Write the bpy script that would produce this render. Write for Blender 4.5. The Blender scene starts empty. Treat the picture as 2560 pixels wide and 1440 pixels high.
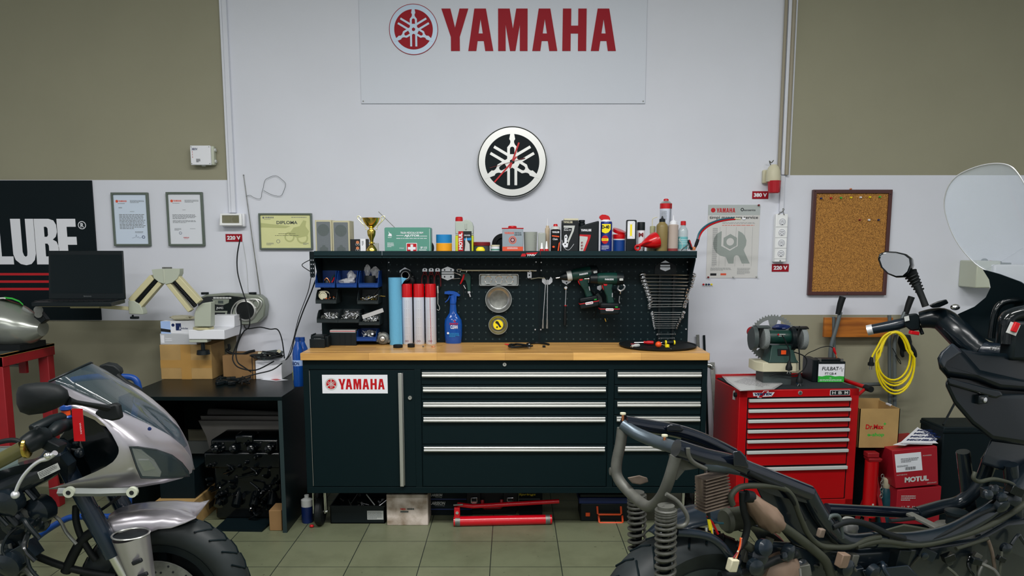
import bpy,math,random
from math import sin,cos,pi,radians,sqrt,atan2
from mathutils import Vector,Matrix,Quaternion
from mathutils.geometry import tessellate_polygon
SC=bpy.context.scene
COL=SC.collection
# ---------------------------------------------------------------- camera
F_PX,CX,CY,PITCH,CAM_H=1870.0,1280.0,851.0,radians(7.34),1.48
cam=bpy.data.cameras.new('camera')
cam.sensor_fit='HORIZONTAL';cam.sensor_width=36.0
cam.lens=36.0*F_PX/2560.0
cam.shift_y=(CY-720.0)/2560.0
cam.clip_start=0.05
camo=bpy.data.objects.new('camera',cam);COL.objects.link(camo)
camo.location=(0,0,CAM_H);camo.rotation_euler=(radians(90)-PITCH,0,0)
SC.camera=camo
# ---------------------------------------------------------------- view, world
SC.view_settings.view_transform='Standard'
SC.view_settings.look='None'
SC.view_settings.exposure=-0.07
SC.view_settings.gamma=1.0
SC.view_settings.use_curve_mapping=False
w=bpy.data.worlds.new('world');SC.world=w;w.use_nodes=True
w.node_tree.nodes['Background'].inputs[0].default_value=(0.7,0.78,0.9,1)
w.node_tree.nodes['Background'].inputs[1].default_value=0.15
# ---------------------------------------------------------------- ceiling lamps (area lights under the fluorescent fixtures)
LAMPS=[(-2.1,1.35,46),(0.0,1.75,78),(2.1,1.35,46),(-1.6,-1.2,42),(1.6,-1.2,42),(0.0,-3.2,60)]
LAMP_Z=3.38
for(lx,ly,pw)in LAMPS:
 l=bpy.data.lights.new('fluorescent_light','AREA');l.shape='RECTANGLE'
 l.size=1.5;l.size_y=0.32;l.energy=pw;l.color=(1.0,0.985,0.965)
 o=bpy.data.objects.new('fluorescent_light',l);COL.objects.link(o)
 o.location=(lx,ly,LAMP_Z-0.075)
# ---------------------------------------------------------------- pixel <-> world
CP,SP=cos(PITCH),sin(PITCH)
def ray(u,v):
 a=-(v-CY)/F_PX
 return Vector(((u-CX)/F_PX,CP+a*SP,-SP+a*CP))
def P(u,v,Y):
 r=ray(u,v);return Vector((0,0,CAM_H))+r*(Y/r.y)
def G(u,v,z=0.0):
 r=ray(u,v);return Vector((0,0,CAM_H))+r*((z-CAM_H)/r.z)
def PX(x_plane,u,v):
 r=ray(u,v);return Vector((0,0,CAM_H))+r*(x_plane/r.x)
def DX(Y,z=1.2):
 return(Y*CP-(z-CAM_H)*SP)/F_PX
WALL=4.45
# ---------------------------------------------------------------- materials
def lin(c):
 c=c/255.0
 return c/12.92 if c<=0.04045 else((c+0.055)/1.055)**2.4
MATS={}
def mt(name,rgb,rough=0.5,metal=0.0,k=0.68,n=0.0,ns=18.0,bump=0.0,bs=60.0,coat=0.0,trans=0.0,ior=1.45,emit=0.0,spec=0.5,alpha=1.0,raw=False,dirt=None):
 m=bpy.data.materials.new(name);m.use_nodes=True
 nt=m.node_tree;b=nt.nodes['Principled BSDF']
 col=tuple(min(0.92,lin(x)/k)for x in rgb)+(1,)
 if raw:col=tuple(rgb)+(1,)
 b.inputs['Base Color'].default_value=col
 b.inputs['Roughness'].default_value=rough
 b.inputs['Metallic'].default_value=metal
 b.inputs['Coat Weight'].default_value=coat
 b.inputs['Coat Roughness'].default_value=0.06
 b.inputs['Transmission Weight'].default_value=trans
 b.inputs['IOR'].default_value=ior
 b.inputs['Specular IOR Level'].default_value=spec
 b.inputs['Alpha'].default_value=alpha
 if emit:
  b.inputs['Emission Color'].default_value=col;b.inputs['Emission Strength'].default_value=emit
 if n or bump or dirt:
  tc=nt.nodes.new('ShaderNodeTexCoord')
 if n or dirt:
  no=nt.nodes.new('ShaderNodeTexNoise');no.inputs['Scale'].default_value=ns;no.inputs['Detail'].default_value=5
  nt.links.new(tc.outputs['Object'],no.inputs['Vector'])
  mx=nt.nodes.new('ShaderNodeMix');mx.data_type='RGBA'
  rp=nt.nodes.new('ShaderNodeValToRGB')
  rp.color_ramp.elements[0].position=0.35;rp.color_ramp.elements[1].position=0.65
  nt.links.new(no.outputs['Fac'],rp.inputs['Fac']);nt.links.new(rp.outputs['Color'],mx.inputs['Factor'])
  if dirt:
   d=tuple(min(0.9,lin(x)/k)for x in dirt)
  else:
   d=tuple(c*(1-n)for c in col[:3])
  mx.inputs['A'].default_value=tuple(d)+(1,);mx.inputs['B'].default_value=col
  nt.links.new(mx.outputs['Result'],b.inputs['Base Color'])
 if bump:
  n2=nt.nodes.new('ShaderNodeTexNoise');n2.inputs['Scale'].default_value=bs;n2.inputs['Detail'].default_value=4
  nt.links.new(tc.outputs['Object'],n2.inputs['Vector'])
  bp=nt.nodes.new('ShaderNodeBump');bp.inputs['Strength'].default_value=bump;bp.inputs['Distance'].default_value=0.01
  nt.links.new(n2.outputs['Fac'],bp.inputs['Height']);nt.links.new(bp.outputs['Normal'],b.inputs['Normal'])
 MATS[name]=m;return m
# ---------------------------------------------------------------- text and polygons
_TX={}
def text2d(s,bold=0.0):
 key=(s,bold)
 if key in _TX:return _TX[key]
 cu=bpy.data.curves.new('t','FONT');cu.body=s;cu.size=1.0;cu.resolution_u=3;cu.offset=bold
 ob=bpy.data.objects.new('t',cu);COL.objects.link(ob)
 dg=bpy.context.evaluated_depsgraph_get();dg.update()
 me=bpy.data.meshes.new_from_object(ob.evaluated_get(dg))
 vs=[(v.co.x,v.co.y)for v in me.vertices];fs=[tuple(p.vertices)for p in me.polygons]
 bpy.data.objects.remove(ob);bpy.data.curves.remove(cu);bpy.data.meshes.remove(me)
 x0=min(v[0]for v in vs);x1=max(v[0]for v in vs);y0=min(v[1]for v in vs);y1=max(v[1]for v in vs)
 vs=[((x-x0)/(x1-x0),(y-y0)/(y1-y0))for x,y in vs]
 _TX[key]=(vs,fs);return _TX[key]
def catmull(pts,n=6,closed=False):
 pts=[Vector(p)for p in pts];out=[];N=len(pts)
 rng=range(N if closed else N-1)
 for i in rng:
  if closed:p0,p1,p2,p3=pts[i-1],pts[i],pts[(i+1)%N],pts[(i+2)%N]
  else:p0,p1,p2,p3=pts[max(i-1,0)],pts[i],pts[i+1],pts[min(i+2,N-1)]
  for j in range(n):
   t=j/n
   out.append(0.5*((2*p1)+(p2-p0)*t+(2*p0-5*p1+4*p2-p3)*t*t+(3*p1-p0-3*p2+p3)*t**3))
 if not closed:out.append(pts[-1])
 return out
def rrect(x0,x1,z0,z1,r,n=4):
 o=[]
 for cx,cz,a in((x1-r,z1-r,0),(x0+r,z1-r,90),(x0+r,z0+r,180),(x1-r,z0+r,270)):
  for i in range(n+1):
   t=radians(a+90*i/n);o.append((cx+r*cos(t),cz+r*sin(t)))
 return o
def circ(cx,cz,r,n=32,rz=None):
 rz=rz or r
 return[(cx+r*cos(2*pi*i/n),cz+rz*sin(2*pi*i/n))for i in range(n)]
ROOTM={}
DONE=set()
class MB:
 def __init__(s,mat='plain',M=None):
  s.v=[];s.f=[];s.mi=[];s.mats=[];s.M=M;s.use(mat)
 def use(s,mat):
  if mat not in s.mats:s.mats.append(mat)
  s.cm=s.mats.index(mat);return s
 def add(s,vs,fs):
  b=len(s.v);s.v+=[Vector(v)for v in vs]
  s.f+=[tuple(b+i for i in f)for f in fs];s.mi+=[s.cm]*len(fs);return s
 def box(s,x0,x1,y0,y1,z0,z1):
  return s.add([(x0,y0,z0),(x1,y0,z0),(x1,y1,z0),(x0,y1,z0),(x0,y0,z1),(x1,y0,z1),(x1,y1,z1),(x0,y1,z1)],[(0,3,2,1),(4,5,6,7),(0,1,5,4),(1,2,6,5),(2,3,7,6),(3,0,4,7)])
 def obox(s,c,sz,R=None):
  R=R or Matrix.Identity(3);c=Vector(c);h=Vector(sz)/2;vs=[]
  for dz in(-1,1):
   for dx,dy in((-1,-1),(1,-1),(1,1),(-1,1)):
    vs.append(c+R@Vector((dx*h.x,dy*h.y,dz*h.z)))
  return s.add(vs,[(0,3,2,1),(4,5,6,7),(0,1,5,4),(1,2,6,5),(2,3,7,6),(3,0,4,7)])
 def bar(s,p0,p1,w,t,up=(0,0,1)):
  p0,p1=Vector(p0),Vector(p1);d=(p1-p0);L=d.length;d.normalize()
  sx=d.cross(Vector(up));
  if sx.length<1e-4:sx=d.cross(Vector((1,0,0)))
  sx.normalize();uz=sx.cross(d)
  R=Matrix((sx,d,uz)).transposed()
  return s.obox((p0+p1)/2,(w,L,t),R)
 def ringpts(s,c,ax,r,n,ref=None,ry=None,ph=0.0):
  ax=Vector(ax).normalized();ref=Vector(ref)if ref else(Vector((0,0,1))if abs(ax.z)<0.9 else Vector((1,0,0)))
  a=ax.cross(ref).normalized();b=ax.cross(a).normalized();ry=r if ry is None else ry
  return[Vector(c)+a*(r*cos(2*pi*i/n+ph))+b*(ry*sin(2*pi*i/n+ph))for i in range(n)]
 def loft(s,rings,cap=True,closed_ring=True,loop=False):
  n=len(rings[0]);vs=[p for r in rings for p in r];fs=[];m=len(rings)
  for k in range(m if loop else m-1):
   k2=(k+1)%m
   for i in range(n if closed_ring else n-1):
    j=(i+1)%n
    fs.append((k*n+i,k*n+j,k2*n+j,k2*n+i))
  if cap and not loop:
   fs.append(tuple(range(n))[::-1]);fs.append(tuple((m-1)*n+i for i in range(n)))
  return s.add(vs,fs)
 def cyl(s,p0,p1,r0,r1=None,n=16,cap=True,ry=None):
  p0,p1=Vector(p0),Vector(p1);r1=r0 if r1 is None else r1;ax=p1-p0
  return s.loft([s.ringpts(p0,ax,r0,n),s.ringpts(p1,ax,r1,n)],cap)
 def lathe(s,base,prof,axis=(0,0,1),n=20,ref=None,sy=1.0):
  base=Vector(base);ax=Vector(axis).normalized()
  k=(sy,1.0)if abs(ax.z)>.9 else(1.0,sy)
  return s.loft([s.ringpts(base+ax*h,ax,max(r,1e-4)*k[0],n,ref,max(r,1e-4)*k[1])for r,h in prof])
 def tube(s,pts,r,n=8,sm=0,closed=False,flat=1.0):
  if sm:
   if not isinstance(r,(int,float)):
    m=len(r);rr=[]
    for i in range(m-1):
     for j in range(sm):rr.append(r[i]+(r[i+1]-r[i])*j/sm)
    rr.append(r[-1]);r=rr
   pts=catmull(pts,sm,closed)
  pts=[Vector(p)for p in pts];N=len(pts);rings=[];prev=None
  for i,p in enumerate(pts):
   if closed:t=pts[(i+1)%N]-pts[i-1]
   else:t=pts[min(i+1,N-1)]-pts[max(i-1,0)]
   if t.length<1e-7:t=Vector((0,0,1))
   t.normalize()
   if prev is None:
    a=t.cross(Vector((0,0,1))if abs(t.z)<0.9 else Vector((1,0,0))).normalized()
   else:
    a=prev-t*prev.dot(t)
    a=a.normalized()if a.length>1e-6 else t.cross(Vector((0,0,1))).normalized()
   b=t.cross(a);prev=a;q=r if isinstance(r,(int,float))else r[min(i,len(r)-1)]
   rings.append([p+a*(q*cos(2*pi*k/n))+b*(q*flat*sin(2*pi*k/n))for k in range(n)])
  return s.loft(rings,cap=not closed,loop=closed)
 def ball(s,c,r,n=12,m=8):
  r=(r,r,r)if isinstance(r,(int,float))else r;c=Vector(c);rings=[]
  for k in range(m+1):
   t=pi*k/m;q=max(sin(t),0.02)
   rings.append([c+Vector((r[0]*q*cos(2*pi*i/n),r[1]*q*sin(2*pi*i/n),r[2]*cos(t)))for i in range(n)])
  return s.loft(rings)
 def torus(s,c,ax,R,r,n=28,m=8,ry=None):
  return s.tube(s.ringpts(c,ax,R,n,ry=ry),r,n=m,closed=True)
 def poly(s,outer,holes=(),o=(0,0,0),ex=(1,0,0),ey=(0,0,1),t=0.0):
  o,ex,ey=Vector(o),Vector(ex),Vector(ey);nrm=ex.cross(ey).normalized()
  loops=[[Vector((x,y,0))for x,y in outer]]+[[Vector((x,y,0))for x,y in h]for h in holes]
  tris=tessellate_polygon(loops);flat=[p for l in loops for p in l]
  W=lambda p,d:o+ex*p.x+ey*p.y-nrm*d
  if t==0:return s.add([W(p,0)for p in flat],[tuple(q)for q in tris])
  N=len(flat);vs=[W(p,0)for p in flat]+[W(p,t)for p in flat]
  fs=[tuple(q)for q in tris]+[tuple(N+i for i in q[::-1])for q in tris]
  b=0
  for l in loops:
   m=len(l)
   for i in range(m):
    j=(i+1)%m;fs.append((b+i,b+j,N+b+j,N+b+i))
   b+=m
  return s.add(vs,fs)
 def text(s,body,x0,x1,z0,z1,y=0.0,bold=0.0,shear=0.0,o=(0,0,0),ex=(1,0,0),ey=(0,0,1)):
  vs,fs=text2d(body,bold);o,ex,ey=Vector(o),Vector(ex),Vector(ey);nr=ex.cross(ey).normalized()
  return s.add([o+ex*(x0+(x1-x0)*a+shear*(z1-z0)*b)+ey*(z0+(z1-z0)*b)-nr*y for a,b in vs],fs)
 def lines(s,x0,x1,z0,z1,n,y=0.0,seed=1,o=(0,0,0),ex=(1,0,0),ey=(0,0,1),th=0.45,fill=0.9):
  rd=random.Random(seed);h=(z1-z0)/n;o,ex,ey=Vector(o),Vector(ex),Vector(ey);nr=ex.cross(ey).normalized()
  for i in range(n):
   z=z1-(i+0.5)*h;x=x0;xe=x0+(x1-x0)*(fill+(1-fill)*rd.random())*(0.6 if i==n-1 and n>2 else 1)
   while x<xe:
    wl=(x1-x0)*rd.uniform(0.04,0.14);b=min(x+wl,xe);q=h*th/2
    s.add([o+ex*a+ey*c-nr*y for a,c in((x,z-q),(b,z-q),(b,z+q),(x,z+q))],[(0,1,2,3)])
    x=b+(x1-x0)*0.018
  return s
 def build(s,name,parent=None,label=None,cat=None,group=None,kind=None,bevel=0.0,sharp=38,seg=2):
  vs=[s.M@v for v in s.v]if s.M else s.v
  me=bpy.data.meshes.new(name);me.from_pydata(vs,[],s.f)
  for m in s.mats:me.materials.append(MATS[m])
  me.polygons.foreach_set('material_index',s.mi)
  import bmesh
  bm=bmesh.new();bm.from_mesh(me);bmesh.ops.recalc_face_normals(bm,faces=bm.faces);bm.to_mesh(me);bm.free()
  me.polygons.foreach_set('use_smooth',[True]*len(me.polygons))
  me.set_sharp_from_angle(angle=radians(sharp));me.update()
  o=bpy.data.objects.new(name,me);COL.objects.link(o)
  if parent is not None:o.parent=parent
  if label:o['label']=label
  if cat:o['category']=cat
  if group:o['group']=group
  if kind:o['kind']=kind
  if bevel:
   b=o.modifiers.new('bevel','BEVEL');b.width=bevel;b.segments=seg;b.limit_method='ANGLE';b.angle_limit=radians(50)
  return o
def T(name,label,cat,group=None):
 o=bpy.data.objects.new(name,None);COL.objects.link(o);o.empty_display_size=0.05
 o['label']=label;o['category']=cat
 if group:o['group']=group
 return o
def tree(o):
 yield o
 for c in o.children:yield from tree(c)
def finish(root):
 """put the root's origin at the base centre of what it holds"""
 if root.name in DONE:return root
 DONE.add(root.name)
 ms=[o for o in tree(root)if o.type=='MESH']
 if not ms:return root
 pts=[v.co for o in ms for v in o.data.vertices]
 lo=[min(p[i]for p in pts)for i in range(3)];hi=[max(p[i]for p in pts)for i in range(3)]
 c=Vector(((lo[0]+hi[0])/2,(lo[1]+hi[1])/2,lo[2]))
 for o in ms:o.data.transform(Matrix.Translation(-c))
 root.location=c
 return root
def dup(root,loc=None,rotz=None,scale=None,label=None,group=None,d=None):
 finish(root)
 def cp(o,par):
  c=o.copy();COL.objects.link(c)
  if par is not None:c.parent=par
  for ch in o.children:cp(ch,c)
  return c
 r=cp(root,None);DONE.add(r.name)
 if loc is not None:r.location=loc
 if d is not None:r.location=root.location+Vector(d)
 if rotz is not None:r.rotation_euler.z=rotz
 if scale is not None:r.scale=scale if not isinstance(scale,(int,float))else(scale,)*3
 if label:r['label']=label
 if group:r['group']=group
 return r
# ================================================================= materials
mt('plain',(128,128,128))
mt('wall_white',(186,189,197),0.75,bump=0.06,bs=9,n=0.03,ns=2.5)
mt('wall_beige',(127,125,106),0.7,bump=0.05,bs=9,n=0.04,ns=3)
mt('ceiling_white',(190,192,196),0.9)
mt('black_metal',(4,19,22),0.5,spec=.18)
mt('black_panel',(5,16,20),0.55,spec=.2)
mt('black_plastic',(9,17,20),0.42,spec=.35)
mt('black_gloss',(5,10,12),0.16,coat=0.4,spec=.4)
mt('black_rubber',(10,15,17),0.6,n=0.2,ns=30,spec=.35)
mt('dark_grey',(50,58,58),0.5)
mt('mid_grey',(105,110,108),0.5)
mt('light_grey',(165,168,166),0.5)
mt('alu',(172,173,170),0.35,0.85)
mt('chrome',(222,225,225),0.2,1.0)
mt('steel',(150,152,150),0.3,0.9,n=0.15,ns=40)
mt('dull_steel',(110,112,108),0.5,0.7,n=0.3,ns=40)
mt('zinc',(190,192,196),0.32,0.6)
mt('white',(196,198,203),0.5)
mt('white_gloss',(205,207,210),0.25)
mt('paper',(188,192,198),0.8)
mt('cream',(176,172,148),0.5,n=0.06,ns=12)
mt('pale_plastic',(160,165,150),0.45)
mt('red',(160,8,18),0.4)
mt('red_gloss',(165,6,14),0.25,coat=0.2)
mt('red_letter',(130,10,26),0.55,spec=.25)
mt('dark_red',(100,14,22),0.5)
mt('orange',(200,70,25),0.4)
mt('amber',(225,140,20),0.4)
mt('yellow',(220,190,20),0.4)
mt('blue',(10,50,112),0.35)
mt('tape_blue',(20,110,165),0.45)
mt('bin_black',(26,34,36),0.4)
mt('tyre_grey',(30,36,38),0.55,n=.3,ns=12)
mt('navy',(12,30,75),0.4)
mt('green',(8,44,38),0.4)
mt('bright_green',(40,150,50),0.5)
mt('kit_green',(74,126,112),0.45)
mt('cardboard',(150,122,76),0.8,n=0.14,ns=9)
mt('cardboard_dark',(120,92,58),0.8,n=0.1,ns=9)
mt('tape_brown',(150,115,60),0.35)
mt('gold',(190,165,80),0.2,1.0)
mt('copper',(205,130,90),0.35,0.9)
mt('ink',(12,16,20),0.6)
mt('ink_grey',(100,104,106),0.7)
mt('clear',(235,240,238),0.06,trans=1.0,ior=1.3)
mt('film',(225,230,232),0.12,alpha=0.32)
mt('glass_dark',(10,16,18),0.08,coat=0.5)
# striped / gridded materials made of nodes
def wood(name,a,b,sc=(1.2,14,14),rough=0.35,planks=None):
 m=mt(name,a,rough);nt=m.node_tree;bs=nt.nodes['Principled BSDF']
 tc=nt.nodes.new('ShaderNodeTexCoord');mp=nt.nodes.new('ShaderNodeMapping');mp.inputs['Scale'].default_value=sc
 no=nt.nodes.new('ShaderNodeTexNoise');no.inputs['Scale'].default_value=3.0;no.inputs['Detail'].default_value=6
 nt.links.new(tc.outputs['Object'],mp.inputs[0]);nt.links.new(mp.outputs[0],no.inputs['Vector'])
 mx=nt.nodes.new('ShaderNodeMix');mx.data_type='RGBA'
 mx.inputs['A'].default_value=tuple(lin(x)/.68 for x in a)+(1,);mx.inputs['B'].default_value=tuple(lin(x)/.68 for x in b)+(1,)
 rp=nt.nodes.new('ShaderNodeValToRGB');rp.color_ramp.elements[0].position=.35;rp.color_ramp.elements[1].position=.7
 nt.links.new(no.outputs['Fac'],rp.inputs['Fac']);nt.links.new(rp.outputs['Color'],mx.inputs['Factor'])
 out=mx.outputs['Result']
 if planks:
  br=nt.nodes.new('ShaderNodeTexBrick');br.inputs['Scale'].default_value=1
  br.inputs['Brick Width'].default_value=planks[0];br.inputs['Row Height'].default_value=planks[1]
  br.inputs['Mortar Size'].default_value=0.0006;br.inputs['Color1'].default_value=(1,1,1,1)
  br.inputs['Color2'].default_value=(.72,.70,.66,1);br.inputs['Mortar'].default_value=(.55,.5,.42,1)
  nt.links.new(tc.outputs['Object'],br.inputs['Vector'])
  m2=nt.nodes.new('ShaderNodeMix');m2.data_type='RGBA';m2.blend_type='MULTIPLY';m2.inputs['Factor'].default_value=1
  nt.links.new(out,m2.inputs['A']);nt.links.new(br.outputs['Color'],m2.inputs['B']);out=m2.outputs['Result']
 nt.links.new(out,bs.inputs['Base Color'])
wood('beech',(182,138,80),(208,163,94),rough=0.3,planks=(0.34,0.045))
wood('pine',(160,96,30),(112,60,14),sc=(1.5,1,16),rough=0.4)
def cork():
 m=mt('cork',(150,104,44),0.9);nt=m.node_tree;bs=nt.nodes['Principled BSDF']
 tc=nt.nodes.new('ShaderNodeTexCoord');vo=nt.nodes.new('ShaderNodeTexNoise');vo.inputs['Scale'].default_value=260;vo.inputs['Detail'].default_value=3
 nt.links.new(tc.outputs['Object'],vo.inputs['Vector']);rp=nt.nodes.new('ShaderNodeValToRGB')
 rp.color_ramp.elements[0].position=.36;rp.color_ramp.elements[0].color=tuple(lin(x)/.68 for x in(96,62,26))+(1,)
 rp.color_ramp.elements[1].position=.62;rp.color_ramp.elements[1].color=tuple(lin(x)/.68 for x in(168,120,58))+(1,)
 nt.links.new(vo.outputs['Fac'],rp.inputs['Fac']);nt.links.new(rp.outputs['Color'],bs.inputs['Base Color'])
cork()
def floor_mat():
 m=mt('floor_tile',(99,103,82),0.38,spec=.35);nt=m.node_tree;bs=nt.nodes['Principled BSDF']
 tc=nt.nodes.new('ShaderNodeTexCoord');mp=nt.nodes.new('ShaderNodeMapping')
 mp.inputs['Location'].default_value=(0.101+0.329*20,-3.296+0.300*30,0)
 br=nt.nodes.new('ShaderNodeTexBrick');br.offset=0;br.squash=1;br.inputs['Scale'].default_value=1
 br.inputs['Brick Width'].default_value=0.329;br.inputs['Row Height'].default_value=0.300
 br.inputs['Mortar Size'].default_value=0.0022;br.inputs['Mortar Smooth'].default_value=0.1;br.inputs['Bias'].default_value=0
 k=.68
 c=lambda r:tuple(lin(x)/k for x in r)+(1,)
 br.inputs['Color1'].default_value=c((99,103,82));br.inputs['Color2'].default_value=c((93,98,77));br.inputs['Mortar'].default_value=c((34,40,36))
 no=nt.nodes.new('ShaderNodeTexNoise');no.inputs['Scale'].default_value=3.2;no.inputs['Detail'].default_value=8;no.inputs['Roughness'].default_value=.65
 nt.links.new(tc.outputs['Object'],mp.inputs[0]);nt.links.new(mp.outputs[0],br.inputs['Vector']);nt.links.new(tc.outputs['Object'],no.inputs['Vector'])
 rp=nt.nodes.new('ShaderNodeValToRGB');rp.color_ramp.elements[0].position=.3;rp.color_ramp.elements[0].color=(.55,.55,.52,1)
 rp.color_ramp.elements[1].position=.55;rp.color_ramp.elements[1].color=(1,1,1,1)
 nt.links.new(no.outputs['Fac'],rp.inputs['Fac'])
 mx=nt.nodes.new('ShaderNodeMix');mx.data_type='RGBA';mx.blend_type='MULTIPLY';mx.inputs['Factor'].default_value=.6
 nt.links.new(br.outputs['Color'],mx.inputs['A']);nt.links.new(rp.outputs['Color'],mx.inputs['B'])
 n3=nt.nodes.new('ShaderNodeTexNoise');n3.inputs['Scale'].default_value=45;n3.inputs['Detail'].default_value=6
 nt.links.new(tc.outputs['Object'],n3.inputs['Vector']);r3=nt.nodes.new('ShaderNodeValToRGB')
 r3.color_ramp.elements[0].position=.27;r3.color_ramp.elements[0].color=(.3,.3,.3,1);r3.color_ramp.elements[1].position=.33
 nt.links.new(n3.outputs['Fac'],r3.inputs['Fac'])
 m2=nt.nodes.new('ShaderNodeMix');m2.data_type='RGBA';m2.blend_type='MULTIPLY';m2.inputs['Factor'].default_value=.7
 nt.links.new(mx.outputs['Result'],m2.inputs['A']);nt.links.new(r3.outputs['Color'],m2.inputs['B'])
 nt.links.new(m2.outputs['Result'],bs.inputs['Base Color'])
 bp=nt.nodes.new('ShaderNodeBump');bp.inputs['Strength'].default_value=.35;bp.inputs['Distance'].default_value=.003;bp.invert=True
 nt.links.new(br.outputs['Fac'],bp.inputs['Height']);nt.links.new(bp.outputs['Normal'],bs.inputs['Normal'])
floor_mat()
def dots(name,base,hole,pitch=0.0372,r=0.0042,ox=0.0,oz=0.0):
 """metal sheet punched on a square grid (object x / z)"""
 m=mt(name,base,0.45);nt=m.node_tree;bs=nt.nodes['Principled BSDF']
 tc=nt.nodes.new('ShaderNodeTexCoord');sp=nt.nodes.new('ShaderNodeSeparateXYZ');nt.links.new(tc.outputs['Object'],sp.inputs[0])
 def mth(op,a,b=None):
  q=nt.nodes.new('ShaderNodeMath');q.operation=op
  for i,x in enumerate((a,b)):
   if x is None:continue
   if isinstance(x,(int,float)):q.inputs[i].default_value=x
   else:nt.links.new(x,q.inputs[i])
  return q.outputs[0]
 def cell(sock,off):
  t=mth('ADD',sock,off+50*pitch);t=mth('DIVIDE',t,pitch);t=mth('FRACT',t)
  t=mth('SUBTRACT',t,0.5);return mth('MULTIPLY',t,pitch)
 cx=cell(sp.outputs['X'],ox);cz=cell(sp.outputs['Z'],oz)
 d=mth('SQRT',mth('ADD',mth('MULTIPLY',cx,cx),mth('MULTIPLY',cz,cz)))
 h=mth('LESS_THAN',d,r)
 mx=nt.nodes.new('ShaderNodeMix');mx.data_type='RGBA';nt.links.new(h,mx.inputs['Factor'])
 mx.inputs['A'].default_value=tuple(lin(x)/.68 for x in base)+(1,);mx.inputs['B'].default_value=tuple(lin(x)/.68 for x in hole)+(1,)
 nt.links.new(mx.outputs['Result'],bs.inputs['Base Color'])
dots('peg_sheet',(5,19,23),(44,56,58))
MATS['peg_sheet'].node_tree.nodes['Principled BSDF'].inputs['Specular IOR Level'].default_value=.2
# ================================================================= room shell
RX,RB,RH=4.7,-4.6,3.45
S='structure'
mb=MB('floor_tile');mb.box(-RX,RX,RB,WALL+.1,-0.1,0);fl=mb.build('floor',kind=S);DONE.add(fl.name)
mb=MB('ceiling_white');mb.box(-RX,RX,RB,WALL+.1,RH,RH+.1);DONE.add(mb.build('ceiling',kind=S).name)
# back wall: painted bands are faces of the one plaster surface
ux0=P(572,450,WALL).x;ux1=P(1975,438,WALL).x
zu_l=P(300,450,WALL).z;zu_r=P(2200,438,WALL).z
zl_l=P(300,801,WALL).z;zl_r=P(2200,787,WALL).z
lx0=P(568,900,WALL).x;lx1=P(1951,830,WALL).x
mb=MB('wall_white');y=WALL
def q(x0,x1,z0,z1,m):
 mb.use(m).add([(x0,y,z0),(x1,y,z0),(x1,y,z1),(x0,y,z1)],[(0,1,2,3)])
q(-RX,ux0,zu_l,RH,'wall_beige');q(ux1,RX,zu_r,RH,'wall_beige')
q(ux0,ux1,1.6,RH,'wall_white');q(-RX,ux0,zl_l,zu_l,'wall_white')
q(ux1,RX,zl_r,zu_r,'wall_white');q(ux0,lx1,zl_l,1.6,'wall_white')
q(ux0,lx1,0,zl_l,'wall_white');q(-RX,ux0,0,zl_l,'wall_beige');q(lx1,ux1,0,zl_r,'wall_beige');q(ux1,RX,0,zl_r,'wall_beige')
q(lx1,ux1,zl_r,1.6,'wall_white')
mb.use('wall_white').add([(-RX,y+.1,0),(RX,y+.1,0),(RX,y+.1,RH),(-RX,y+.1,RH)],[(0,1,2,3)])
DONE.add(mb.build('wall_back',kind=S).name)
for nm,a in(('wall_left',(-RX-.1,-RX,RB,WALL+.1)),('wall_right',(RX,RX+.1,RB,WALL+.1)),('wall_rear',(-RX,RX,RB-.1,RB))):
 mb=MB('wall_white');mb.box(*a,0,RH);DONE.add(mb.build(nm,kind=S).name)
# ceiling lamps
mt('tube_light',(235,242,255),0.5,emit=3.0)
for i,(lx,ly,pw)in enumerate(LAMPS):
 t=T('ceiling_light','white fluorescent ceiling fixture with two tubes, above the workshop','ceiling light','fluorescent ceiling fixtures')
 MB('white').box(lx-.78,lx+.78,ly-.18,ly+.18,LAMP_Z-.02,LAMP_Z+.07).build('housing',t)
 for dy in(-.08,.08):
  MB('tube_light').cyl((lx-.72,ly+dy,LAMP_Z-.04),(lx+.72,ly+dy,LAMP_Z-.04),.014,n=10).build('tube',t)
# ================================================================= pixel rectangles on upright planes
def rc(u0,v0,u1,v1,Y):
 vm=(v0+v1)/2
 return P(u0,vm,Y).x,P(u1,vm,Y).x,P(u0,v1,Y).z,P(u0,v0,Y).z
def bp(mb,u0,v0,u1,v1,Y,d):
 x0,x1,z0,z1=rc(u0,v0,u1,v1,Y);return mb.box(x0,x1,Y,Y+d,z0,z1)
def pp(pts,Y):
 return[(P(u,v,Y).x,P(u,v,Y).z)for u,v in pts]
def fork(mb,cx,cz,R,Y,t,ang):
 half=[(0,.93),(.03,.93),(.085,.64),(.055,.60),(.052,.55),(.075,.49),(.145,.41),(.145,-.67),(.066,-.67),(.066,.36),(.05,.41),(0,.43)]
 right=half;left=[(-x,z)for x,z in half]
 c,s_=cos(ang),sin(ang)
 for h in(right,left[::-1]):
  pts=[(cx+R*(x*c-z*s_),cz+R*(x*s_+z*c))for x,z in h]
  mb.poly(pts,o=(0,Y,0),t=t)
 bx=[(-.07,.155),(.07,.155),(.07,.215),(-.07,.215)]
 mb.poly([(cx+R*(x*c-z*s_),cz+R*(x*s_+z*c))for x,z in bx],o=(0,Y,0),t=t)
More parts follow.
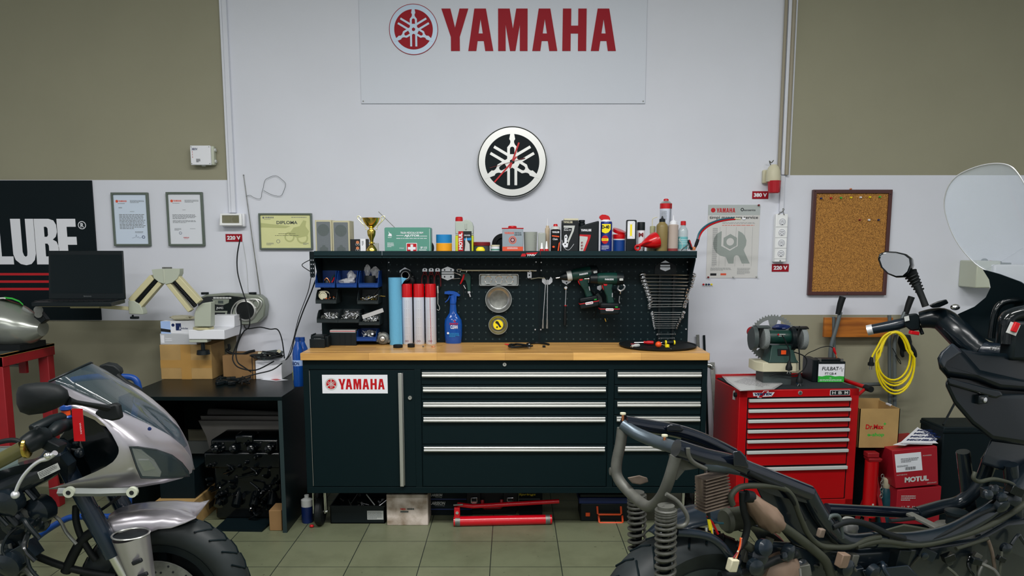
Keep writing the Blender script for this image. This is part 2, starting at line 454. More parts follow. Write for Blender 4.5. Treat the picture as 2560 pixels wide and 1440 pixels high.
def emblem(mb,cx,cz,R,Y,field,metal,rim,t=0.001,n=64):
 mb.use(rim).poly(circ(cx,cz,R,n),[circ(cx,cz,R*.975,n)],o=(0,Y,0),t=t)
 mb.use(metal).poly(circ(cx,cz,R*.975,n),[circ(cx,cz,R*.79,n)],o=(0,Y,0),t=t)
 mb.use(field).poly(circ(cx,cz,R*.79,n),o=(0,Y+t*.3,0),t=t*.7)
 mb.use(metal)
 for k in range(3):fork(mb,cx,cz,R,Y-t*(.6+.1*k),t,k*2*pi/3)
YL={'Y':([(705,75),(783,75),(822,240),(862,75),(938,75),(862,320),(862,442),(785,442),(785,320)],[]),'M':([(1195,75),(1295,75),(1323,248),(1352,75),(1450,75),(1450,442),(1383,442),(1383,215),(1345,442),(1298,442),(1260,215),(1260,442),(1195,442)],[]),'H':([(1755,75),(1827,75),(1827,222),(1888,222),(1888,75),(1960,75),(1960,442),(1888,442),(1888,290),(1824,290),(1824,442),(1752,442)],[])}
for i,dx in enumerate((0,556,1065)):
 YL['A%d'%i]=([(x+dx,y)for x,y in((990,75),(1090,75),(1153,442),(1083,442),(1070,355),(1017,355),(1005,442),(935,442))],[[(x+dx,y)for x,y in((1043,165),(1062,290),(1025,290))]])
def yamaha(mb,x0,x1,z0,z1,Y,t=0.0,shear=0.0):
 f=lambda p:(x0+(x1-x0)*(p[0]-705)/1515+shear*(442-p[1])/367*(z1-z0),z0+(z1-z0)*(442-p[1])/367)
 for o_,hs in YL.values():mb.poly([f(p)for p in o_],[[f(p)for p in h]for h in hs],o=(0,Y,0),t=t)
# ---- black banner with big white letters
Y0=WALL-.012
t=T('wall_banner','black banner with big white letters and three red stripes on the left wall','banner')
x0,x1,z0,z1=rc(-150,451,229,800,Y0);x1=P(228,451,Y0).x
MB('black_panel').box(x0,x1,Y0,Y0+.01,z0,z1).build('panel',t)
m=MB('white');yz=Y0-.0006
def gl(pts,hs=()):
 m.poly([(P(228+(u-232),560,Y0).x+.0,P(228,v,Y0).z)for u,v in pts],[[(P(228+(u-232),560,Y0).x,P(228,v,Y0).z)for u,v in h]for h in hs],o=(0,yz,0))
gl([(-28,547),(2,547),(2,641),(31,641),(31,661),(-28,661)])
gl([(30,547),(55,547)]+[(55,630),(58,639),(62,642),(66,639),(67,630)]+[(67,547),(88,547),(88,634),(84,650),(75,660),(62,663),(48,660),(36,650),(31,636)])
gl([(89,547),(126,547),(138,551),(144,562),(145,580),(141,592),(133,599),(142,604),(147,618),(147,640),(142,654),(130,661),(89,661)],[[(113,567),(119,567),(122,571),(122,588),(119,592),(113,592)],[(113,609),(119,609),(122,614),(122,636),(119,641),(113,641)]])
gl([(146,547),(193,547),(193,567),(170,567),(170,592),(193,592),(193,612),(170,612),(170,641),(193,641),(193,661),(146,661)])
cx,cz=P(205,563,Y0).x,P(205,563,Y0).z;r=.0235
m.poly(circ(cx,cz,r,28),[circ(cx,cz,r*.82,28)],o=(0,yz,0));m.text('R',cx-.009,cx+.011,cz-.013,cz+.013,o=(0,yz,0),bold=.03)
m.use('red')
for v0,v1 in((682.5,688.5),(701,707),(719.5,725.5)):
 a=rc(-150,v0,193,v1,Y0);m.add([(a[0],yz,a[2]),(a[1],yz,a[2]),(a[1],yz,a[3]),(a[0],yz,a[3])],[(0,1,2,3)])
m.build('lettering',t)
# ---- framed letters and diploma
def frame(u0,v0,u1,v1,label,paper,fmat='frame_grey',fw=.012,name='framed_certificate'):
 t=T(name,label,'certificate');Y=WALL-.02;x0,x1,z0,z1=rc(u0,v0,u1,v1,Y)
 MB(fmat).poly([(x0,z0),(x1,z0),(x1,z1),(x0,z1)],[[(x0+fw,z0+fw),(x1-fw,z0+fw),(x1-fw,z1-fw),(x0+fw,z1-fw)]],o=(0,Y,0),t=.019).build('frame',t,bevel=.002)
 MB(paper).box(x0+fw*.8,x1-fw*.8,Y+.008,Y+.012,z0+fw*.8,z1-fw*.8).build('sheet',t)
 return t,x0+fw,x1-fw,z0+fw,z1-fw,Y+.0075
mt('frame_grey',(78,88,80),0.4)
mt('paper_blue',(178,190,204),0.3);mt('paper_yellow',(190,192,140),0.3,n=.05,ns=9);mt('paper_olive',(160,164,112),0.4)
mt('logo_orange',(190,72,45),0.5)
for k,(r_,lab,pm)in enumerate((((280,481,372,615),'grey framed certificate on bluish paper with a signature, left of the framed pair','paper_blue'),((417,480,508,615),'grey framed white certificate with short text block, right of the framed pair','paper'))):
 t,a,b,c,d,y=frame(*r_,lab,pm);W_,H_=b-a,d-c
 m=MB('logo_orange');m.poly(circ(a+W_*.10,c+H_*.865,.008,16),o=(0,y,0));yamaha(m,a+W_*.15,a+W_*.40,c+H_*.85,c+H_*.885,y)
 m.use('ink_grey').lines(a+W_*.5,b-W_*.04,c+H_*.83,c+H_*.89,3,seed=3,o=(0,y,0));m.lines(a+W_*.12,a+W_*.36,c+H_*.81,c+H_*.83,1,seed=4,o=(0,y,0))
 if k==0:
  m.lines(a+W_*.14,a+W_*.25,c+H_*.72,c+H_*.75,2,seed=5,o=(0,y,0));m.lines(a+W_*.48,a+W_*.62,c+H_*.65,c+H_*.665,1,seed=5,o=(0,y,0))
  m.lines(a+W_*.14,b-W_*.06,c+H_*.3,c+H_*.61,11,seed=6,o=(0,y,0));m.lines(a+W_*.6,a+W_*.85,c+H_*.22,c+H_*.26,2,seed=2,o=(0,y,0))
  m.use('navy').poly(circ(a+W_*.85,c+H_*.14,.009,18),[circ(a+W_*.85,c+H_*.14,.006,18)],o=(0,y,0))
  m.tube([(a+W_*x,y,c+H_*z)for x,z in((.5,.12),(.6,.14),(.63,.19),(.65,.13),(.7,.15),(.72,.12),(.8,.14))],.0005,5,sm=4)
 else:
  m.lines(a+W_*.42,a+W_*.52,c+H_*.68,c+H_*.695,1,seed=5,o=(0,y,0))
  m.lines(a+W_*.1,b-W_*.14,c+H_*.5,c+H_*.6,5,seed=7,o=(0,y,0));m.lines(a+W_*.1,b-W_*.14,c+H_*.42,c+H_*.48,3,seed=8,o=(0,y,0))
  m.lines(a+W_*.14,a+W_*.36,c+H_*.27,c+H_*.32,3,seed=9,o=(0,y,0));m.lines(a+W_*.62,a+W_*.8,c+H_*.3,c+H_*.315,1,seed=9,o=(0,y,0))
  m.use('navy').poly(circ(a+W_*.32,c+H_*.22,.008,18),[circ(a+W_*.32,c+H_*.22,.006,18)],o=(0,y,0))
  m.use('red');yamaha(m,a+W_*.4,a+W_*.58,c+H_*.12,c+H_*.14,y);m.lines(a+W_*.42,a+W_*.56,c+H_*.1,c+H_*.11,1,seed=9,o=(0,y,0))
 m.build('print',t)
t,a,b,c,d,y=frame(647,533,780,624,'framed yellow diploma hanging left of the pegboard shelf','paper_yellow',fw=.01,name='framed_diploma');W_,H_=b-a,d-c
m=MB('paper_olive');fx=lambda q:[(a+W_*x,c+H_*z)for x,z in q]
# faint motorcycle rider picture behind the text
m.poly(circ(a+W_*.83,c+H_*.30,.034,24),[circ(a+W_*.83,c+H_*.30,.024,24)],o=(0,y+.0004,0));m.poly(circ(a+W_*.57,c+H_*.33,.03,24),[circ(a+W_*.57,c+H_*.33,.021,24)],o=(0,y+.0004,0))
m.poly(fx([(.55,.4),(.66,.62),(.78,.66),(.86,.84),(.92,.82),(.9,.66),(.97,.5),(.93,.36),(.74,.3)]),o=(0,y+.0003,0))
m.poly(fx([(0,.62),(.5,.60),(.6,.66),(0,.76)]),o=(0,y+.0004,0))
m.use('ink_grey');yamaha(m,a+W_*.09,a+W_*.27,c+H_*.90,c+H_*.95,y);m.poly(circ(a+W_*.06,c+H_*.92,.006,14),o=(0,y,0));m.lines(a+W_*.07,a+W_*.22,c+H_*.86,c+H_*.885,1,seed=1,o=(0,y,0))
m.lines(a+W_*.62,b-W_*.04,c+H_*.91,c+H_*.95,1,seed=1,o=(0,y,0));m.use('dark_grey').text('DIPLOMA',a+W_*.32,a+W_*.74,c+H_*.72,c+H_*.82,o=(0,y,0),bold=.02)
m.use('ink').lines(a+W_*.35,a+W_*.72,c+H_*.42,c+H_*.445,1,seed=3,o=(0,y,0));m.lines(a+W_*.28,a+W_*.8,c+H_*.365,c+H_*.39,1,seed=4,o=(0,y,0))
m.use('ink_grey').poly(circ(a+W_*.34,c+H_*.2,.011,18),[circ(a+W_*.34,c+H_*.2,.0085,18)],o=(0,y,0));m.lines(a+W_*.1,a+W_*.26,c+H_*.08,c+H_*.16,3,seed=4,o=(0,y,0));m.lines(b-W_*.16,b-W_*.04,c+H_*.09,c+H_*.16,3,seed=4,o=(0,y,0))
m.build('print',t)
# ---- junction box
t=T('junction_box','square white electrical junction box marked by hand 380V, upper left wall','junction box')
Y=WALL-.05;x0,x1,z0,z1=rc(476,364,530,412,Y);m=MB('pale_plastic');m.box(x0+.006,x1+.006,Y+.012,WALL,z0,z1).build('housing',t,bevel=.006)
m=MB('white');m.box(x0-.001,x1-.008,Y,Y+.014,z0-.001,z1+.001).build('cover',t,bevel=.004)
for xx in(x0+.006,x1-.015):
 for zz in(z0+.007,z1-.007):MB('dull_steel').cyl((xx,Y-.001,zz),(xx,Y+.003,zz),.0025,n=10).build('screw',t)
for zz in(z0+.022,z1-.022):MB('light_grey').cyl((x1+.003,Y+.03,zz),(x1+.014,Y+.03,zz),.012,.009,n=16).build('cable_gland',t)
MB('light_grey').cyl(((x0+x1)/2,Y+.03,z0+.001),((x0+x1)/2,Y+.03,z0-.006),.014,.011,n=16).build('cable_gland',t)
m=MB('navy');o_=(0,Y-.0006,0);m.text('380V',x0+.008,x0+.043,z1-.026,z1-.013,o=o_,bold=.02)
m.use('red').text('R',x0+.010,x0+.014,z1-.040,z1-.031,o=o_,bold=.02);m.text('S',x0+.010,x0+.014,z1-.054,z1-.045,o=o_,bold=.02);m.text('N',x0+.010,x0+.014,z1-.069,z1-.060,o=o_,bold=.02)
m.use('ink').lines(x0+.032,x0+.056,z0+.014,z0+.034,4,seed=5,o=o_,th=.6);m.build('lettering',t)
# ---- cable trunking + socket
def trunk(n,u0,u1,v0,v1,Y=WALL-.018,mat='wall_white'):
 x0,x1,z0,z1=rc(u0,v0,u1,v1,Y);xa=P((u0+u1)/2,v1,Y).x;hw=(u1-u0)/2*DX(Y)
 DONE.add(MB(mat).box(xa-hw,xa+hw,Y,WALL,z0,z1).build('trim_%d'%n,kind=S,bevel=.002).name)
trunk(1,572,578,-180,532,mat='wall_white');trunk(2,578,589,-180,532,WALL-.022)
t=T('wall_socket','white double wall socket with see-through hinged cover, below the left trunking','socket')
Y=WALL-.055;x0,x1,z0,z1=rc(549,534,604,564,Y)
MB('white').box(x0+.004,x1+.01,Y+.02,WALL,z0-.006,z1+.002).build('housing',t,bevel=.006)
m=MB('white_gloss');m.poly([(x0-.004,z0),(x1,z0),(x1-.002,z1),(x0+.004,z1)],[[(x0+.012,z0+.014),(x1-.016,z0+.014),(x1-.016,z1-.01),(x0+.014,z1-.01)]],o=(0,Y,0),t=.022);m.build('cover_frame',t,bevel=.003)
mt('smoked',(120,118,95),0.1,alpha=.55)
MB('smoked').box(x0+.012,x1-.016,Y+.004,Y+.006,z0+.014,z1-.01).build('window',t)
for fx_ in(.32,.68):
 cx,cz=x0+(x1-x0)*fx_,(z0+z1)/2+.002
 MB('pale_plastic' if fx_<.5 else 'dark_grey').cyl((cx,Y+.012,cz),(cx,Y+.024,cz),.019,n=24).build('outlet',t)
def vsign(u0,v0,u1,v1,s,label,rot=0):
 t=T('voltage_sign',label,'sign');Y=WALL-.004;x0,x1,z0,z1=rc(u0,v0,u1,v1,Y)
 MB('red_letter').box(x0,x1,Y,WALL,z0,z1).build('plate',t)
 w_,h_=x1-x0,z1-z0;MB('white').text(s,x0+w_*.09,x1-w_*.09,z0+h_*.24,z1-h_*.24,o=(0,Y-.0006,0),bold=.045).build('lettering',t)
vsign(564,585,605,604,'220 V','small red sign reading 220 V under the double socket on the left')
vsign(1881,478,1921,497,'380 V','small red sign reading 380 V beside the red siren plug')
vsign(1930,660,1972,679,'220 V','small red sign reading 220 V under the vertical power strip')
# ---- antenna rod and wire on the wall
Y=WALL-.012
t=T('antenna_rod','thin grey telescopic rod leaning against the white wall above the radio','rod')
MB('dull_steel').tube([P(609,438,WALL-.006),P(630,590,WALL-.02),P(651,737,WALL-.05)],[.0018,.0028,.004],n=6).build('rod',t);
MB('dull_steel').ball(P(609,438,WALL-.007),.004,8,6).build('tip',t)
m=MB('dark_grey');m.tube([P(u,v,Y)for u,v in((615,491),(625,488),(635,494),(651,497),(655,480),(658,470),(662,452),(670,445),(689,439),(705,449),(714,460),(709,478),(701,490),(680,487),(659,476))],.0011,n=6,sm=3)
m.build('aerial_wire',label='thin dark wire ending in a loose loop, stuck on the white wall',cat='wire')
m=MB('light_grey');m.tube([P(607,604,WALL-.004),P(616,660,WALL-.004),P(621,736,WALL-.004)],.0012,n=6,sm=3);m.build('grey_wire',label='thin pale wire running down the wall behind the radio',cat='wire')
# ---- big sign panel
t=T('sign_panel','large white sign panel with red lettering and round emblem, top of the wall','sign')
Y=WALL-.008;x0,x1=P(903,259,Y).x,P(1613,259,Y).x;z0=P(903,259,Y).z;z1=3.2
mt('panel_white',(176,181,190),0.45)
MB('panel_white').box(x0,x1,Y,WALL,z0,z1).build('panel',t,bevel=.0015)
m=MB('red_letter');a=rc(1104,21.7,1541,127.7,Y);yamaha(m,*a,Y-.003,t=.003);m.build('lettering',t)
mt('logo_steel',(150,166,182),0.4,0.2)
cx,cz=P(1034,74,Y).x,P(1034,74,Y).z;m=MB('red');emblem(m,cx,cz,61*DX(Y,2.6),Y-.004,'red_letter','logo_steel','red_letter',t=.002);m.build('emblem',t)
for xx in(x0+.012,x1-.012):MB('dull_steel').cyl((xx,Y-.002,z0+.013),(xx,Y,z0+.013),.004,n=10).build('screw',t)
# ---- round clock
t=T('wall_clock','round brushed metal wall clock with tuning fork emblem and red hands','clock')
Y=WALL-.04;cx,cz=P(1280.5,404.5,Y).x,P(1280.5,404.5,Y).z;R=88*DX(Y,1.9)
MB('alu').lathe((cx,WALL,cz),[(R*.9,0),(R*.985,.008),(R,.025),(R*.985,.037),(R*.95,.04)],axis=(0,-1,0),n=72).build('case',t)
m=MB('black_panel');emblem(m,cx,cz,R*.975,Y-.002,'black_panel','alu','black_panel',t=.002,n=72);m.build('dial',t)
def hand(mb,a_deg,l0,l1,w_,yy):
 a=radians(a_deg);d=Vector((sin(a),0,cos(a)));mb.bar(Vector((cx,yy,cz))+d*l0*R,Vector((cx,yy,cz))+d*l1*R,w_,.0012,up=(0,1,0))
hand(m:=MB('red_gloss'),20,-.19,.56,.0095,Y-.009);m.build('hour_hand',t)
hand(m:=MB('red_gloss'),221.5,-.19,.76,.0085,Y-.0075);m.build('minute_hand',t)
hand(m:=MB('dark_red'),254.5,-.38,.66,.002,Y-.011);hand(m,254.5,-.38,-.24,.005,Y-.011);m.build('second_hand',t)
MB('black_gloss').cyl((cx,Y-.013,cz),(cx,Y,cz),.006,n=16).build('pivot',t)
# ---- right pipes, siren plug, power strip
mt('pipe_beige',(128,122,106),0.5)
for i,(u0,u1,vb)in enumerate(((1943,1951,452),(1962,1972,437))):
 xa=P((u0+u1)/2,vb,WALL-.02).x;zb=P(0,vb,WALL-.02).z
 DONE.add(MB('pipe_beige').cyl((xa,WALL-.014,zb),(xa,WALL-.014,RH),(u1-u0)/2*DX(WALL),n=12).build('trim_%d'%(3+i),kind=S).name)
xa=P(1956,452,WALL).x;DONE.add(MB('wall_white').box(xa-.012,xa+.016,WALL-.012,WALL,P(0,437,WALL).z,RH).build('trim_5',kind=S,bevel=.002).name)
xa=P(1953,500,WALL).x;DONE.add(MB('wall_white').box(xa-.012,xa+.012,WALL-.015,WALL,P(0,530,WALL).z,P(0,440,WALL).z).build('trim_6',kind=S,bevel=.002).name)
t=T('industrial_plug','large round cream industrial plug with red cap hanging under the pipe','plug')
c=P(1934,425,WALL-.06);d=DX(4.1)
MB('cream').lathe((c.x,c.y,P(0,443,4.1).z),[(18*d,0),(19*d,8*d),(17.5*d,26*d),(14*d,36*d),(9*d,42*d),(7*d,44*d)],n=24).build('body',t)
mt('red_clear',(150,14,26),0.2)
m=MB('red_clear');rp_=[(13*d,-32*d),(15*d,-30*d),(17*d,-4*d),(17.5*d,0)];zb=P(0,441,4.1).z
m.lathe((c.x+.004,c.y-.008,zb),rp_,n=12);m.build('cap',t,sharp=20)
MB('cream').box(c.x-22*d,c.x+12*d,WALL-.03,WALL,zb-5*d,zb+30*d).build('base',t,bevel=.006)
MB('dull_steel').tube([(c.x-8*d,c.y,zb+40*d),(c.x-9*d,c.y+.02,zb+52*d),(c.x-2*d,c.y+.03,zb+48*d),(c.x+2*d,c.y+.02,zb+54*d)],.003,n=6,sm=4).build('wire',t)
t=T('power_strip','white four-socket power strip fixed upright on the right wall','power strip')
Y=WALL-.04;x0,x1,z0,z1=rc(1938,535,1968,655,Y);x0=P(1938,595,Y).x;x1=P(1968,595,Y).x
m=MB('white_gloss');m.box(x0,x1,Y,WALL,z0,z1);m.build('housing',t,bevel=.004)
ru=[554.5,581,607,633.5]
for v in ru:
 zc=P(0,v,Y).z;xc=(x0+x1)/2+.002
 m=MB('white');m.lathe((xc,Y+.001,zc),[(.0205,0),(.0205,.004),(.018,.004),(.018,-.004)],axis=(0,-1,0),n=28)
 m.use('dark_grey').poly(circ(xc,zc,.018,24),o=(0,Y-.0022,0));m.use('white').poly(circ(xc,zc,.0165,24),o=(0,Y-.0026,0))
 m.use('ink')
 for a_,b_ in((-.008,.004),(.008,.004),(-.008,-.006),(.008,-.006),(0,-.001),(0,.006)):m.poly(circ(xc+a_,zc+b_,.0022,8),o=(0,Y-.003,0))
 m.poly([(xc-.004,zc-.0175),(xc+.004,zc-.0175),(xc+.003,zc-.013),(xc-.003,zc-.013)],o=(0,Y-.003,0));m.build('outlet',t)
m=MB('ink_grey')
for v in(567.5,594,620.5,647):zc=P(0,v,Y).z;m.box(x0+.0005,x1-.0005,Y-.0006,Y,zc-.0008,zc+.0008)
m.cyl(((x0+x1)/2,Y-.002,z0+.006),((x0+x1)/2,Y,z0+.006),.005,n=10);m.build('seam',t)
MB('dull_steel').tube([(x0+.01,Y-.004,z1-.002),(x0+.03,Y-.008,z1+.012),(x0+.045,Y,z1+.026),(x0+.036,Y,z1+.03),(x0+.04,Y-.006,z1+.005),(x0+.046,Y-.004,z1-.006)],.002,n=6,sm=4).build('wire',t)
# ---- service poster
t=T('service_poster','white poster with a big grey spanner and nut, pinned right of the pegboard','poster')
Y=WALL-.003;x0,x1,z0,z1=rc(1768,512,1897,695,Y);W_,H_=x1-x0,z1-z0
mt('poster_paper',(178,178,176),0.6);mt('poster_grey',(128,136,132),0.6);mt('poster_band',(150,157,156),0.6)
MB('poster_paper').box(x0,x1,Y,Y+.0015,z0,z1).build('sheet',t)
o_=(0,Y-.0005,0);R_=lambda a,b,c,d:[(x0+W_*a,z1-H_*d),(x0+W_*b,z1-H_*d),(x0+W_*b,z1-H_*c),(x0+W_*a,z1-H_*c)]
o2=(0,Y-.0009,0)
m=MB('poster_band');m.poly(R_(0,1,0,.14),o=o_)
m.use('red').poly(circ(x0+W_*.095,z1-H_*.073,W_*.044,20),o=o2);yamaha(m,x0+W_*.16,x0+W_*.52,z1-H_*.105,z1-H_*.045,o2[1])
m.use('ink').text('euroservice',x0+W_*.69,x0+W_*.91,z1-H_*.085,z1-H_*.058,o=o2,bold=.02);m.poly(circ(x0+W_*.655,z1-H_*.065,W_*.032,16),[circ(x0+W_*.655,z1-H_*.065,W_*.018,16)],o=o2)
m.text('timpi manopera service',x0+W_*.03,x0+W_*.965,z1-H_*.205,z1-H_*.15,o=o2,bold=.01)
tr=lambda pts:[(x0+W_*(u-195)/517,z1-H_*(v-448)/732)for u,v in pts]
m.use('poster_grey')
arc=lambda cx,cy,r,a0,a1,n:[(cx+r*cos(radians(a0+(a1-a0)*i/n)),cy+r*sin(radians(a0+(a1-a0)*i/n)))for i in range(n+1)]
m.poly(tr([(337,708)]+[(290,735),(262,780),(255,830),(262,880),(290,925),(330,955),(385,968),(415,1034),(467,1034),(468,975),(478,955),(495,950),(512,955),(525,975),(550,1034),(630,1034),(562,895),(585,850),(588,800),(570,755),(540,725),(502,706),(502,858),(425,905),(337,858)]),o=o_)
m.poly(tr([(425,737),(492,776),(492,852),(425,890),(358,852),(358,776)]),[tr(arc(425,815,38,0,345,23))],o=o2)
m.use('logo_orange').lines(x0+W_*.28,x0+W_*.95,z1-H_*.285,z1-H_*.27,1,seed=4,o=o_)
m.use('ink_grey').lines(x0+W_*.28,x0+W_*.95,z1-H_*.26,z1-H_*.235,2,seed=8,o=o_,th=.3)
m.lines(x0+W_*.10,x0+W_*.2,z1-H_*.84,z1-H_*.31,40,seed=9,o=o_,th=.35);m.lines(x0+W_*.08,x0+W_*.5,z1-H_*.9,z1-H_*.855,4,seed=3,o=o_,th=.35);m.lines(x0+W_*.6,x0+W_*.86,z1-H_*.95,z1-H_*.86,7,seed=2,o=o_,th=.35)
for a_ in(.24,.36,.55,.72,.87):m.poly(R_(a_,a_+.003,.3,.84),o=(0,Y-.0003,0))
m.use('ink').poly(R_(.08,.2,.935,.967),[],o=o_);m.use('logo_orange').poly(R_(.28,.39,.935,.962),o=o_);m.build('print',t)
def pin(p,mat,label,group='push pins'):
 m=MB(mat);m.lathe(p,[(.0008,0),(.0008,.003),(.0055,.0035),(.003,.006),(.003,.012),(.005,.014),(.0045,.016)],axis=(0,-1,0),n=10)
 return m.build('push_pin',label=label,cat='push pin',group=group)
for u,v,c_,w_ in((1896,513,'dark_red','dark red push pin at the top right corner of the service poster'),(1770,693,'dark_red','dark red push pin at the lower left corner of the service poster'),(1833,692,'light_grey','pale push pin at the middle of the service poster foot'),(1891,691,'light_grey','pale push pin at the lower right corner of the service poster')):
 pin(P(u,v,WALL-.004),c_,w_,'pins holding the service poster')
for u,c_,n_ in((1758,'red','red'),(1765,'green','green'),(1771.5,'navy','navy'),(1778,'yellow','mustard')):
 pin(P(u,711,WALL),c_,n_+' push pin in the bare row of four under the service poster','four pins under the service poster')
# ---- cork board
mt('board_brown',(66,38,36),0.4)
t=T('cork_board','large cork notice board in a dark brown frame on the right wall','notice board')
Y=WALL-.025;x0,x1,z0,z1=rc(2027,474,2224,738,Y);fw=.021
MB('board_brown').poly([(x0,z0),(x1,z0),(x1,z1),(x0,z1)],[[(x0+fw,z0+fw),(x1-fw,z0+fw),(x1-fw,z1-fw),(x0+fw,z1-fw)]],o=(0,Y,0),t=.025).build('frame',t,bevel=.002)
MB('cork').box(x0+fw*.5,x1-fw*.5,Y+.01,Y+.02,z0+fw*.5,z1-fw*.5).build('cork_sheet',t)
m=MB('ink');m.cyl(((x0+x1)/2,Y-.002,z0+.009),((x0+x1)/2,Y+.004,z0+.009),.003,n=8);m.cyl((x0+.012,Y-.002,z1-.01),(x0+.012,Y+.004,z1-.01),.003,n=8);m.cyl((x1-.012,Y-.002,z1-.026),(x1-.012,Y+.004,z1-.026),.003,n=8);m.build('screw',t)
MB('copper').ball(((x0+x1)/2-.01,Y+.01,z1+.004),(.008,.006,.005),8,6).build('hook',t)
for i,(u,c_,n_)in enumerate(((2051.5,'navy','navy'),(2076,'red','red'),(2101,'bright_green','first green'),(2126,'yellow','yellow, left of the white one,'),(2150,'white','white'),(2173,'yellow','yellow, right of the white one,'),(2198,'bright_green','last green'))):
 pin(P(u,496-i*.6,Y+.01),c_,n_+' push pin in the top row on the cork board','top row of pins on the cork board')
for u,c_,n_ in((2148,'dark_red','red'),(2171,'white','white'),(2195,'navy','navy')):
 pin(P(u,550,Y+.01),c_,n_+' push pin in the lower row of three on the cork board','lower row of pins on the cork board')
# ---- things on the wall seen through the windscreen
t=T('wall_cabinet','white wall-mounted plastic storage box behind the windscreen','storage box')
Y=WALL-.17;MB('pale_plastic').box(P(2441,690,Y).x,P(2500,690,Y).x,Y,WALL,P(0,720,Y).z,P(0,652,Y).z).build('box',t,bevel=.006)
MB('white').box(P(2476,690,Y).x,P(2650,690,Y).x,Y-.03,WALL,P(0,722,Y).z,P(0,661,Y).z).build('tray',t,bevel=.01)
m=MB('dark_grey');m.ball(P(2461,652,WALL-.1),(.018,.02,.014),12,8)
m.use('red').ball(P(2476,655,WALL-.1),(.016,.02,.01),12,8);m.ball(P(2488,656,WALL-.1),(.014,.02,.009),12,8);m.use('dark_grey').ball(P(2497,656,WALL-.1),(.014,.02,.009),12,8)
m.box(P(2504,664,Y).x,P(2528,664,Y).x,Y,Y+.1,P(0,662,Y).z,P(0,657,Y).z);m.build('knob',t)
def each(name,parent,mat,items,fn,**kw):
 for it in items:
  m=MB(mat);fn(m,it);m.build(name,parent,**kw)
# ================================================================= long workbench
YF,YW=3.72,3.69
ZT=G(1280,883,0.0)and P(1280,883,YW).z
t=T('worktop','long beech butcher-block worktop on the black drawer cabinet','worktop')
x0,x1=P(750,883,YW).x,P(1775,883,YW).x;zb=P(1280,901,YW).z
MB('beech').box(x0,x1,YW,4.135,zb,ZT).build('slab',t,bevel=.002)
t=T('tool_cabinet','long black steel workbench cabinet with one door and ten drawers on castors','cabinet')
bx0,bx1=P(757,905,YF).x,P(1769,905,YF).x;zc0=P(1280,1232,YF).z
m=MB('black_metal');m.box(bx0,bx1,YF+.004,4.12,zc0,zb)
Yr=YF
def rail(u0,v0,u1,v1):bp(m,u0,v0,u1,v1,Yr,.01)
zr=lambda v:P(1280,v,YF).z
xr=lambda u,v=1060:P(u,v,YF).x
# face frame standing proud of the recessed fronts
m.box(bx0,bx1,Yr-.006,Yr+.01,zr(923),zb);m.box(bx0,bx1,Yr-.006,Yr+.01,zc0,zr(1217))
for a,b in((bx0,P(773,925,YF).x),(xr(1038),xr(1054)),(xr(1518.5),xr(1533)),(xr(1751),bx1)):m.box(a,b,Yr-.006,Yr+.01,zr(1217),zr(923))
m.build('body',t,bevel=.0015)
d=MB('black_metal').box(P(775,925,YF).x,P(1036.5,925,YF).x,Yr-.004,Yr+.01,zr(1215.5),zr(925)).build('door',t,bevel=.0015)
hx=P(1003,932,YF).x;m=MB('alu');m.box(hx-.013,hx+.006,Yr-.024,Yr-.016,zr(1213),zr(931));m.box(hx-.009,hx-.005,Yr-.018,Yr-.004,zr(1212),zr(932));m.box(hx+.008,hx+.011,Yr-.022,Yr-.004,zr(1211),zr(931));m.build('handle',d,bevel=.0025)
def lock(par,u,v):
 p=P(u,v,Yr-.006);m=MB('alu');m.lathe(p,[(.0105,-.002),(.0105,.004),(.009,.006),(.006,.006),(.006,.003)],axis=(0,-1,0),n=20);m.use('ink').box(p.x-.001,p.x+.001,p.y-.0045,p.y-.003,p.z-.004,p.z+.004);m.build('lock',par)
lock(d,1025,994.5)
Ys=Yr-.0052;a=rc(805.5,937,969,983.5,Ys);k=MB('white').box(a[0],a[1],Ys,Ys+.0012,a[2],a[3])
s0,s1,s2,s3=a;w_,h_=s1-s0,s3-s2;k.use('red');yamaha(k,s0+w_*.25,s0+w_*.955,s2+h_*.215,s2+h_*.78,Ys-.0006)
emblem(k,s0+w_*.138,s2+h_*.5,h_*.33,Ys-.0008,'red','light_grey','light_grey',t=.0006,n=32);k.build('sticker',d)
m=MB('alu');xh=P(774,925,YF).x;m.box(xh-.0008,xh+.0012,Yr-.007,Yr-.005,zr(1214),zr(926));m.build('edge_strip',t)
vs=[924,961.6,998,1036.5,1110.5,1216.5];hv=[935.5,972.5,1010.5,1047.5,1121.5]
for ci,(u0,u1,h0,h1)in enumerate(((1055.5,1517,1060,1512),(1534.5,1750,1541,1747.5))):
 for i in range(5):
  d=MB('black_metal').box(xr(u0),xr(u1),Yr-.003,Yr+.01,zr(vs[i+1]-1.2),zr(vs[i]+1.2)).build('drawer',t,bevel=.0015)
  z=zr(hv[i]-ci*(1.2 if i>1 else 0));m=MB('alu');xa,xb=xr(h0-(2 if i==0 else 0)+ci*(2-i*.8)),xr(h1)
  m.loft([[(x,Yr-.003,z+.012),(x,Yr-.016,z+.0125),(x,Yr-.019,z+.009),(x,Yr-.012,z+.0055),(x,Yr-.012,z+.003),(x,Yr-.022,z+.001),(x,Yr-.024,z-.006),(x,Yr-.018,z-.013),(x,Yr-.003,z-.012)]for x in(xa,xb)])
  m.build('handle',d,sharp=30)
lock(t,1261.5,911)
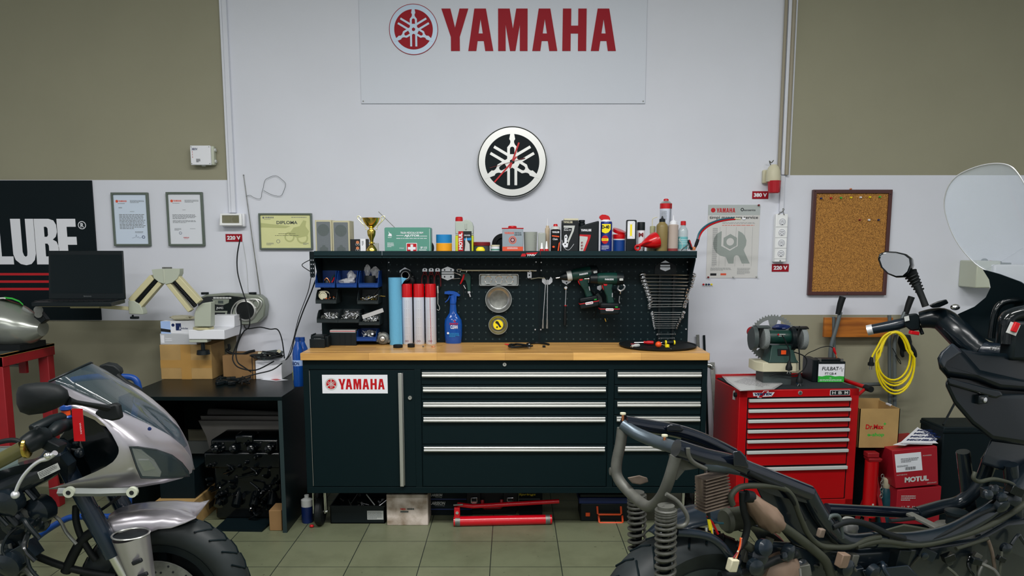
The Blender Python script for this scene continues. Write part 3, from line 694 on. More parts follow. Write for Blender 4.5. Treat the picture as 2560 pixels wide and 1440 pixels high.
def caster(u,yc,zz=.0,side=0):
 c=P(u,1290,yc);x=c.x;r=.074;top=zc0
 k=MB('black_rubber').lathe((x-.018,yc,r),[(.05,0),(r-.008,0),(r,.008),(r,.028),(r-.008,.036),(.05,.036)],axis=(1,0,0),n=36).build('wheel',t)
 m=MB('light_grey').lathe((x-.016,yc,r),[(.02,-.002),(.05,0),(.05,.032),(.02,.034)],axis=(1,0,0),n=24)
 m.use('ink')
 for i in range(8):m.cyl((x+.016,yc+.036*cos(i*pi/4),r+.036*sin(i*pi/4)),(x+.0175,yc+.036*cos(i*pi/4),r+.036*sin(i*pi/4)),.009,n=12)
 m.build('hub',k)
 m=MB('chrome');m.box(x-.05,x+.05,yc-.05,yc+.05,top-.006,top);m.cyl((x,yc,top-.02),(x,yc,top-.006),.034,n=20)
 for s_ in(-1,1):m.tube([(x+s_*.022,yc,top-.016),(x+s_*.03,yc-.005,top-.03),(x+s_*.03,yc,r)],.006,n=8,sm=4);m.box(x+s_*.03-.003,x+s_*.03+.003,yc-.022,yc+.022,r-.005,top-.018)
 m.cyl((x-.036,yc,r),(x+.04,yc,r),.008,n=12);m.build('fork',k)
for u,y in((801,3.82),(801,4.06),(1720,3.82),(1720,4.06)):caster(u,y)
m=MB('steel');X=bx1;m.tube([(X,3.80,.862),(X+.035,3.80,.862),(X+.045,3.80,.85),(X+.045,3.9,.85),(X+.045,4.0,.85),(X+.035,4.0,.862),(X,4.0,.862)],.011,n=10,sm=4);m.build('side_handle',t)
# ================================================================= pegboard rack with shelf
t=T('pegboard_rack','black steel pegboard back panel with top shelf, standing behind the worktop','pegboard')
YP=4.10;zt_=P(1280,640,YP).z;sx=lambda u,Y=YP,v=750:P(u,v,Y).x
for a,b,mm in((802.5,958,'black_metal'),(967,1347,'peg_sheet'),(1352,1722,'peg_sheet')):
 MB(mm).box(sx(a),sx(b),YP,YP+.018,ZT,zt_).build('panel',t,bevel=.001)
MB('black_panel').box(sx(957),sx(968),YP-.006,YP+.02,ZT,zt_).build('post',t);MB('black_panel').box(sx(1346.5),sx(1352.5),YP-.003,YP+.02,ZT,zt_).build('post',t)
YS=3.93;zl0,zl1=P(1280,645,YS).z,P(1280,627.5,YS).z
mt('shelf_metal',(14,33,37),0.5,spec=.2)
for a,b in((785,954.5),(955.5,1350),(1351,1742.5)):
 m=MB('shelf_metal');xa,xb=sx(a,YS,636),sx(b,YS,636);m.box(xa,xb,YS,YS+.003,zl0,zl1);m.box(xa,xb,YS,YP+.01,zl0+.008,zl0+.012);m.build('shelf',t)
ZS=zl0+.012
for u in(785.6,1742):
 xx=sx(u,YS,636)+(0 if u<1000 else-.004)
 m=MB('black_panel');m.poly([(YS+.002,zl0),(YS+.002,zl0-.012),(YP,1.17),(YP,zl0)],o=(xx,0,0),ex=(0,1,0),ey=(0,0,1),t=.0025);m.build('bracket',t)
xa=P(775,660,3.99).x;xb=P(787,660,3.99).x;m=MB('black_panel');zz0,zz1=P(0,691,3.99).z,P(0,629,3.99).z
hs=[]
for i in range(5):
 zc_=zz1-.045-i*.022
 for xc_ in(xa+.007,xa+.018):hs.append([(xc_-.0022,zc_-.0035),(xc_+.0022,zc_-.0035),(xc_+.0022,zc_+.0035),(xc_-.0022,zc_+.0035)])
m.poly([(xa,zz0),(xb,zz0),(xb,zz1),(xa,zz1)],hs,o=(0,3.985,0),t=.002);m.build('perforated_upright',t)
y=YS-.0006;m=MB('red');a=rc(1302,634,1316,641,y);m.poly([(a[0],a[2]),(a[1]-.004,a[2]),(a[1],a[3]),(a[0]+.006,a[3])],o=(0,y,0));a=rc(1313,632,1345,636,y)
m.use('red');m.poly([(a[0],a[2]),(a[1]-.012,a[2]),(a[1],a[3]+.003),(a[0]+.006,a[3])],o=(0,y,0));m.use('white');a=rc(1315,635.5,1338,640.5,y);m.text('YMV',a[0],a[1],a[2],a[3],o=(0,y-.0004,0),bold=.04,shear=.5);m.build('lettering',t)
for u,v in((803.5,656),(803.5,824),(956,656),(962,824),(972,656),(972,676),(1340,655),(1340,676),(1338,824),(1353,656),(1353,676),(1352,824),(1719,655),(1719,674),(1715,823),(957,676)):
 p=P(u,v,YP-.003);MB('zinc').lathe(p,[(.0045,-.004),(.0045,.001),(.003,.003)],axis=(0,-1,0),n=10).build('screw',t)
# ================================================================= bins on the left section
CH=random.Random(4)
def bin_(u0,u1,vf0,vf1,vb,mat,label,group='open-front storage bins',yf=3.97):
 yb=YP-.004
 x0,x1=P(u0,vf1,yf).x,P(u1,vf1,yf).x;z0=P(0,vf1,yf).z;zl=P(0,vf0,yf).z;zt=P(0,vb,yb).z;w=.0025
 t=T('storage_bin',label,'bin',group)
 m=MB(mat);m.box(x0,x1,yf,yb,z0,z0+w);m.box(x0-.001,x1+.001,yf-.003,yf,z0,zl);m.box(x0,x1,yf-.006,yf,zl-.004,zl);m.box(x0,x1,yb-w,yb,z0,zt)
 sd=[(yf,z0),(yb,z0),(yb,zt),(yf+.045,zt),(yf+.02,(zt+zl)/2+.004),(yf,zl)]
 for xx in(x0,x1+w):m.poly(sd,o=(xx,0,0),ex=(0,1,0),ey=(0,0,1),t=w)
 m.box(x0-.002,x0+w+.001,yf+.045,yb,zt-.004,zt);m.box(x1-w,x1+.003,yf+.045,yb,zt-.004,zt);m.build('tub',t,bevel=.0008,seg=1)
 m=MB(mat);m.box(x0+(x1-x0)*.15,x0+(x1-x0)*.85,yf-.005,yf-.002,z0+.004,zl-.007);m.build('label_slot',t)
 finish(t);return(x0+.004,x1-.004,yf+.004,yb-.006,z0+w,zl,zt)
def pile(box,n,label,sizes=(.004,.012),mats=('zinc','steel','dull_steel'),name='bolt_pile',hgt=.8,seed=1):
 x0,x1,y0,y1,z0,zl,zt=box;rd=random.Random(seed);m=MB(mats[0])
 for i in range(n):
  m.use(rd.choice(mats));x=rd.uniform(x0+.01,x1-.01);yy=rd.uniform(y0+.008,y1-.01)
  zz=z0+.006+(zl+(zt-zl)*hgt*(yy-y0)/(y1-y0)*(1-abs(2*(x-x0)/(x1-x0)-1)*.4)-z0)*rd.uniform(.4,1)
  d=Vector((rd.uniform(-1,1),rd.uniform(-1,1),rd.uniform(-.5,.7))).normalized();L=rd.uniform(*sizes);k=rd.random()
  if k<.55:
   m.cyl((x,yy,zz),Vector((x,yy,zz))+d*L*2.2,.0022,n=6);m.cyl((x,yy,zz),Vector((x,yy,zz))-d*.004,.0048,n=6)
  elif k<.8:m.torus((x,yy,zz),d,.0055,.0017,n=12,m=5)
  else:m.cyl((x,yy,zz),Vector((x,yy,zz))+d*.006,.006,n=6)
 m.use('ink').box(x0,x1,y0,y1,z0,z0+.004)
 DONE
 return m.build(name,label=label,cat='bolts',kind='stuff')
def crumple(name,c,s,mat,label,cat,seed=1,amp=.3,n=16,m_=10,thing=True):
 rd=random.Random(seed);m=MB(mat);c=Vector(c);rings=[]
 ph=[rd.uniform(0,6)for _ in range(8)]
 for k in range(m_+1):
  tt=pi*k/m_;q=max(sin(tt),.05);ring=[]
  for i in range(n):
   a=2*pi*i/n;f=1+amp*(sin(3*a+ph[0]+2*tt)*.5+sin(5*a+ph[1]-3*tt)*.35+rd.uniform(-.35,.35))
   ring.append(c+Vector((s[0]*q*cos(a)*f,s[1]*q*sin(a)*f,s[2]*cos(tt)*(1+amp*.4*sin(4*a+ph[2])))))
  rings.append(ring)
 m.loft(rings);return m.build(name,label=label,cat=cat,sharp=25)if thing else m
BL,BK='blue','bin_black'
b=bin_(789,836.5,707.5,719,676,BL,'blue open bin holding a black plug, left end of the top row')
t=T('plug_connector','black plug with orange contacts and a red lead in the top left blue bin','connector')
c=Vector(((b[0]+b[1])/2,b[2]+.045,b[5]));m=MB('black_plastic');m.lathe(c+Vector((0,0,-.03)),[(.016,0),(.018,.03),(.012,.045),(.005,.05)],n=14);m.build('body',t)
m=MB('copper');m.tube([c+Vector((-.012,-.01,.012)),c+Vector((0,-.012,.024)),c+Vector((.012,-.01,.01)),c+Vector((.016,-.008,-.006))],.003,n=8,sm=4);m.build('contact',t)
m=MB('red');m.tube([c+Vector((.022,.01,.0)),c+Vector((.03,.012,.012)),c+Vector((.036,.01,.026))],.0035,n=8,sm=4);m.build('lead',t)
m=MB('green');m.tube([c+Vector((.012,.02,.0)),c+Vector((.02,.026,.025)),c+Vector((.036,.03,.04))],.0035,n=8,sm=4);m.build('lead',t)
b2=bin_(842,891,707.5,719,676,BL,'blue open bin with clear plastic bags, middle of the top row')
c=Vector(((b2[0]+b2[1])/2,b2[2]+.045,b2[5]+.008))
crumple('plastic_bag',c+Vector((-.004,0,-.002)),(.042,.03,.016),'film','crumpled clear plastic bag lying in the middle blue bin','bag',3,.3);crumple('plastic_bag',c+Vector((.01,.02,.026)),(.02,.02,.026),'film','clear plastic bag standing up at the back of the middle blue bin','bag',5,.4)
b3=bin_(897,944.5,707.5,719,676,BL,'blue open bin holding a black cup, right end of the top row')
c=Vector(((b3[0]+b3[1])/2,b3[2]+.05,b3[4]));MB('black_rubber').lathe(c,[(.030,0),(.031,.05),(.029,.058),(.026,.058),(.024,.02)],n=24).build('rubber_cup',label='dull black rubber cup in the top right blue bin',cat='cup')
crumple('plastic_bag',c+Vector((-.018,.03,.085)),(.016,.012,.03),'film','tall clear plastic bag on the left in the top right blue bin','bag',7,.4);crumple('plastic_bag',c+Vector((.024,.03,.075)),(.022,.014,.028),'film','wide clear plastic bag on the right in the top right blue bin','bag',9,.45)
b4=bin_(790,840,749,759,722,BK,'black open bin holding a tan metal flange, left of the second row')
c=P(810,738,3.995);t=T('flange_ring','tan oval metal flange with a round hole in the left black bin','flange')
m=MB('cream');m.poly(rrect(c.x-.031,c.x+.028,c.z-.022,c.z+.024,.02,5),[circ(c.x-.005,c.z-.003,.0165,24),circ(c.x+.02,c.z+.015,.004,12)],o=(0,c.y,0),t=.010);m.build('plate',t,bevel=.001)
m=MB('cream');m.lathe((c.x-.005,c.y+.002,c.z-.003),[(.017,0),(.0215,0),(.0215,.006),(.017,.006),(.017,0)],axis=(0,-1,0),n=24);m.build('collar',t)
pile((b4[0]+.02,)+b4[1:],14,'loose copper and black small parts in the left black bin',mats=('copper','ink','dull_steel'),seed=8,hgt=.4)
b5=bin_(894,944.5,751,760,723,BK,'black open bin of brass fittings, right of the second row');pile(b5,26,'brass fittings and bolts in the second row right bin',sizes=(.008,.02),mats=('zinc','gold','steel','dull_steel'),seed=2)
b6=bin_(793,844,797,807,772,BK,'black open bin of nuts and washers, left of the third row');pile(b6,60,'heap of washers and bolts in the third row left bin',seed=3)
b7=bin_(845.5,896.5,797,807,772,BK,'black open bin heaped with bolts, middle of the third row');pile(b7,70,'tall heap of bolts in the third row middle bin',seed=4,hgt=1.1)
b8=bin_(898,948,804,813,780,BK,'black open bin of bolts with a clear sleeve, right of the third row');pile(b8,60,'heap of bolts in the third row right bin',seed=5)
m=MB('film');p0,p1=P(906,793,3.99),P(958,775,3.99);m.bar(p0,p1,.022,.003,up=(0,-1,.3));m.build('plastic_sleeve',label='clear plastic sleeve lying slanted across the third row right bin',cat='sleeve')
b9=bin_(892,939.5,842,853,820,BL,'blue open bin of round fittings low beside the black tub',yf=3.98);pile(b9,24,'grey fittings and caps in the low blue bin',mats=('dull_steel','light_grey','zinc'),seed=6)
crumple('plastic_bag',((b9[0]+b9[1])/2+.01,b9[2]+.07,b9[5]+.014),(.026,.02,.014),'film','small clear bag in the low blue bin','bag',11,.35)
def on(u,v,z=None):
 return G(u,v,ZT if z is None else z)
t=T('parts_tub','ribbed black plastic tub standing on the worktop left of the low blue bin','tub')
p=on(856,864);x0,x1=P(822,864,p.y).x,P(891,864,p.y).x;zt=P(0,832,p.y).z;m=MB('black_plastic');m.box(x0+.012,x1,p.y,p.y+.09,ZT,zt);m.loft([[(x0,p.y+.01,ZT+.035),(x0+.014,p.y,ZT+.004),(x0+.014,p.y+.09,ZT+.004),(x0,p.y+.085,ZT+.035)],[(x0+.004,p.y+.01,zt-.004),(x0+.02,p.y,zt),(x0+.02,p.y+.09,zt),(x0+.004,p.y+.085,zt-.004)]]);m.build('body',t,bevel=.002)
each('rib',t,'black_plastic',(.38,.58,.8),lambda m,f:m.box(x0+(x1-x0)*f,x0+(x1-x0)*f+.003,p.y-.002,p.y,ZT+.006,zt-.006))
m=MB('light_grey');a=rc(828,824,891,831,p.y+.05);m.box(a[0],a[1],p.y+.02,p.y+.085,zt,a[3]);m.use('red').box(a[0],a[1],p.y+.019,p.y+.086,(zt+a[3])/2-.001,(zt+a[3])/2+.002);m.build('flat_carton',label='flat white and red carton lying on the black tub',cat='carton')
t=T('battery_charger','chunky black cordless battery charger at the left end of the worktop','charger')
p=on(795,870);x0,x1=P(774,868,p.y).x,P(812,868,p.y).x;zt=P(0,840,p.y).z
m=MB('black_plastic');m.box(x0,x1,p.y,p.y+.1,ZT,ZT+(zt-ZT)*.75);m.box(x0+.004,x1-.006,p.y+.01,p.y+.09,ZT+.03,zt);m.box(x0+.005,x0+.014,p.y+.012,p.y+.09,zt,zt+.006);m.box(x1-.02,x1+.012,p.y+.03,p.y+.09,ZT,zt-.006);m.build('body',t,bevel=.004)
m=MB('light_grey');a=rc(784,847,801,849.5,p.y-.001);m.text('PARKSIDE',a[0],a[1],a[2],a[3],o=(0,p.y+.0094,0),bold=.02);m.build('lettering',t)
t=T('alternator_part','round cast aluminium starter part standing on the worktop beside the blue roll','engine part')
p=on(958,862);r=.034;c=Vector((p.x,p.y-.0,ZT+r));m=MB('dull_steel');m.lathe(c+Vector((0,.02,0)),[(r,0),(r,.018),(r*.85,.026),(r*.5,.03),(r*.5,.022),(r*.3,.022)],axis=(0,-1,0),n=28);m.build('casing',t)
MB('alu').lathe(c,[(r*.38,0),(r*.38,.02),(r*.2,.022),(r*.2,.04),(.004,.04)],axis=(0,-1,0),n=20).build('shaft',t)
for a in(200,335,120):q=c+Vector((cos(radians(a))*r*.98,.004,sin(radians(a))*r*.9));m=MB('dull_steel').lathe(q,[(.008,-.008),(.008,.008),(.004,.008)],axis=(0,-1,0),n=14);m.build('mounting_lug',t)
# ================================================================= worktop: roll, cans, sprayer
mt('roll_blue',(82,144,176),0.75,bump=.15,bs=120)
t=T('paper_roll','tall light blue paper roll standing on the worktop left of the red-capped cans','roll')
p=on(989,863);y=p.y+.036;r=16.3*DX(y);zt=P(0,694,y).z;m=MB('roll_blue');c=Vector((P(989,780,y).x,y,ZT));
m.lathe(c,[(.012,0),(r,0),(r,zt-ZT),(.014,zt-ZT),(.014,zt-ZT-.02)],n=36);m.poly([(0,0),(.006,0),(.0,zt-ZT)],o=c+Vector((r*.8,-r*.55,0)),ex=(1,0,0),ey=(0,0,1),t=.001);m.build('roll',t)
m=MB('roll_blue');a=[P(1003,693,y-.01),P(1017,696,y-.01),P(1010,703,y-.01),P(1004,712,y-.01)];m.add(a+[v+Vector((0,.002,0))for v in a],[(0,1,2,3),(4,5,6,7),(0,1,5,4),(1,2,6,5),(2,3,7,6),(3,0,4,7)]);m.build('loose_flap',t)
mt('can_white',(178,184,196),0.35,0.2)
def spraycan(u0,u1,vt,vb,vcap,label,capm='red_gloss',bodym='can_white',zbase=None,ybase=None,group=None,straw=False,marks=True,domed=False):
 zb=ZT if zbase is None else zbase
 y=(on((u0+u1)/2,vb).y+.02)if ybase is None else ybase;r=(u1-u0)/2*DX(y);x=P((u0+u1)/2,(vt+vb)/2,y).x;z1=P(0,vt,y).z;zc=P(0,vcap,y).z
 t=T('spray_can',label,'spray can',group);c=Vector((x,y,zb));h=z1-zb;hc=zc-zb
 MB(bodym).lathe(c,[(r*.9,0),(r*.97,.003),(r*.97,hc)],n=28).build('can',t)
 if domed:MB(capm).lathe(c,[(r*.6,hc),(r*.45,hc+(h-hc)*.4),(r*.4,h-.003),(r*.3,h)],n=20).build('nozzle',t)
 else:MB(capm).lathe(c,[(r*.9,hc-.001),(r*.985,hc),(r*.97,h*.995-.004),(r*.93,h-.001),(r*.5,h)],n=28).build('cap',t)
 if marks:
  m=MB('ink_grey');rr=r*.975
  for i in range(26):
   if i%6==5:continue
   zz=zb+hc*(.92-.031*i);
   for a0,a1 in((-2.0,-1.15),):
    pa=[c+Vector((rr*cos(a),rr*sin(a),zz-zb))for a in(a0,(a0+a1)/2,a1)]
    q=.0011 if i%6==0 else.0006
    m.add([v+Vector((0,0,-q))for v in pa]+[v+Vector((0,0,q))for v in pa],[(0,1,4,3),(1,2,5,4)])
  m.use('dark_red')
  for a in(-1.78,-1.45):
   zz=hc*.075;s_=.006;e=Vector((-sin(a),cos(a),0));q=c+Vector((rr*cos(a),rr*sin(a),zz))*1.0;q.z=zb+zz
   m.poly([(0,s_),(s_,0),(0,-s_),(-s_,0)],[[(0,s_*.7),(s_*.7,0),(0,-s_*.7),(-s_*.7,0)]],o=q+Vector((cos(a),sin(a),0))*.0008,ex=e,ey=(0,0,1))
  m.build('label_print',t)
 if straw:
  m=MB('red');m.tube([c+Vector((r*.1,-r,hc*.02)),c+Vector((r*.1-.003,-r*1.02,hc*1.08))],.0011,n=6);m.build('straw',t)
 finish(t);return t
g_='tall white cans with red caps on the worktop'
spraycan(1005,1032,709,861,742.5,'tall white spray can with red cap beside the blue paper roll',group=g_)
spraycan(1034,1061.5,709,861,742.5,'middle one of three tall white spray cans with red caps',group=g_)
spraycan(1063,1091,709,861,742.5,'rightmost tall white can with red cap, with a thin red straw taped on',group=g_,straw=True)
t=T('spray_bottle','translucent blue trigger spray bottle on the worktop beside the cans','spray bottle')
mt('blue_clear',(14,66,142),0.15,alpha=.86,coat=.3);mt('blue_trigger',(12,62,138),0.3)
p=on(1134,859);y=p.y+.02;D=DX(y);c=Vector((P(1133,800,y).x,y,ZT));hz=lambda v:P(0,v,y).z-ZT
pr=[(19,859),(20,856),(22,838),(22.5,812),(21,800),(15,790),(9.5,782),(8.5,770),(7.5,758),(7,752)]
MB('blue_clear').lathe(c,[(a*D,max(hz(v),0))for a,v in pr],n=28,sy=.6).build('bottle',t)
m=MB('blue_trigger');m.lathe(c,[(8.2*D,hz(760)),(8.2*D,hz(750)),(7*D,hz(746)),(7*D,hz(738))],n=20,sy=.8)
m.poly([(P(u,v,y).x-c.x,P(u,v,y).z-ZT)for u,v in((1112,729),(1122,727),(1135,728),(1143,731),(1151,738),(1148,741),(1142,740),(1141,756),(1126,756),(1128,744),(1122,736),(1111,735))],o=c+Vector((0,-.008,0)),t=.016);m.build('spray_head',t,bevel=.002)
m=MB('blue_trigger');m.tube([P(1125,738,y),P(1121,748,y),P(1113,756,y)],[.004,.0035,.0025],n=8,sm=4);m.build('trigger',t)
ff=lambda r_:(0,c.y-r_,0);yl=c.y-22.5*D*.6-.001
m=MB('white');a=rc(1126,813,1144,822,yl);m.text('CLEAN',*a,o=(0,yl,0),bold=.03);m.use('red');a=rc(1124,807,1145,812,yl);m.text('SANO',*a,o=(0,yl,0),bold=.03);m.poly(circ(P(1136,804,yl).x,P(0,804,yl).z,.006,12),o=(0,yl+.003,0))
m.use('tape_blue');a=rc(1123,832,1149,843,yl);m.lines(a[0],a[1],a[2],a[3],4,o=(0,yl,0),seed=3,th=.6);m.use('white').poly(circ(P(1120,833,yl).x,P(0,833,yl).z,.006,12),o=(0,yl+.002,0));m.build('label_print',t)
MB('black_rubber').lathe(on(995,869),[(.024,0),(.025,.002),(.025,.014),(.022,.016),(.012,.016)],n=20).build('rubber_puck',label='flat black round cap on the worktop in front of the blue roll',cat='lid')
MB('black_rubber').lathe(on(1028,868),[(.018,0),(.019,.002),(.019,.018),(.016,.019)],n=20).build('aerosol_cap',label='taller black cap on the worktop in front of the first spray can',cat='lid')
MB('dull_steel').lathe(on(1058,868),[(.004,0),(.005,.002),(.004,.008)],n=8).build('small_nut',label='tiny dark nut on the worktop before the middle can',cat='nut')
m=MB('copper');b=on(1083,868);m.tube([b+Vector((x,y,z))for x,y,z in((-.006,0,.002),(.004,.004,.004),(.01,-.004,.003),(.002,-.006,.006),(-.008,-.002,.003))],.0016,n=6,sm=3,closed=True);m.build('copper_clip',label='bent copper clip on the worktop before the right can',cat='clip')
# cable heap and odd leads on the worktop
def cable(name,pts,r,mat,label,cat='cable',sm=5,n=8,group=None,parent=None):
 m=MB(mat);m.tube(pts,r,n=n,sm=sm);return m.build(name,parent,label,cat,group)
rd=random.Random(12);pts=[]
for i in range(16):pts.append(on(1300+32*cos(i*2.1)+rd.uniform(-8,8),864+4*sin(i*2.1)+rd.uniform(-1,1),ZT+.006+.004*(i%4)))
cable('coiled_lead',pts,.0042,'black_rubber','tangle of thin black lead on the middle of the worktop',n=7)
cable('test_lead',[on(u,v,ZT+.006)for u,v in((1318,860),(1340,857),(1362,859),(1372,861))],.006,'black_rubber','short thick black lead right of the cable tangle on the worktop')
MB('red').lathe(on(1275,862,ZT+.006),[(.004,0),(.0045,.012),(.002,.03)],axis=(-1,.2,.1),n=10).build('crocodile_clip',label='small red clip at the left of the cable tangle',cat='clip')
MB('zinc').lathe(on(1323,869,ZT),[(.0045,0),(.0045,.018),(.003,.02)],n=12).build('small_bolt',label='small upright bolt before the cable tangle',cat='bolt')
MB('black_rubber').obox(on(1360,866,ZT+.006),(.016,.014,.011)).build('plug_end',label='small square black plug end on the worktop',cat='plug',bevel=.002)
# round tray with tools
p=on(1644,866);t=T('round_tray','large flat round black tray at the right end of the worktop','tray')
MB('black_rubber').lathe((p.x,p.y,ZT),[(.19,0),(.202,.006),(.204,.012),(.198,.012),(.193,.007),(.02,.006)],n=56).build('dish',t);zt=ZT+.012
def screwdriver(u,v,ang,hm,L,label,r=.012,hl=.07,name='screwdriver'):
 t=T(name,label,'screwdriver');b=on(u,v,zt)+Vector((0,0,r*.9));d=Vector((cos(radians(ang)),sin(radians(ang)),0))
 MB(hm).lathe(b,[(r*.7,0),(r,.006),(r,hl*.6),(r*.65,hl*.8),(r*.8,hl)],axis=d,n=14).build('handle',t);MB('chrome').cyl(b+d*hl,b+d*(hl+L)+Vector((0,0,-.003)),.0028,n=8).build('shaft',t)
 return t
screwdriver(1634,861,165,'red',.05,'screwdriver with a bright red handle, left of the orange ball on the round tray',r=.010,hl=.052)
t=screwdriver(1688,861,180,'black_plastic',.03,'screwdriver with black and yellow handle at the right on the round tray',r=.011)
m=MB('yellow');
for o_ in(0,.045):b=on(1688,861,zt)+Vector((-o_,0,.010));m.lathe(b,[(.0095,0),(.0122,.002),(.0122,.008),(.0095,.010)],axis=(-1,0,0),n=14)
m.build('handle_band',t)
screwdriver(1598,867,215,'light_grey',.01,'scraper with pale grey handle at the left of the round tray',r=.009,hl=.05,name='scraper')
t=T('screwdriver','stubby screwdriver with orange round handle in the middle of the round tray','screwdriver');b=on(1646,869,zt)+Vector((0,0,.016));MB('orange').ball(b,(.0165,.0165,.016),16,10).build('handle',t);MB('chrome').cyl(b+Vector((.012,.012,0)),b+Vector((.045,.03,-.01)),.003,n=8).build('shaft',t)
MB('yellow').lathe(on(1668,868,zt),[(.011,0),(.012,.004),(.011,.014),(.004,.016)],n=14).build('yellow_stopper',label='small round yellow stopper beside the orange handle on the tray',cat='stopper')
MB('chrome').cyl(on(1668,866,zt+.004),on(1678,872,zt+.004),.0018,n=6).build('drill_bit',label='thin steel bit lying by the yellow cap on the tray',cat='bit')
cable('pencil',[on(1577,860,zt+.005),on(1592,861,zt+.005)],.004,'dark_red','short dark red pencil at the left back of the round tray',cat='pencil')
# ================================================================= things on the shelf
YI=4.0
def sh(u,v=600,Y=YI):return P(u,v,Y).x
def zv(v,Y=YI):return P(1280,v,Y).z
def bottle(label,u,prof,mat,y=YI,n=24,sy=1.0,name='bottle',cat='bottle',group=None):
 """profile as (half width px, v) from foot to top"""
 t=T(name,label,cat,group);D=DX(y);c=Vector((sh(u,600,y),y,ZS))
 MB(mat).lathe(c,[(a*D,max(zv(v,y)-ZS,0))for a,v in prof],n=n,sy=sy).build('body',t)
 return t,c,D
mt('speaker_beige',(160,156,130),0.6);mt('mesh_grey',(92,98,102),0.7,bump=.3,bs=500);mt('mesh_dark',(76,84,84),0.7,bump=.3,bs=500)
for k,(u0,u1,v0)in enumerate(((788.5,830,550),(831,874.5,551.5))):
 t=T('speaker',('beige' if k else 'beige')+' box loudspeaker with grey grille, '+('right' if k else 'left')+' of the pair on the shelf','speaker','pair of beige speakers')
 y=3.96;x0,x1,z1=sh(u0,600,y),sh(u1,600,y),zv(v0,y)
 MB('speaker_beige').box(x0,x1,y,y+.11,ZS,z1).build('cabinet',t,bevel=.002)
 MB('mesh_grey').poly(rrect(x0+.008,x1-.008,ZS+.02,z1-.009,.003,2),o=(0,y-.002,0),t=.004).build('grille',t)
 m=MB('mesh_dark');xc=(x0+x1)/2;m.poly(circ(xc,z1-.052,.031,28),o=(0,y-.0026,0));m.poly([(xc-.022,ZS+.024),(xc+.022,ZS+.024),(xc+.022,ZS+.04),(xc+.008,ZS+.047),(xc+.006,ZS+.055),(xc-.006,ZS+.055),(xc-.008,ZS+.047),(xc-.022,ZS+.04)],o=(0,y-.0026,0));m.build('driver',t)
t=T('small_carton','small black and white product box on the shelf between speakers and trophy','box')
y=3.97;x0,x1,z1=sh(876,620,y),sh(916,620,y),zv(598,y);m=MB('ink');xm=sh(901,620,y);m.box(x0,xm,y,y+.08,ZS,z1);m.use('white').box(xm,x1-.004,y,y+.08,ZS,zv(597,y));m.use('ink').box(x1-.004,x1,y+.01,y+.08,ZS,z1);m.build('carton',t)
m=MB('copper');q=(0,y-.0006,0)
for v in(608,622.5):
 m.use('copper').poly(circ(sh(894,v,y),zv(v-2,y),.0085,16),o=q);m.use('chrome').poly(circ(sh(891,v,y),zv(v+3,y),.0055,14),o=(0,y-.001,0));m.use('light_grey').poly(circ(sh(897,v,y),zv(v+3,y),.0055,14),o=(0,y-.001,0));m.use('ink').poly(circ(sh(891,v,y),zv(v+3,y),.004,14),o=(0,y-.0014,0));m.poly(circ(sh(897,v,y),zv(v+3,y),.004,14),o=(0,y-.0014,0))
m.use('ink').lines(xm+.008,xm+.018,zv(614,y),zv(602,y),4,o=q,seed=4,fill=.99);m.build('print',t)
# trophy
t=T('trophy_cup','gold trophy cup with two pale handles standing on the shelf','trophy')
y=3.98;D=DX(y);c=Vector((sh(928.5,580,y),y,ZS));hz=lambda v:zv(v,y)-ZS
MB('gold').lathe(c,[(12*D,0),(13*D,hz(624)),(9*D,hz(617)),(5*D,hz(612)),(4*D,hz(609.5)),(7.5*D,hz(609)),(7.5*D,hz(607)),(4*D,hz(605)),(5*D,hz(598)),(9.5*D,hz(588)),(10.5*D,hz(579)),(9.5*D,hz(575)),(6*D,hz(573)),(5.5*D,hz(571))],n=32).build('stem',t)
MB('gold').lathe(c,[(4*D,hz(571)),(7*D,hz(569)),(14*D,hz(562)),(19.5*D,hz(553)),(22*D,hz(545)),(23*D,hz(544.5)),(21.5*D,hz(546)),(18*D,hz(554)),(8*D,hz(566))],n=36).build('bowl',t)
mt('pale_gold',(225,205,170),0.3,0.6)
for s_ in(-1,1):
 m=MB('pale_gold');m.tube([c+Vector((s_*a*D,0,hz(v)))for a,v in((13,573),(15,566),(21,559),(27,553),(33,546),(33,541),(28,541),(25,545),(26,551),(23,557),(17,563))],.0028,n=8,sm=4);m.ball(c+Vector((s_*13*D,0,hz(573))),.0042,8,6);m.build('handle',t)
MB('light_grey').box(sh(935,600,4.03),sh(946,600,4.03),4.03,4.04,ZS,zv(608,4.03)).build('white_card',label='small pale card standing on the shelf behind the trophy',cat='card')
MB('dull_steel').cyl(P(946,529,4.05),P(987,569,4.05),.0018,n=8).build('radio_aerial',label='thin metal rod sticking up behind the trophy and first-aid case',cat='rod')
MB('black_plastic').box(sh(966,600,4.06),sh(1000,600,4.06),4.03,4.08,ZS,zv(569,4.05)).build('small_radio',label='small black box hidden behind the first-aid case, with the rod in it',cat='box',bevel=.003)
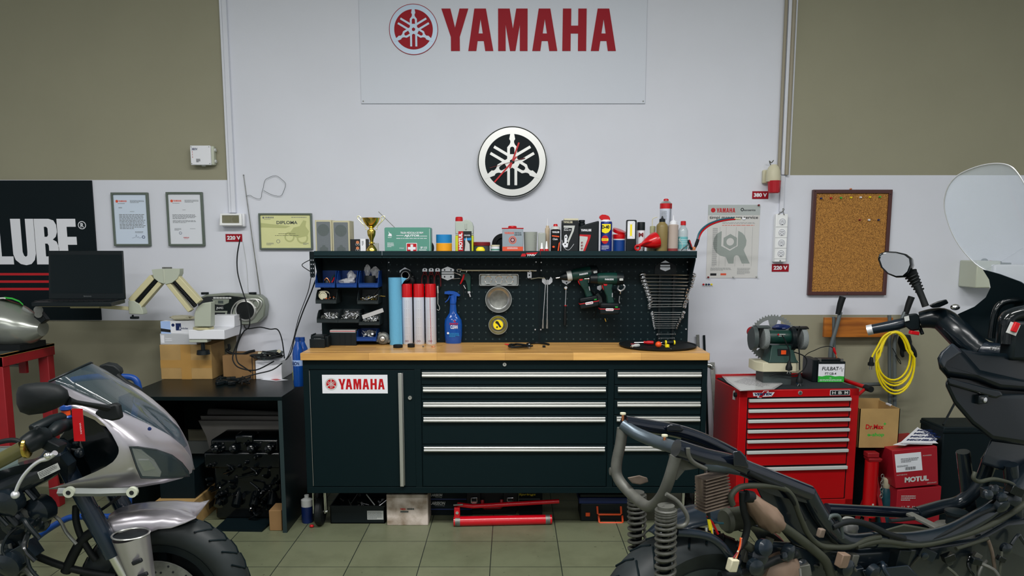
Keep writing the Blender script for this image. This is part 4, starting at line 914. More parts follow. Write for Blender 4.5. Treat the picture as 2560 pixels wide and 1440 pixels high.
# first-aid case
t=T('first_aid_case','green first-aid case with red cross square on the shelf','first-aid kit')
y=3.955;x0,x1,z1=sh(961.5,600,y),sh(1077,600,y),zv(568.5,y);MB('kit_green').poly(rrect(x0,x1,ZS,z1,.008,4),o=(0,y,0),t=.075).build('case',t,bevel=.003)
q=(0,y-.0005,0);R4=lambda u0,v0,u1,v1:(sh(u0,600,y),sh(u1,600,y),zv(v1,y),zv(v0,y))
m=MB('white');m.text('AJUTOR',*R4(1010,586.5,1049,593),o=q,bold=.04,shear=.15);m.text('TRUSA MEDICALA DE PRIM',*R4(1001,579.5,1058,584.5),o=q,bold=.02,shear=.1)
for a in(R4(991,588.3,1009,589.5),R4(1050,589.8,1068,591)):m.poly([(a[0],a[2]),(a[1],a[2]),(a[1],a[3]),(a[0],a[3])],o=q)
m.lines(*R4(991,594.5,1068,597.5),1,o=q,seed=2);m.lines(*R4(968,606,985,618),5,o=q,seed=3);m.text('SP 112',*R4(1051,616.5,1067,621.5),o=q,bold=.03);m.lines(*R4(1048,622.5,1067,627),2,o=q,seed=3);m.text('VITALIS',*R4(998,619,1009,622),o=q)
a=R4(970,578,980,595);W3,H3=a[1]-a[0],a[3]-a[2];m.poly([(a[0],a[2]+H3*.3),(a[0]+W3,a[2]+H3*.25),(a[0]+W3*.9,a[2]+H3*.6),(a[0]+W3*.5,a[2]+H3*.7),(a[0]+W3*.15,a[3]),(a[0]+W3*.3,a[2]+H3*.65)],o=q);m.lines(a[0],a[1],a[2],a[2]+.006,1,o=q)
a=R4(1015.5,607.5,1042.5,634);m.poly(rrect(*a,.004,3),o=(0,y-.0008,0));a=R4(1017,609,1041,633);m.use('red').poly(rrect(*a,.003,3),o=(0,y-.0012,0))
m.use('white');a=R4(1026,611,1032.5,630);m.poly([(a[0],a[2]),(a[1],a[2]),(a[1],a[3]),(a[0],a[3])],o=(0,y-.0016,0));a=R4(1019.5,617.5,1039,624);m.poly([(a[0],a[2]),(a[1],a[2]),(a[1],a[3]),(a[0],a[3])],o=(0,y-.0018,0));m.build('print',t)
a=R4(1073.5,572,1074.2,626);MB('white').box(a[0],a[1],y-.001,y,ZS,a[3]).build('edge_line',t)
m=MB('black_rubber')
for r_,zz in((.04,.0),(.036,.004),(.033,-.004)):m.tube([Vector((sh(1068,600,4.0)+r_*cos(a)*.8,4.02,ZS+.04+r_*sin(a)))for a in[i*pi/12 for i in range(24)]],.0022,n=6,closed=True)
m.build('cable_coil',label='loop of thin black cable behind the first-aid case',cat='cable')
# two rolls of tape
t,c,D=bottle('wide blue tape roll stacked on the yellow one',1110,[(19.5,607.5),(19.5,586.5),(12,586.5),(12,590)],'tape_blue',3.985,36,name='tape_roll',cat='tape')
t['group']='two tape rolls'
bottle('wide orange-yellow tape roll standing on the shelf under the blue one',1110,[(19.5,640),(19.5,608)],'amber',3.985,36,name='tape_roll',cat='tape',group='two tape rolls')
for o in(t,):
 for ch in o.children:
  for v in ch.data.vertices:
   if v.co.z<zv(607,3.985):v.co.z=max(v.co.z,zv(607.8,3.985))
# oil jug
t=T('oil_jug','translucent oil jug with red cap and yellow-green oil on the shelf','bottle');y=3.985
mt('hdpe',(150,158,150),0.4);mt('oil_green',(168,175,35),0.35)
lev=zv(589,y);X=lambda u:sh(u,600,y)
poly=[(X(1138),zv(585,y)),(X(1138),zv(553,y)),(X(1156),zv(553,y)),(X(1160),zv(551,y)),(X(1166),zv(549,y)),(X(1174),zv(551,y)),(X(1180),zv(556,y)),(X(1183.5),zv(566,y)),(X(1183.5),zv(585,y))]
m=MB('hdpe');m.poly(poly,[[(X(u),zv(v,y))for u,v in((1158,562),(1162,558),(1168,560),(1168,570),(1160,572))]]and[],o=(0,y,0),t=.07);m.box(X(1138),X(1183.5),y,y+.07,lev,zv(585,y));m.use('oil_green').box(X(1138),X(1183.5),y,y+.07,ZS,lev);m.build('jug',t,bevel=.004)
m=MB('hdpe');m.box(X(1163),X(1167),y-.006,y+.03,zv(574,y),zv(558,y));m.build('handle',t,bevel=.002)
m=MB('red');m.lathe((X(1147),y+.035,zv(553,y)),[(9.3*DX(y),0),(9.5*DX(y),.004),(9*DX(y),.02),(7*DX(y),.024)],n=24);m.build('cap',t)
m=MB('red');q=(0,y-.0008,0);m.poly([(X(1144.5),ZS),(X(1158),ZS),(X(1158),zv(578,y)),(X(1146),zv(578,y))],o=q);m.use('ink').poly([(X(1158),ZS),(X(1179),ZS),(X(1179),zv(578,y)),(X(1158),zv(578,y))],o=q)
vs_,fs_=text2d('MOTUL',.05);m.use('white');xa,xb,za,zb_=X(1147),X(1156),zv(624,y),zv(582,y)
m.add([(xb-(xb-xa)*b,y-.0016,za+(zb_-za)*a)for a,b in vs_],fs_);m.text('INUGEL',X(1161),X(1176),zv(590,y),zv(586.5,y),o=(0,y-.0016,0),bold=.02);m.use('tape_blue').poly([(X(1160),zv(601,y)),(X(1178),zv(601,y)),(X(1178),zv(594,y)),(X(1160),zv(596,y))],o=(0,y-.0012,0))
m.use('light_grey').poly([(X(1160),ZS),(X(1175),ZS),(X(1174),zv(610,y)),(X(1168),zv(602,y)),(X(1166),zv(592,y)),(X(1163),zv(602,y)),(X(1163),zv(612,y))],o=(0,y-.0014,0));m.build('label_print',t)
t,c,D=bottle('low jar with dark red lid on the shelf right of the oil jug',1204,[(20,640),(20,614)],'dark_grey',4.01,28,name='jar',cat='jar');MB('dark_red').lathe(c,[(21*D,zv(614)-ZS),(21.3*D,zv(613,4.01)-ZS),(21.3*D,zv(606,4.01)-ZS),(20*D,zv(605,4.01)-ZS)],n=28).build('lid',t)
t,c,D=bottle('small round yellow tape measure on the shelf before the dark-lidded jar',1201,[(10,640),(11,630),(11,623),(7,618),(3,617)],'yellow',3.96,20,name='tape_measure',cat='tape measure',sy=.6)
MB('ink').lathe(c+Vector((-13*D,0,0)),[(3*D,0),(3.2*D,.014),(2*D,.022)],n=10).build('dial',t)
t,c,D=bottle('small white pot with cream lid on the shelf between jar and drum',1238,[(11,640),(11,616)],'white',3.99,24,name='pot',cat='jar');MB('cream').lathe(c,[(11.5*D,zv(616)-ZS),(11.5*D,zv(612,3.99)-ZS)],n=24).build('lid',t);m=MB('kit_green');m.lathe(c,[(11.1*D,zv(626)-ZS),(11.1*D,zv(622)-ZS)],n=24);m.build('stripe',t)
t=T('cable_coil','round coil of black cable standing behind the grey square can','cable');y=4.06
each('loop',t,'black_rubber',(.056,.050,.044,.038),lambda m,r_:m.torus((sh(1257,600,y),y-(.056-r_)*.6,ZS+.058),(0,1,0),r_,.0034,30,6))
MB('black_panel').cyl((sh(1257,600,y),y-.004,ZS+.058),(sh(1257,600,y),y+.004,ZS+.058),.036,n=28).build('core',t)
t=T('square_can','grey square metal can with red cap and orange band on the shelf','can');y=3.96;D=DX(y);X=lambda u:sh(u,600,y)
mt('can_grey',(128,138,146),0.35,.3);MB('can_grey').box(X(1255.5),X(1308),y,y+.08,ZS,zv(572,y)).build('body',t,bevel=.003)
MB('red').box(X(1254.5),X(1309),y-.001,y+.081,zv(571.5,y)-.001,zv(569.5,y)).build('rim',t,bevel=.001);MB('red').lathe((X(1281),y+.03,zv(569.5,y)),[(10*D,0),(11*D,.004),(10*D,.009),(8*D,.011)],n=20).build('cap',t)
m=MB('logo_orange');q=(0,y-.0006,0);m.poly([(X(1256),ZS),(X(1307.5),ZS),(X(1307.5),zv(616.5,y)),(X(1256),zv(616.5,y))],o=q);yamaha(m,X(1261),X(1285),zv(585,y),zv(580,y),y-.0006);m.poly(circ(X(1281.5),zv(600,y),.020,28),o=q)
m.use('ink').text('VERTECH',X(1286),X(1303),zv(584,y),zv(580.5,y),o=q,bold=.02);m.text('GEAR SAVER',X(1286),X(1304),zv(589,y),zv(585,y),o=q,bold=.02);m.use('can_grey').poly(circ(X(1281.5),zv(600,y),.0155,28),o=(0,y-.001,0));m.use('dark_red').poly(circ(X(1281.5),zv(600,y),.0125,24),o=(0,y-.0013,0));m.use('white').poly(circ(X(1281.5),zv(600,y),.006,20),[circ(X(1281.5),zv(600,y),.003,14)],o=(0,y-.0016,0))
m.lines(X(1268),X(1296),zv(623,y),zv(618,y),2,o=(0,y-.001,0),seed=3);m.build('label_print',t)
t=T('glue_tube','small white and red glue tube lying before the grey square can','glue tube');m=MB('white');a=Vector((sh(1249,624,3.95),3.95,ZS+.008));m.lathe(a,[(.004,0),(.0045,.016)],axis=(1,0,0),n=10);m.use('copper').lathe(a+Vector((.018,0,0)),[(.006,0),(.007,.01),(.003,.016)],axis=(1,0,0),n=10);m.build('tube',t)
mt('beaker',(150,155,148),0.12,alpha=.7,coat=.3)
t,c,D=bottle('big clear plastic measuring jug, left of two on the shelf',1326,[(15,640),(17,582),(17.6,580),(16.4,580),(14.5,636)],'beaker',4.0,28,name='measuring_jug',cat='jug',group='clear measuring jugs');m=MB('ink_grey');y=4.0-17*D
for i in range(6):a=sh(1336,600,y);m.box(a,a+.006,y+.003,y+.0035,zv(588+i*6,y),zv(587.2+i*6,y))
m.build('scale_marks',t)
MB('beaker').box(sh(1345,600,4.0),sh(1364,600,4.0),3.99,4.05,ZS,zv(582)).build('measuring_jug',label='square clear plastic container behind the two glue tubes',cat='jug',bevel=.004)
for k,(u,v)in enumerate(((1354.5,607),(1366.5,603))):
 t,c,D=bottle(('taller right' if k else 'shorter left')+' one of two white-tipped glue bottles on the shelf',u,[(5,640),(5.2,626),(4.2,622)],'red',3.96,16,name='glue_bottle',cat='glue bottle',group='white-tipped glue bottles');MB('white_gloss').lathe(c,[(4.2*D,zv(622,3.96)-ZS),(3.2*D,zv(618,3.96)-ZS),(1.6*D,zv(v,3.96)-ZS)],n=14).build('nozzle',t)
mt('bottle_cream',(165,150,128),0.4)
t,c,D=bottle('tall cream plastic bottle with thin nozzle behind the black spray can',1368.5,[(6,640),(6.2,575),(6,571),(4,569),(4,566),(3.4,564)],'bottle_cream',4.05,18);MB('white').lathe(c,[(1.2*D,zv(564,4.05)-ZS),(.6*D,zv(546,4.05)-ZS)],n=8).build('nozzle',t)
mt('spray_black',(22,24,26),0.35,.2)
t=spraycan(1376,1401,560,640,574,'black spray can with orange stripes and small red tip on the shelf',bodym='spray_black',capm='red',zbase=ZS,ybase=3.985,marks=False,domed=True)
y=3.985;D=DX(y);cx=P(1388.5,600,y);
MBc=MB('light_grey');c=Vector((cx.x,y,0));MBc.lathe(c,[(12.3*D,zv(573,y)),(10.5*D,zv(568,y)),(7.5*D,zv(566,y))],n=24);
y2=y-12.6*D;m=MBc;q=(0,y2-.0003,0);m.use('white').text('YAMALUBE',sh(1380,600,y2),sh(1398,600,y2),zv(582.5,y2),zv(578,y2),o=q,bold=.03);m.text('Chain',sh(1382,600,y2),sh(1394,600,y2),zv(600,y2),zv(595.5,y2),o=q,bold=.02)
m.use('orange');m.poly([(sh(1380,600,y2),zv(588,y2)),(sh(1398,600,y2),zv(590,y2)),(sh(1398,600,y2),zv(593,y2)),(sh(1380,600,y2),zv(591,y2))],o=q);m.poly([(sh(1394,600,y2),zv(627,y2)),(sh(1397,600,y2),zv(627,y2)),(sh(1400,600,y2),zv(604,y2)),(sh(1397,600,y2),zv(608,y2))],o=q);m.poly(circ(sh(1384,600,y2),zv(617,y2),.007,12,.005),o=(0,y2-.0006,0))
o=m.build('label_print',t);o.data.transform(Matrix.Translation(-t.location))
# black oil bottles
t=T('oil_box_bottle','tall black square oil bottle with blue-grey seven-shaped flash on the shelf','bottle');y=3.97;X=lambda u:sh(u,600,y)
MB('black_gloss').box(X(1403.5),X(1447),y,y+.06,ZS,zv(551,y)).build('body',t,bevel=.004);MB('cream').box(X(1410),X(1446),y+.01,y+.05,zv(551,y),zv(546,y)).build('top_fold',t,bevel=.002)
m=MB('cream');q=(0,y-.0007,0);m.text('YAMALUBE',X(1408),X(1431),zv(558,y),zv(553,y),o=q,bold=.03);m.use('white').text('20W',X(1410),X(1421),zv(572,y),zv(568,y),o=q,bold=.02);m.text('Engine Oil',X(1410),X(1427),zv(577.5,y),zv(573.5,y),o=q,bold=.02)
m.use('light_grey');m.poly([(X(1409),zv(564,y)),(X(1437),zv(564,y)),(X(1434),zv(578,y)),(X(1421),zv(608,y)),(X(1416),zv(608,y)),(X(1429),zv(578,y)),(X(1430),zv(570,y)),(X(1409),zv(569,y))],o=q)
m.use('white');m.poly([(X(1411),zv(589,y)),(X(1416),zv(586,y)),(X(1419),zv(592,y)),(X(1417),zv(600,y)),(X(1421),zv(608,y)),(X(1419),zv(618,y)),(X(1410),zv(619,y)),(X(1405),zv(610,y)),(X(1411),zv(606,y))],[circ(X(1414.5),zv(593,y),.004,10),circ(X(1413),zv(611,y),.004,10)],o=q);m.tube([(X(1405),y-.001,zv(600,y)),(X(1410),y-.001,zv(618,y)),(X(1422),y-.001,zv(625,y)),(X(1435),y-.001,zv(610,y))],.001,n=5,sm=4);m.build('label_print',t)
t=T('oil_bottle','black slanted oil bottle with red and silver seven-shaped flash on the shelf','bottle');y=3.975
m=MB('black_plastic');m.poly([(X(1448),ZS),(X(1497),ZS),(X(1497),zv(552,y)),(X(1492),zv(553,y)),(X(1462),zv(561,y)),(X(1448),zv(566,y))],o=(0,y,0),t=.06);m.build('body',t,bevel=.005)
m=MB('black_plastic');m.lathe((X(1455.5),y+.03,zv(566,y)),[(8*DX(y),0),(8*DX(y),.018),(6.5*DX(y),.02),(7.5*DX(y),.022),(7.5*DX(y),.034)],n=20);m.build('cap',t)
m=MB('white');q=(0,y-.0007,0);m.text('YAMALUBE',X(1452),X(1478),zv(578.5,y),zv(572.5,y),o=q,bold=.04)
m.use('red').poly([(X(1449),zv(586,y)),(X(1477),zv(587,y)),(X(1476),zv(594,y)),(X(1463),zv(628,y)),(X(1448.5),zv(628,y))],o=q);m.use('light_grey').poly([(X(1449),zv(590,y)),(X(1469),zv(592,y)),(X(1469),zv(597,y)),(X(1458),zv(628,y)),(X(1448.5),zv(628,y))],o=(0,y-.0011,0));m.use('dark_red')
for v in(607,614.5,622):m.poly(circ(X(1455),zv(v,y),.0055,14),[circ(X(1455.5),zv(v+.5,y),.0025,10)],o=(0,y-.0015,0))
m.build('label_print',t)
# blue and yellow spray
mt('wd_blue',(12,34,105),0.3,.1)
t=T('lubricant_spray','dark blue spray can with yellow shield label and red flip straw top','spray can');y=3.98;D=DX(y);c=Vector((P(1515.5,600,y).x,y,ZS));r=14.2*D;hz=lambda v:zv(v,y)-ZS
m=MB('wd_blue');m.lathe(c,[(r,0),(r,hz(557)),(r*.93,hz(554))],n=30);m.build('can',t)
MB('white').lathe(c+Vector((-.004,0,0)),[(r*.93,hz(554)),(r*.8,hz(551)),(r*.6,hz(549))],n=24).build('collar',t)
m=MB('red_gloss');x_=lambda u:P(u,600,y).x
m.poly([(x_(1497),zv(545,y)),(x_(1498),zv(540,y)),(x_(1504),zv(536.5,y)),(x_(1512),zv(537,y)),(x_(1520),zv(540,y)),(x_(1523.5),zv(545,y)),(x_(1524),zv(552,y)),(x_(1513),zv(552,y)),(x_(1502),zv(550,y))],o=(0,y-.012,0),t=.024);m.build('nozzle',t,bevel=.003)
MB('white').tube([P(1499,548,y-.01),P(1500,556,y-.014),P(1500,575,y-.03)],.0014,n=6).build('straw',t)
y2=y-r-.0008;X2=lambda u:P(u,600,y2).x;Z2=lambda v:P(0,v,y2).z;q=(0,y2,0);m=MB('yellow')
m.poly([(X2(1504.5),Z2(560)),(X2(1526),Z2(560)),(X2(1526),Z2(574)),(X2(1521),Z2(581)),(X2(1513),Z2(583.5)),(X2(1504.5),Z2(580))],o=(0,y2+.0002,0));m.use('ink').text('D-40',X2(1504),X2(1523),Z2(572),Z2(563),o=(0,y2-.0005,0),bold=.05)
m.use('red').poly(circ(X2(1512.5),Z2(599),.0185,20,.022),o=(0,y2+.0002,0));m.use('yellow').poly([(X2(1504),Z2(602)),(X2(1521),Z2(602)),(X2(1521),Z2(596)),(X2(1504),Z2(596))],o=(0,y2-.0002,0));m.use('red').lines(X2(1505),X2(1519),Z2(600.5),Z2(597.5),1,o=(0,y2-.0006,0));m.use('white').lines(X2(1504),X2(1524),Z2(625),Z2(613),5,o=q,seed=4,th=.3);m.build('label_print',t)
t,c,D=bottle('blue tin with open red lid and white rim on the shelf',1547.5,[(16,640),(16,600),(15,599)],'blue',4.02,28,name='tin',cat='tin');y=4.02
MB('white').lathe(c,[(16.3*D,zv(600,y)-ZS),(16.6*D,zv(597.5,y)-ZS),(15*D,zv(597,y)-ZS)],n=28).build('rim',t)
m=MB('red_gloss');m.lathe(c,[(16*D,zv(597.5,y)-ZS),(17*D,zv(591,y)-ZS),(16.5*D,zv(586,y)-ZS),(14*D,zv(587,y)-ZS)],n=28);m.build('collar',t)
m=MB('red_gloss');a=c+Vector((0,.0,zv(579,y)-ZS));m.lathe(a,[(16.6*D,-.008),(17*D,0),(16.5*D,.008),(10*D,.010)],axis=(.3,-.25,.92),n=28);m.build('lid',t)
# work light
t=T('work_light','black handheld work light with white panel and yellow strip on the shelf','work light');y=3.97;X=lambda u:sh(u,600,y)
MB('black_plastic').poly(rrect(X(1565.5),X(1591),ZS,zv(549.5,y),.007,4),o=(0,y,0),t=.02).build('body',t,bevel=.002);q=(0,y-.001,0)
m=MB('white');m.poly([(X(1568),zv(597,y)),(X(1587),zv(597,y)),(X(1587),zv(555,y)),(X(1585),zv(552.5,y)),(X(1570),zv(552.5,y)),(X(1568),zv(555,y))],o=q,t=.001);m.build('reflector',t);m=MB('yellow');m.poly([(X(1574.5),zv(590,y)),(X(1579.5),zv(590,y)),(X(1579.5),zv(561,y)),(X(1574.5),zv(561,y))],o=(0,y-.0016,0));m.build('led_strip',t)
m=MB('light_grey')
for u0,v0,u1,v1 in((1568,597,1574,590),(1587,597,1580,590),(1568,553,1574,561),(1587,553,1580,561)):m.bar(P(u0,v0,y-.0015),P(u1,v1,y-.0015),.001,.001,up=(0,1,0))
m.build('reflector_edge',t)
t=spraycan(1591.5,1612,555,640,576,'white and grey spray can with tall black cap behind the red funnel',bodym='white',capm='black_plastic',zbase=ZS,ybase=4.02,marks=False)
y2=4.02-10.4*DX(4.0);m=MB('dark_red');m.text('M',P(1596.5,600,y2).x,P(1608,600,y2).x,zv(592,y2),zv(582,y2),o=(0,y2,0),bold=.06);m.use('dark_grey').box(P(1593,600,y2).x,P(1611,600,y2).x,y2+.004,y2+.006,ZS+.01,ZS+.03);o=m.build('label_print',t);o.data.transform(Matrix.Translation(-t.location))
# funnel
t=T('funnel','glossy red plastic funnel lying on its side on the shelf','funnel');y=3.96;D=DX(y)
a=P(1620,607,y);ax=Vector((-.75,-.2,-.22)).normalized();m=MB('red_gloss');m.lathe(a+ax*-.05,[(.046,0),(.049,.0),(.047,.02),(.03,.055),(.012,.085),(.007,.12),(.005,.12)],axis=ax,n=32,sy=.9)
o=m.build('cone',t)
m=MB('red_gloss');m.torus(P(1594,619,y-.03),(0,1,.2),.013,.005,20,8);m.tube([P(1600,614,y-.03),P(1612,606,y-.035),P(1630,604,y-.03)],[.006,.007,.004],n=8,sm=4);m.build('hanging_ring',t)
MB('white').lathe((sh(1598,622,3.945),3.945,ZS),[(.006,0),(.006,.01),(.003,.014)],n=12).build('bottle_stopper',label='tiny white and black cap under the red funnel',cat='bottle top')
# oilers
mt('oiler_pale',(140,140,110),0.4);mt('oiler_brown',(112,98,58),0.4,alpha=.95);mt('oiler_milk',(150,138,130),0.4);mt('fluid_red',(120,50,50),0.4)
t,c,D=bottle('pale olive oil can with bent thin spout behind the red funnel',1631,[(14,640),(14,596),(11,590),(7,586),(6.5,582)],'oiler_pale',4.03,24,name='oil_can',cat='oil can');y=4.03;MB('oiler_pale').lathe(c,[(7*D,zv(582,y)-ZS),(7*D,zv(566,y)-ZS),(5*D,zv(565,y)-ZS)],n=18).build('cap',t);MB('cream').tube([P(1631,566,y),P(1631,553,y),P(1633,546,y),P(1643,543,y)],.0022,n=8,sm=4).build('spout',t)
t,c,D=bottle('murky brown squeeze bottle with black nozzle on the shelf',1654.5,[(14,640),(14.2,600),(14.5,567),(13,562),(8,557),(7.5,555)],'oiler_brown',3.98,26,name='squeeze_bottle');y=3.98;MB('black_plastic').lathe(c,[(7.5*D,zv(555,y)-ZS),(7.5*D,zv(548,y)-ZS),(3*D,zv(546,y)-ZS),(1.2*D,zv(540,y)-ZS)],n=16).build('nozzle',t)
t=spraycan(1648.5,1678.5,497,640,509,'tall silver and red aerosol can standing behind the brown squeeze bottle',bodym='can_white',capm='red',zbase=ZS,ybase=4.065,marks=False,domed=True)
y=4.065;D=DX(y);c=Vector((P(1663.5,570,y).x,y,0));m=MB('red');m.lathe(c,[(15*D*.985,zv(522,y)),(15*D*.985,zv(509,y))],n=28);m.use('alu').lathe(c,[(14.5*D,zv(509,y)),(11*D,zv(505,y)),(7*D,zv(503,y)),(6*D,zv(501.5,y))],n=24);m.use('dark_grey').box(c.x+.017,c.x+.0185,y-.03,y-.024,zv(560,y),zv(510,y));o=m.build('band',t);o.data.transform(Matrix.Translation(-t.location))
m=MB('ink_grey');y2=y-15*D;m.lines(P(1651,540,y2).x,P(1668,540,y2).x,zv(553,y2),zv(526,y2),10,o=(0,y2-.001,0),seed=4,th=.3);o=m.build('label_print',t);o.data.transform(Matrix.Translation(-t.location))
t,c,D=bottle('milky squeeze bottle with white nozzle and red fluid at its foot',1682.5,[(12.5,640),(12.5,621)],'fluid_red',3.98,26,name='squeeze_bottle');y=3.98;MB('oiler_milk').lathe(c,[(12.5*D,zv(621,y)-ZS),(12.5*D,zv(563,y)-ZS),(9.5*D,zv(561,y)-ZS)],n=26).build('upper_body',t);MB('white').lathe(c,[(9.5*D,zv(561.5,y)-ZS),(9*D,zv(555,y)-ZS),(4*D,zv(551,y)-ZS),(1.6*D,zv(550,y)-ZS),(1*D,zv(538,y)-ZS)],n=16).build('nozzle',t)
mt('pet',(160,175,178),0.1,alpha=.5,coat=.4)
t,c,D=bottle('clear water bottle with red cap and turquoise label on the shelf',1707,[(11.5,640),(12,584),(12,577),(9,570),(6,567),(5.8,563)],'pet',4.0,24,name='water_bottle');y=4.0;MB('red').lathe(c,[(6.6*D,zv(563,y)-ZS),(6.4*D,zv(553.5,y)-ZS),(5*D,zv(552.5,y)-ZS)],n=18).build('cap',t)
mt('label_teal',(90,150,155),0.4);m=MB('label_teal');m.lathe(c,[(12.2*D,zv(622,y)-ZS),(12.2*D,zv(592,y)-ZS)],n=26,);m.use('white')
for v in(599,604,609):m.lathe(c,[(12.3*D,zv(v+1,y)-ZS),(12.3*D,zv(v,y)-ZS)],n=26)
m.build('label_band',t)
# jumper leads
t=T('jumper_cables','red and blue-grey jumper cables with clamps, arching from the shelf end across the poster','cables')
mt('cable_teal',(30,78,92),0.4)
for k,(mn,off)in enumerate((('cable_teal',0),('red',3.2))):
 pts=[P(u+off*.9,v+off,Y)for u,v,Y in((1742,602,4.02),(1747,585,4.03),(1756,572,4.05),(1772,560,4.08),(1795,551,4.11),(1818,546.5,4.13),(1835,545,4.14))]
 cable('lead',pts,.0052 if k==0 else.0048,mn,None,None,parent=t)
m=MB('black_rubber');m.tube([P(1745,598,4.02),P(1741,610,4.02),P(1736,622,4.02)],[.008,.009,.006],n=10);m.build('clamp_grip',t);m=MB('black_rubber');m.tube([P(1721,600,3.99),P(1725,612,3.99),P(1729,624,3.99)],[.007,.009,.007],n=10);m.use('red').tube([P(1724,601,3.985),P(1729,618,3.985)],[.004,.003],n=8);m.build('clamp_grip',t)
m=MB('copper');m.box(sh(1728,622),sh(1738,622),3.99,4.02,zv(626),zv(617));m.build('clamp_jaw',t,bevel=.002)
m=MB('cream');m.tube([P(1832,546,4.14),P(1842,547,4.14),P(1852,548,4.14)],[.004,.006,.0045],n=8);m.use('white').ball(P(1860,547.5,4.14),(.012,.008,.007),10,8);m.build('clamp_jaw',t)
cable('blue_hook_lead',[P(u,v,3.96)for u,v in((1703,624),(1706,616),(1704,606),(1698,600),(1701,595))],.0012,'light_grey','thin pale wire loop beside the water bottle on the shelf')
cable('hook_lead',[P(u,v,3.96)for u,v in((1703,626),(1712,618),(1722,612),(1722,624))],.003,'dark_grey','short dark lead at the right end of the shelf')
# ================================================================= tools hanging on the pegboard
YH=YP-.001
def hx_(pts,m,Y,t=.002):m.poly(pp(pts,Y),o=(0,Y,0),t=t)
def hook(plates,label,holes=(),name='hook_plate',prongs=()):
 t=T(name,label,'hook','white pegboard hooks');Y=YH-.004
 for i,pl in enumerate(plates):
  m=MB('zinc');m.poly(pp(pl,Y),[[(P(u-1.6,v,Y).x,P(u,v+2,Y).z),(P(u+1.6,v,Y).x,P(u,v+2,Y).z),(P(u+1.6,v,Y).x,P(u,v-2,Y).z),(P(u-1.6,v,Y).x,P(u,v-2,Y).z)]for k,(u,v)in holes if k==i],o=(0,Y,0),t=.003);m.build('plate',t)
 for u,v in prongs:MB('zinc').tube([P(u,v,Y),P(u,v+2,Y-.03),P(u,v-1,Y-.045)],.0022,n=6,sm=3).build('prong',t)
 return t
hook([[(999,677),(1012,668.5),(1025,675),(1026,680),(999,682)]],'white hook holding the black ring beside the blue paper roll')
t=T('ring_clamp','black round clamp hanging from a hook above the first spray can','clamp');c=P(1014.5,688,YH-.03)
MB('black_rubber').lathe(c,[(.020,0),(.031,0),(.033,.008),(.031,.016),(.020,.016),(.020,0)],axis=(0,-1,0),n=28).build('ring',t);MB('light_grey').lathe(c+Vector((0,-.001,0)),[(.0195,0),(.022,0),(.022,.018),(.0195,.018),(.0195,0)],axis=(0,-1,0),n=28).build('bush',t);m=MB('black_rubber');m.tube([P(1025,693,YH-.03),P(1031,700,YH-.03),P(1028,712,YH-.02),P(1012,712,YH-.02)],[.012,.016,.016,.012],n=10,sm=3);m.use('dull_steel').cyl(P(1031,690,YH-.03),P(1031,698,YH-.03),.006,n=10);m.build('bracket',t)
for i,u in enumerate((1062,1078,1094)):
 nm=('left','middle','right')[i]
 hook([[(u-6,679),(u-6,673),(u-3,670.5),(u+3,670.5),(u+6,673),(u+6,679)]],nm+' one of three small white hooks carrying pliers',holes=[(0,(u,674))])
 t=T('pliers',nm+' pair of black and red handled pliers hanging behind the red-capped cans','pliers','pliers hanging in a row');Y=YH-.012
 m=MB('dark_red');m.torus(P(u,683,Y),(0,1,0),.007,.003,16,6);m.build('joint',t)
 for s_ in(-1,1):
  m=MB('black_rubber');m.tube([P(u+s_*2,684,Y),P(u+s_*5,692,Y),P(u+s_*6,712,Y),P(u+s_*4,722,Y)],[.003,.006,.007,.005],n=8,sm=3);m.use('dark_red').tube([P(u+s_*3,684,Y-.006),P(u+s_*7.4,694,Y-.006),P(u+s_*8,716,Y-.005)],.0018,n=6,sm=3);m.build('handle',t)
hook([[(1104,683.5-5),(1104,673),(1119,666.5),(1135,673),(1135,678.5)],[(1104,680.5),(1135,680.5),(1135,684.5),(1104,684.5)],[(1104,686.5),(1135,686.5),(1135,695),(1119,701),(1104,695)]],'large six-sided white bracket plate between pliers and air gun',holes=[(0,(1111.5,675)),(0,(1127.5,675)),(2,(1111.5,692)),(2,(1127.5,692))],name='bracket_plate')
t=T('spring_hook','long thin wire hook hanging right of the last spray can','hook');m=MB('light_grey');Y=YH-.01;m.tube([P(1094,715,Y),P(1094.5,733,Y)],.0045,n=8);m.tube([P(1094.5,733,Y),P(1094.5,760,Y)],.0022,n=6);m.tube([P(1094.5,760,Y),P(1098,766,Y),P(1099,772,Y),P(1096,776,Y),P(1092.5,773,Y)],.0018,n=6,sm=4);m.build('wire',t)
# air gun
t=T('air_gun','green air blow gun with red trigger hanging on the pegboard bar','air gun');Y=YH-.03
m=MB('green');m.poly(pp([(1150,682),(1158,680),(1172,683),(1177,690),(1176,712),(1177,727),(1169,729),(1167,712),(1163,700),(1157,702),(1154,694)],Y),o=(0,Y,0),t=.022);m.build('body',t,bevel=.003)
m=MB('red');m.tube([P(1160,686,Y-.002),P(1157,697,Y-.004),P(1151,710,Y)],[.005,.0055,.003],n=8,sm=4);m.build('trigger',t)
m=MB('zinc');m.tube([P(1153,688,Y+.01),P(1143,684,Y+.01),P(1131,680,Y+.01)],[.005,.002,.0016],n=8);m.cyl(P(1172,728,Y+.01),P(1173,733,Y+.01),.009,n=12);m.cyl(P(1173,733,Y+.01),P(1176,742,Y+.01),.004,n=10);m.tube([P(1131,697,Y+.01),P(1150,696,Y+.01)],.0012,n=6);m.build('fitting',t)
m=MB('ink');m.tube([P(1158,712,Y+.015),P(1159,742,Y+.015)],.0025,n=6);m.use('zinc').tube([P(1159,713,Y+.008),P(1164,722,Y+.008)],.002,n=6);m.build('hose_stub',t)
t=T('tool_bar','long thin steel bar across the pegboard under the shelf','bar');Y=YH-.028
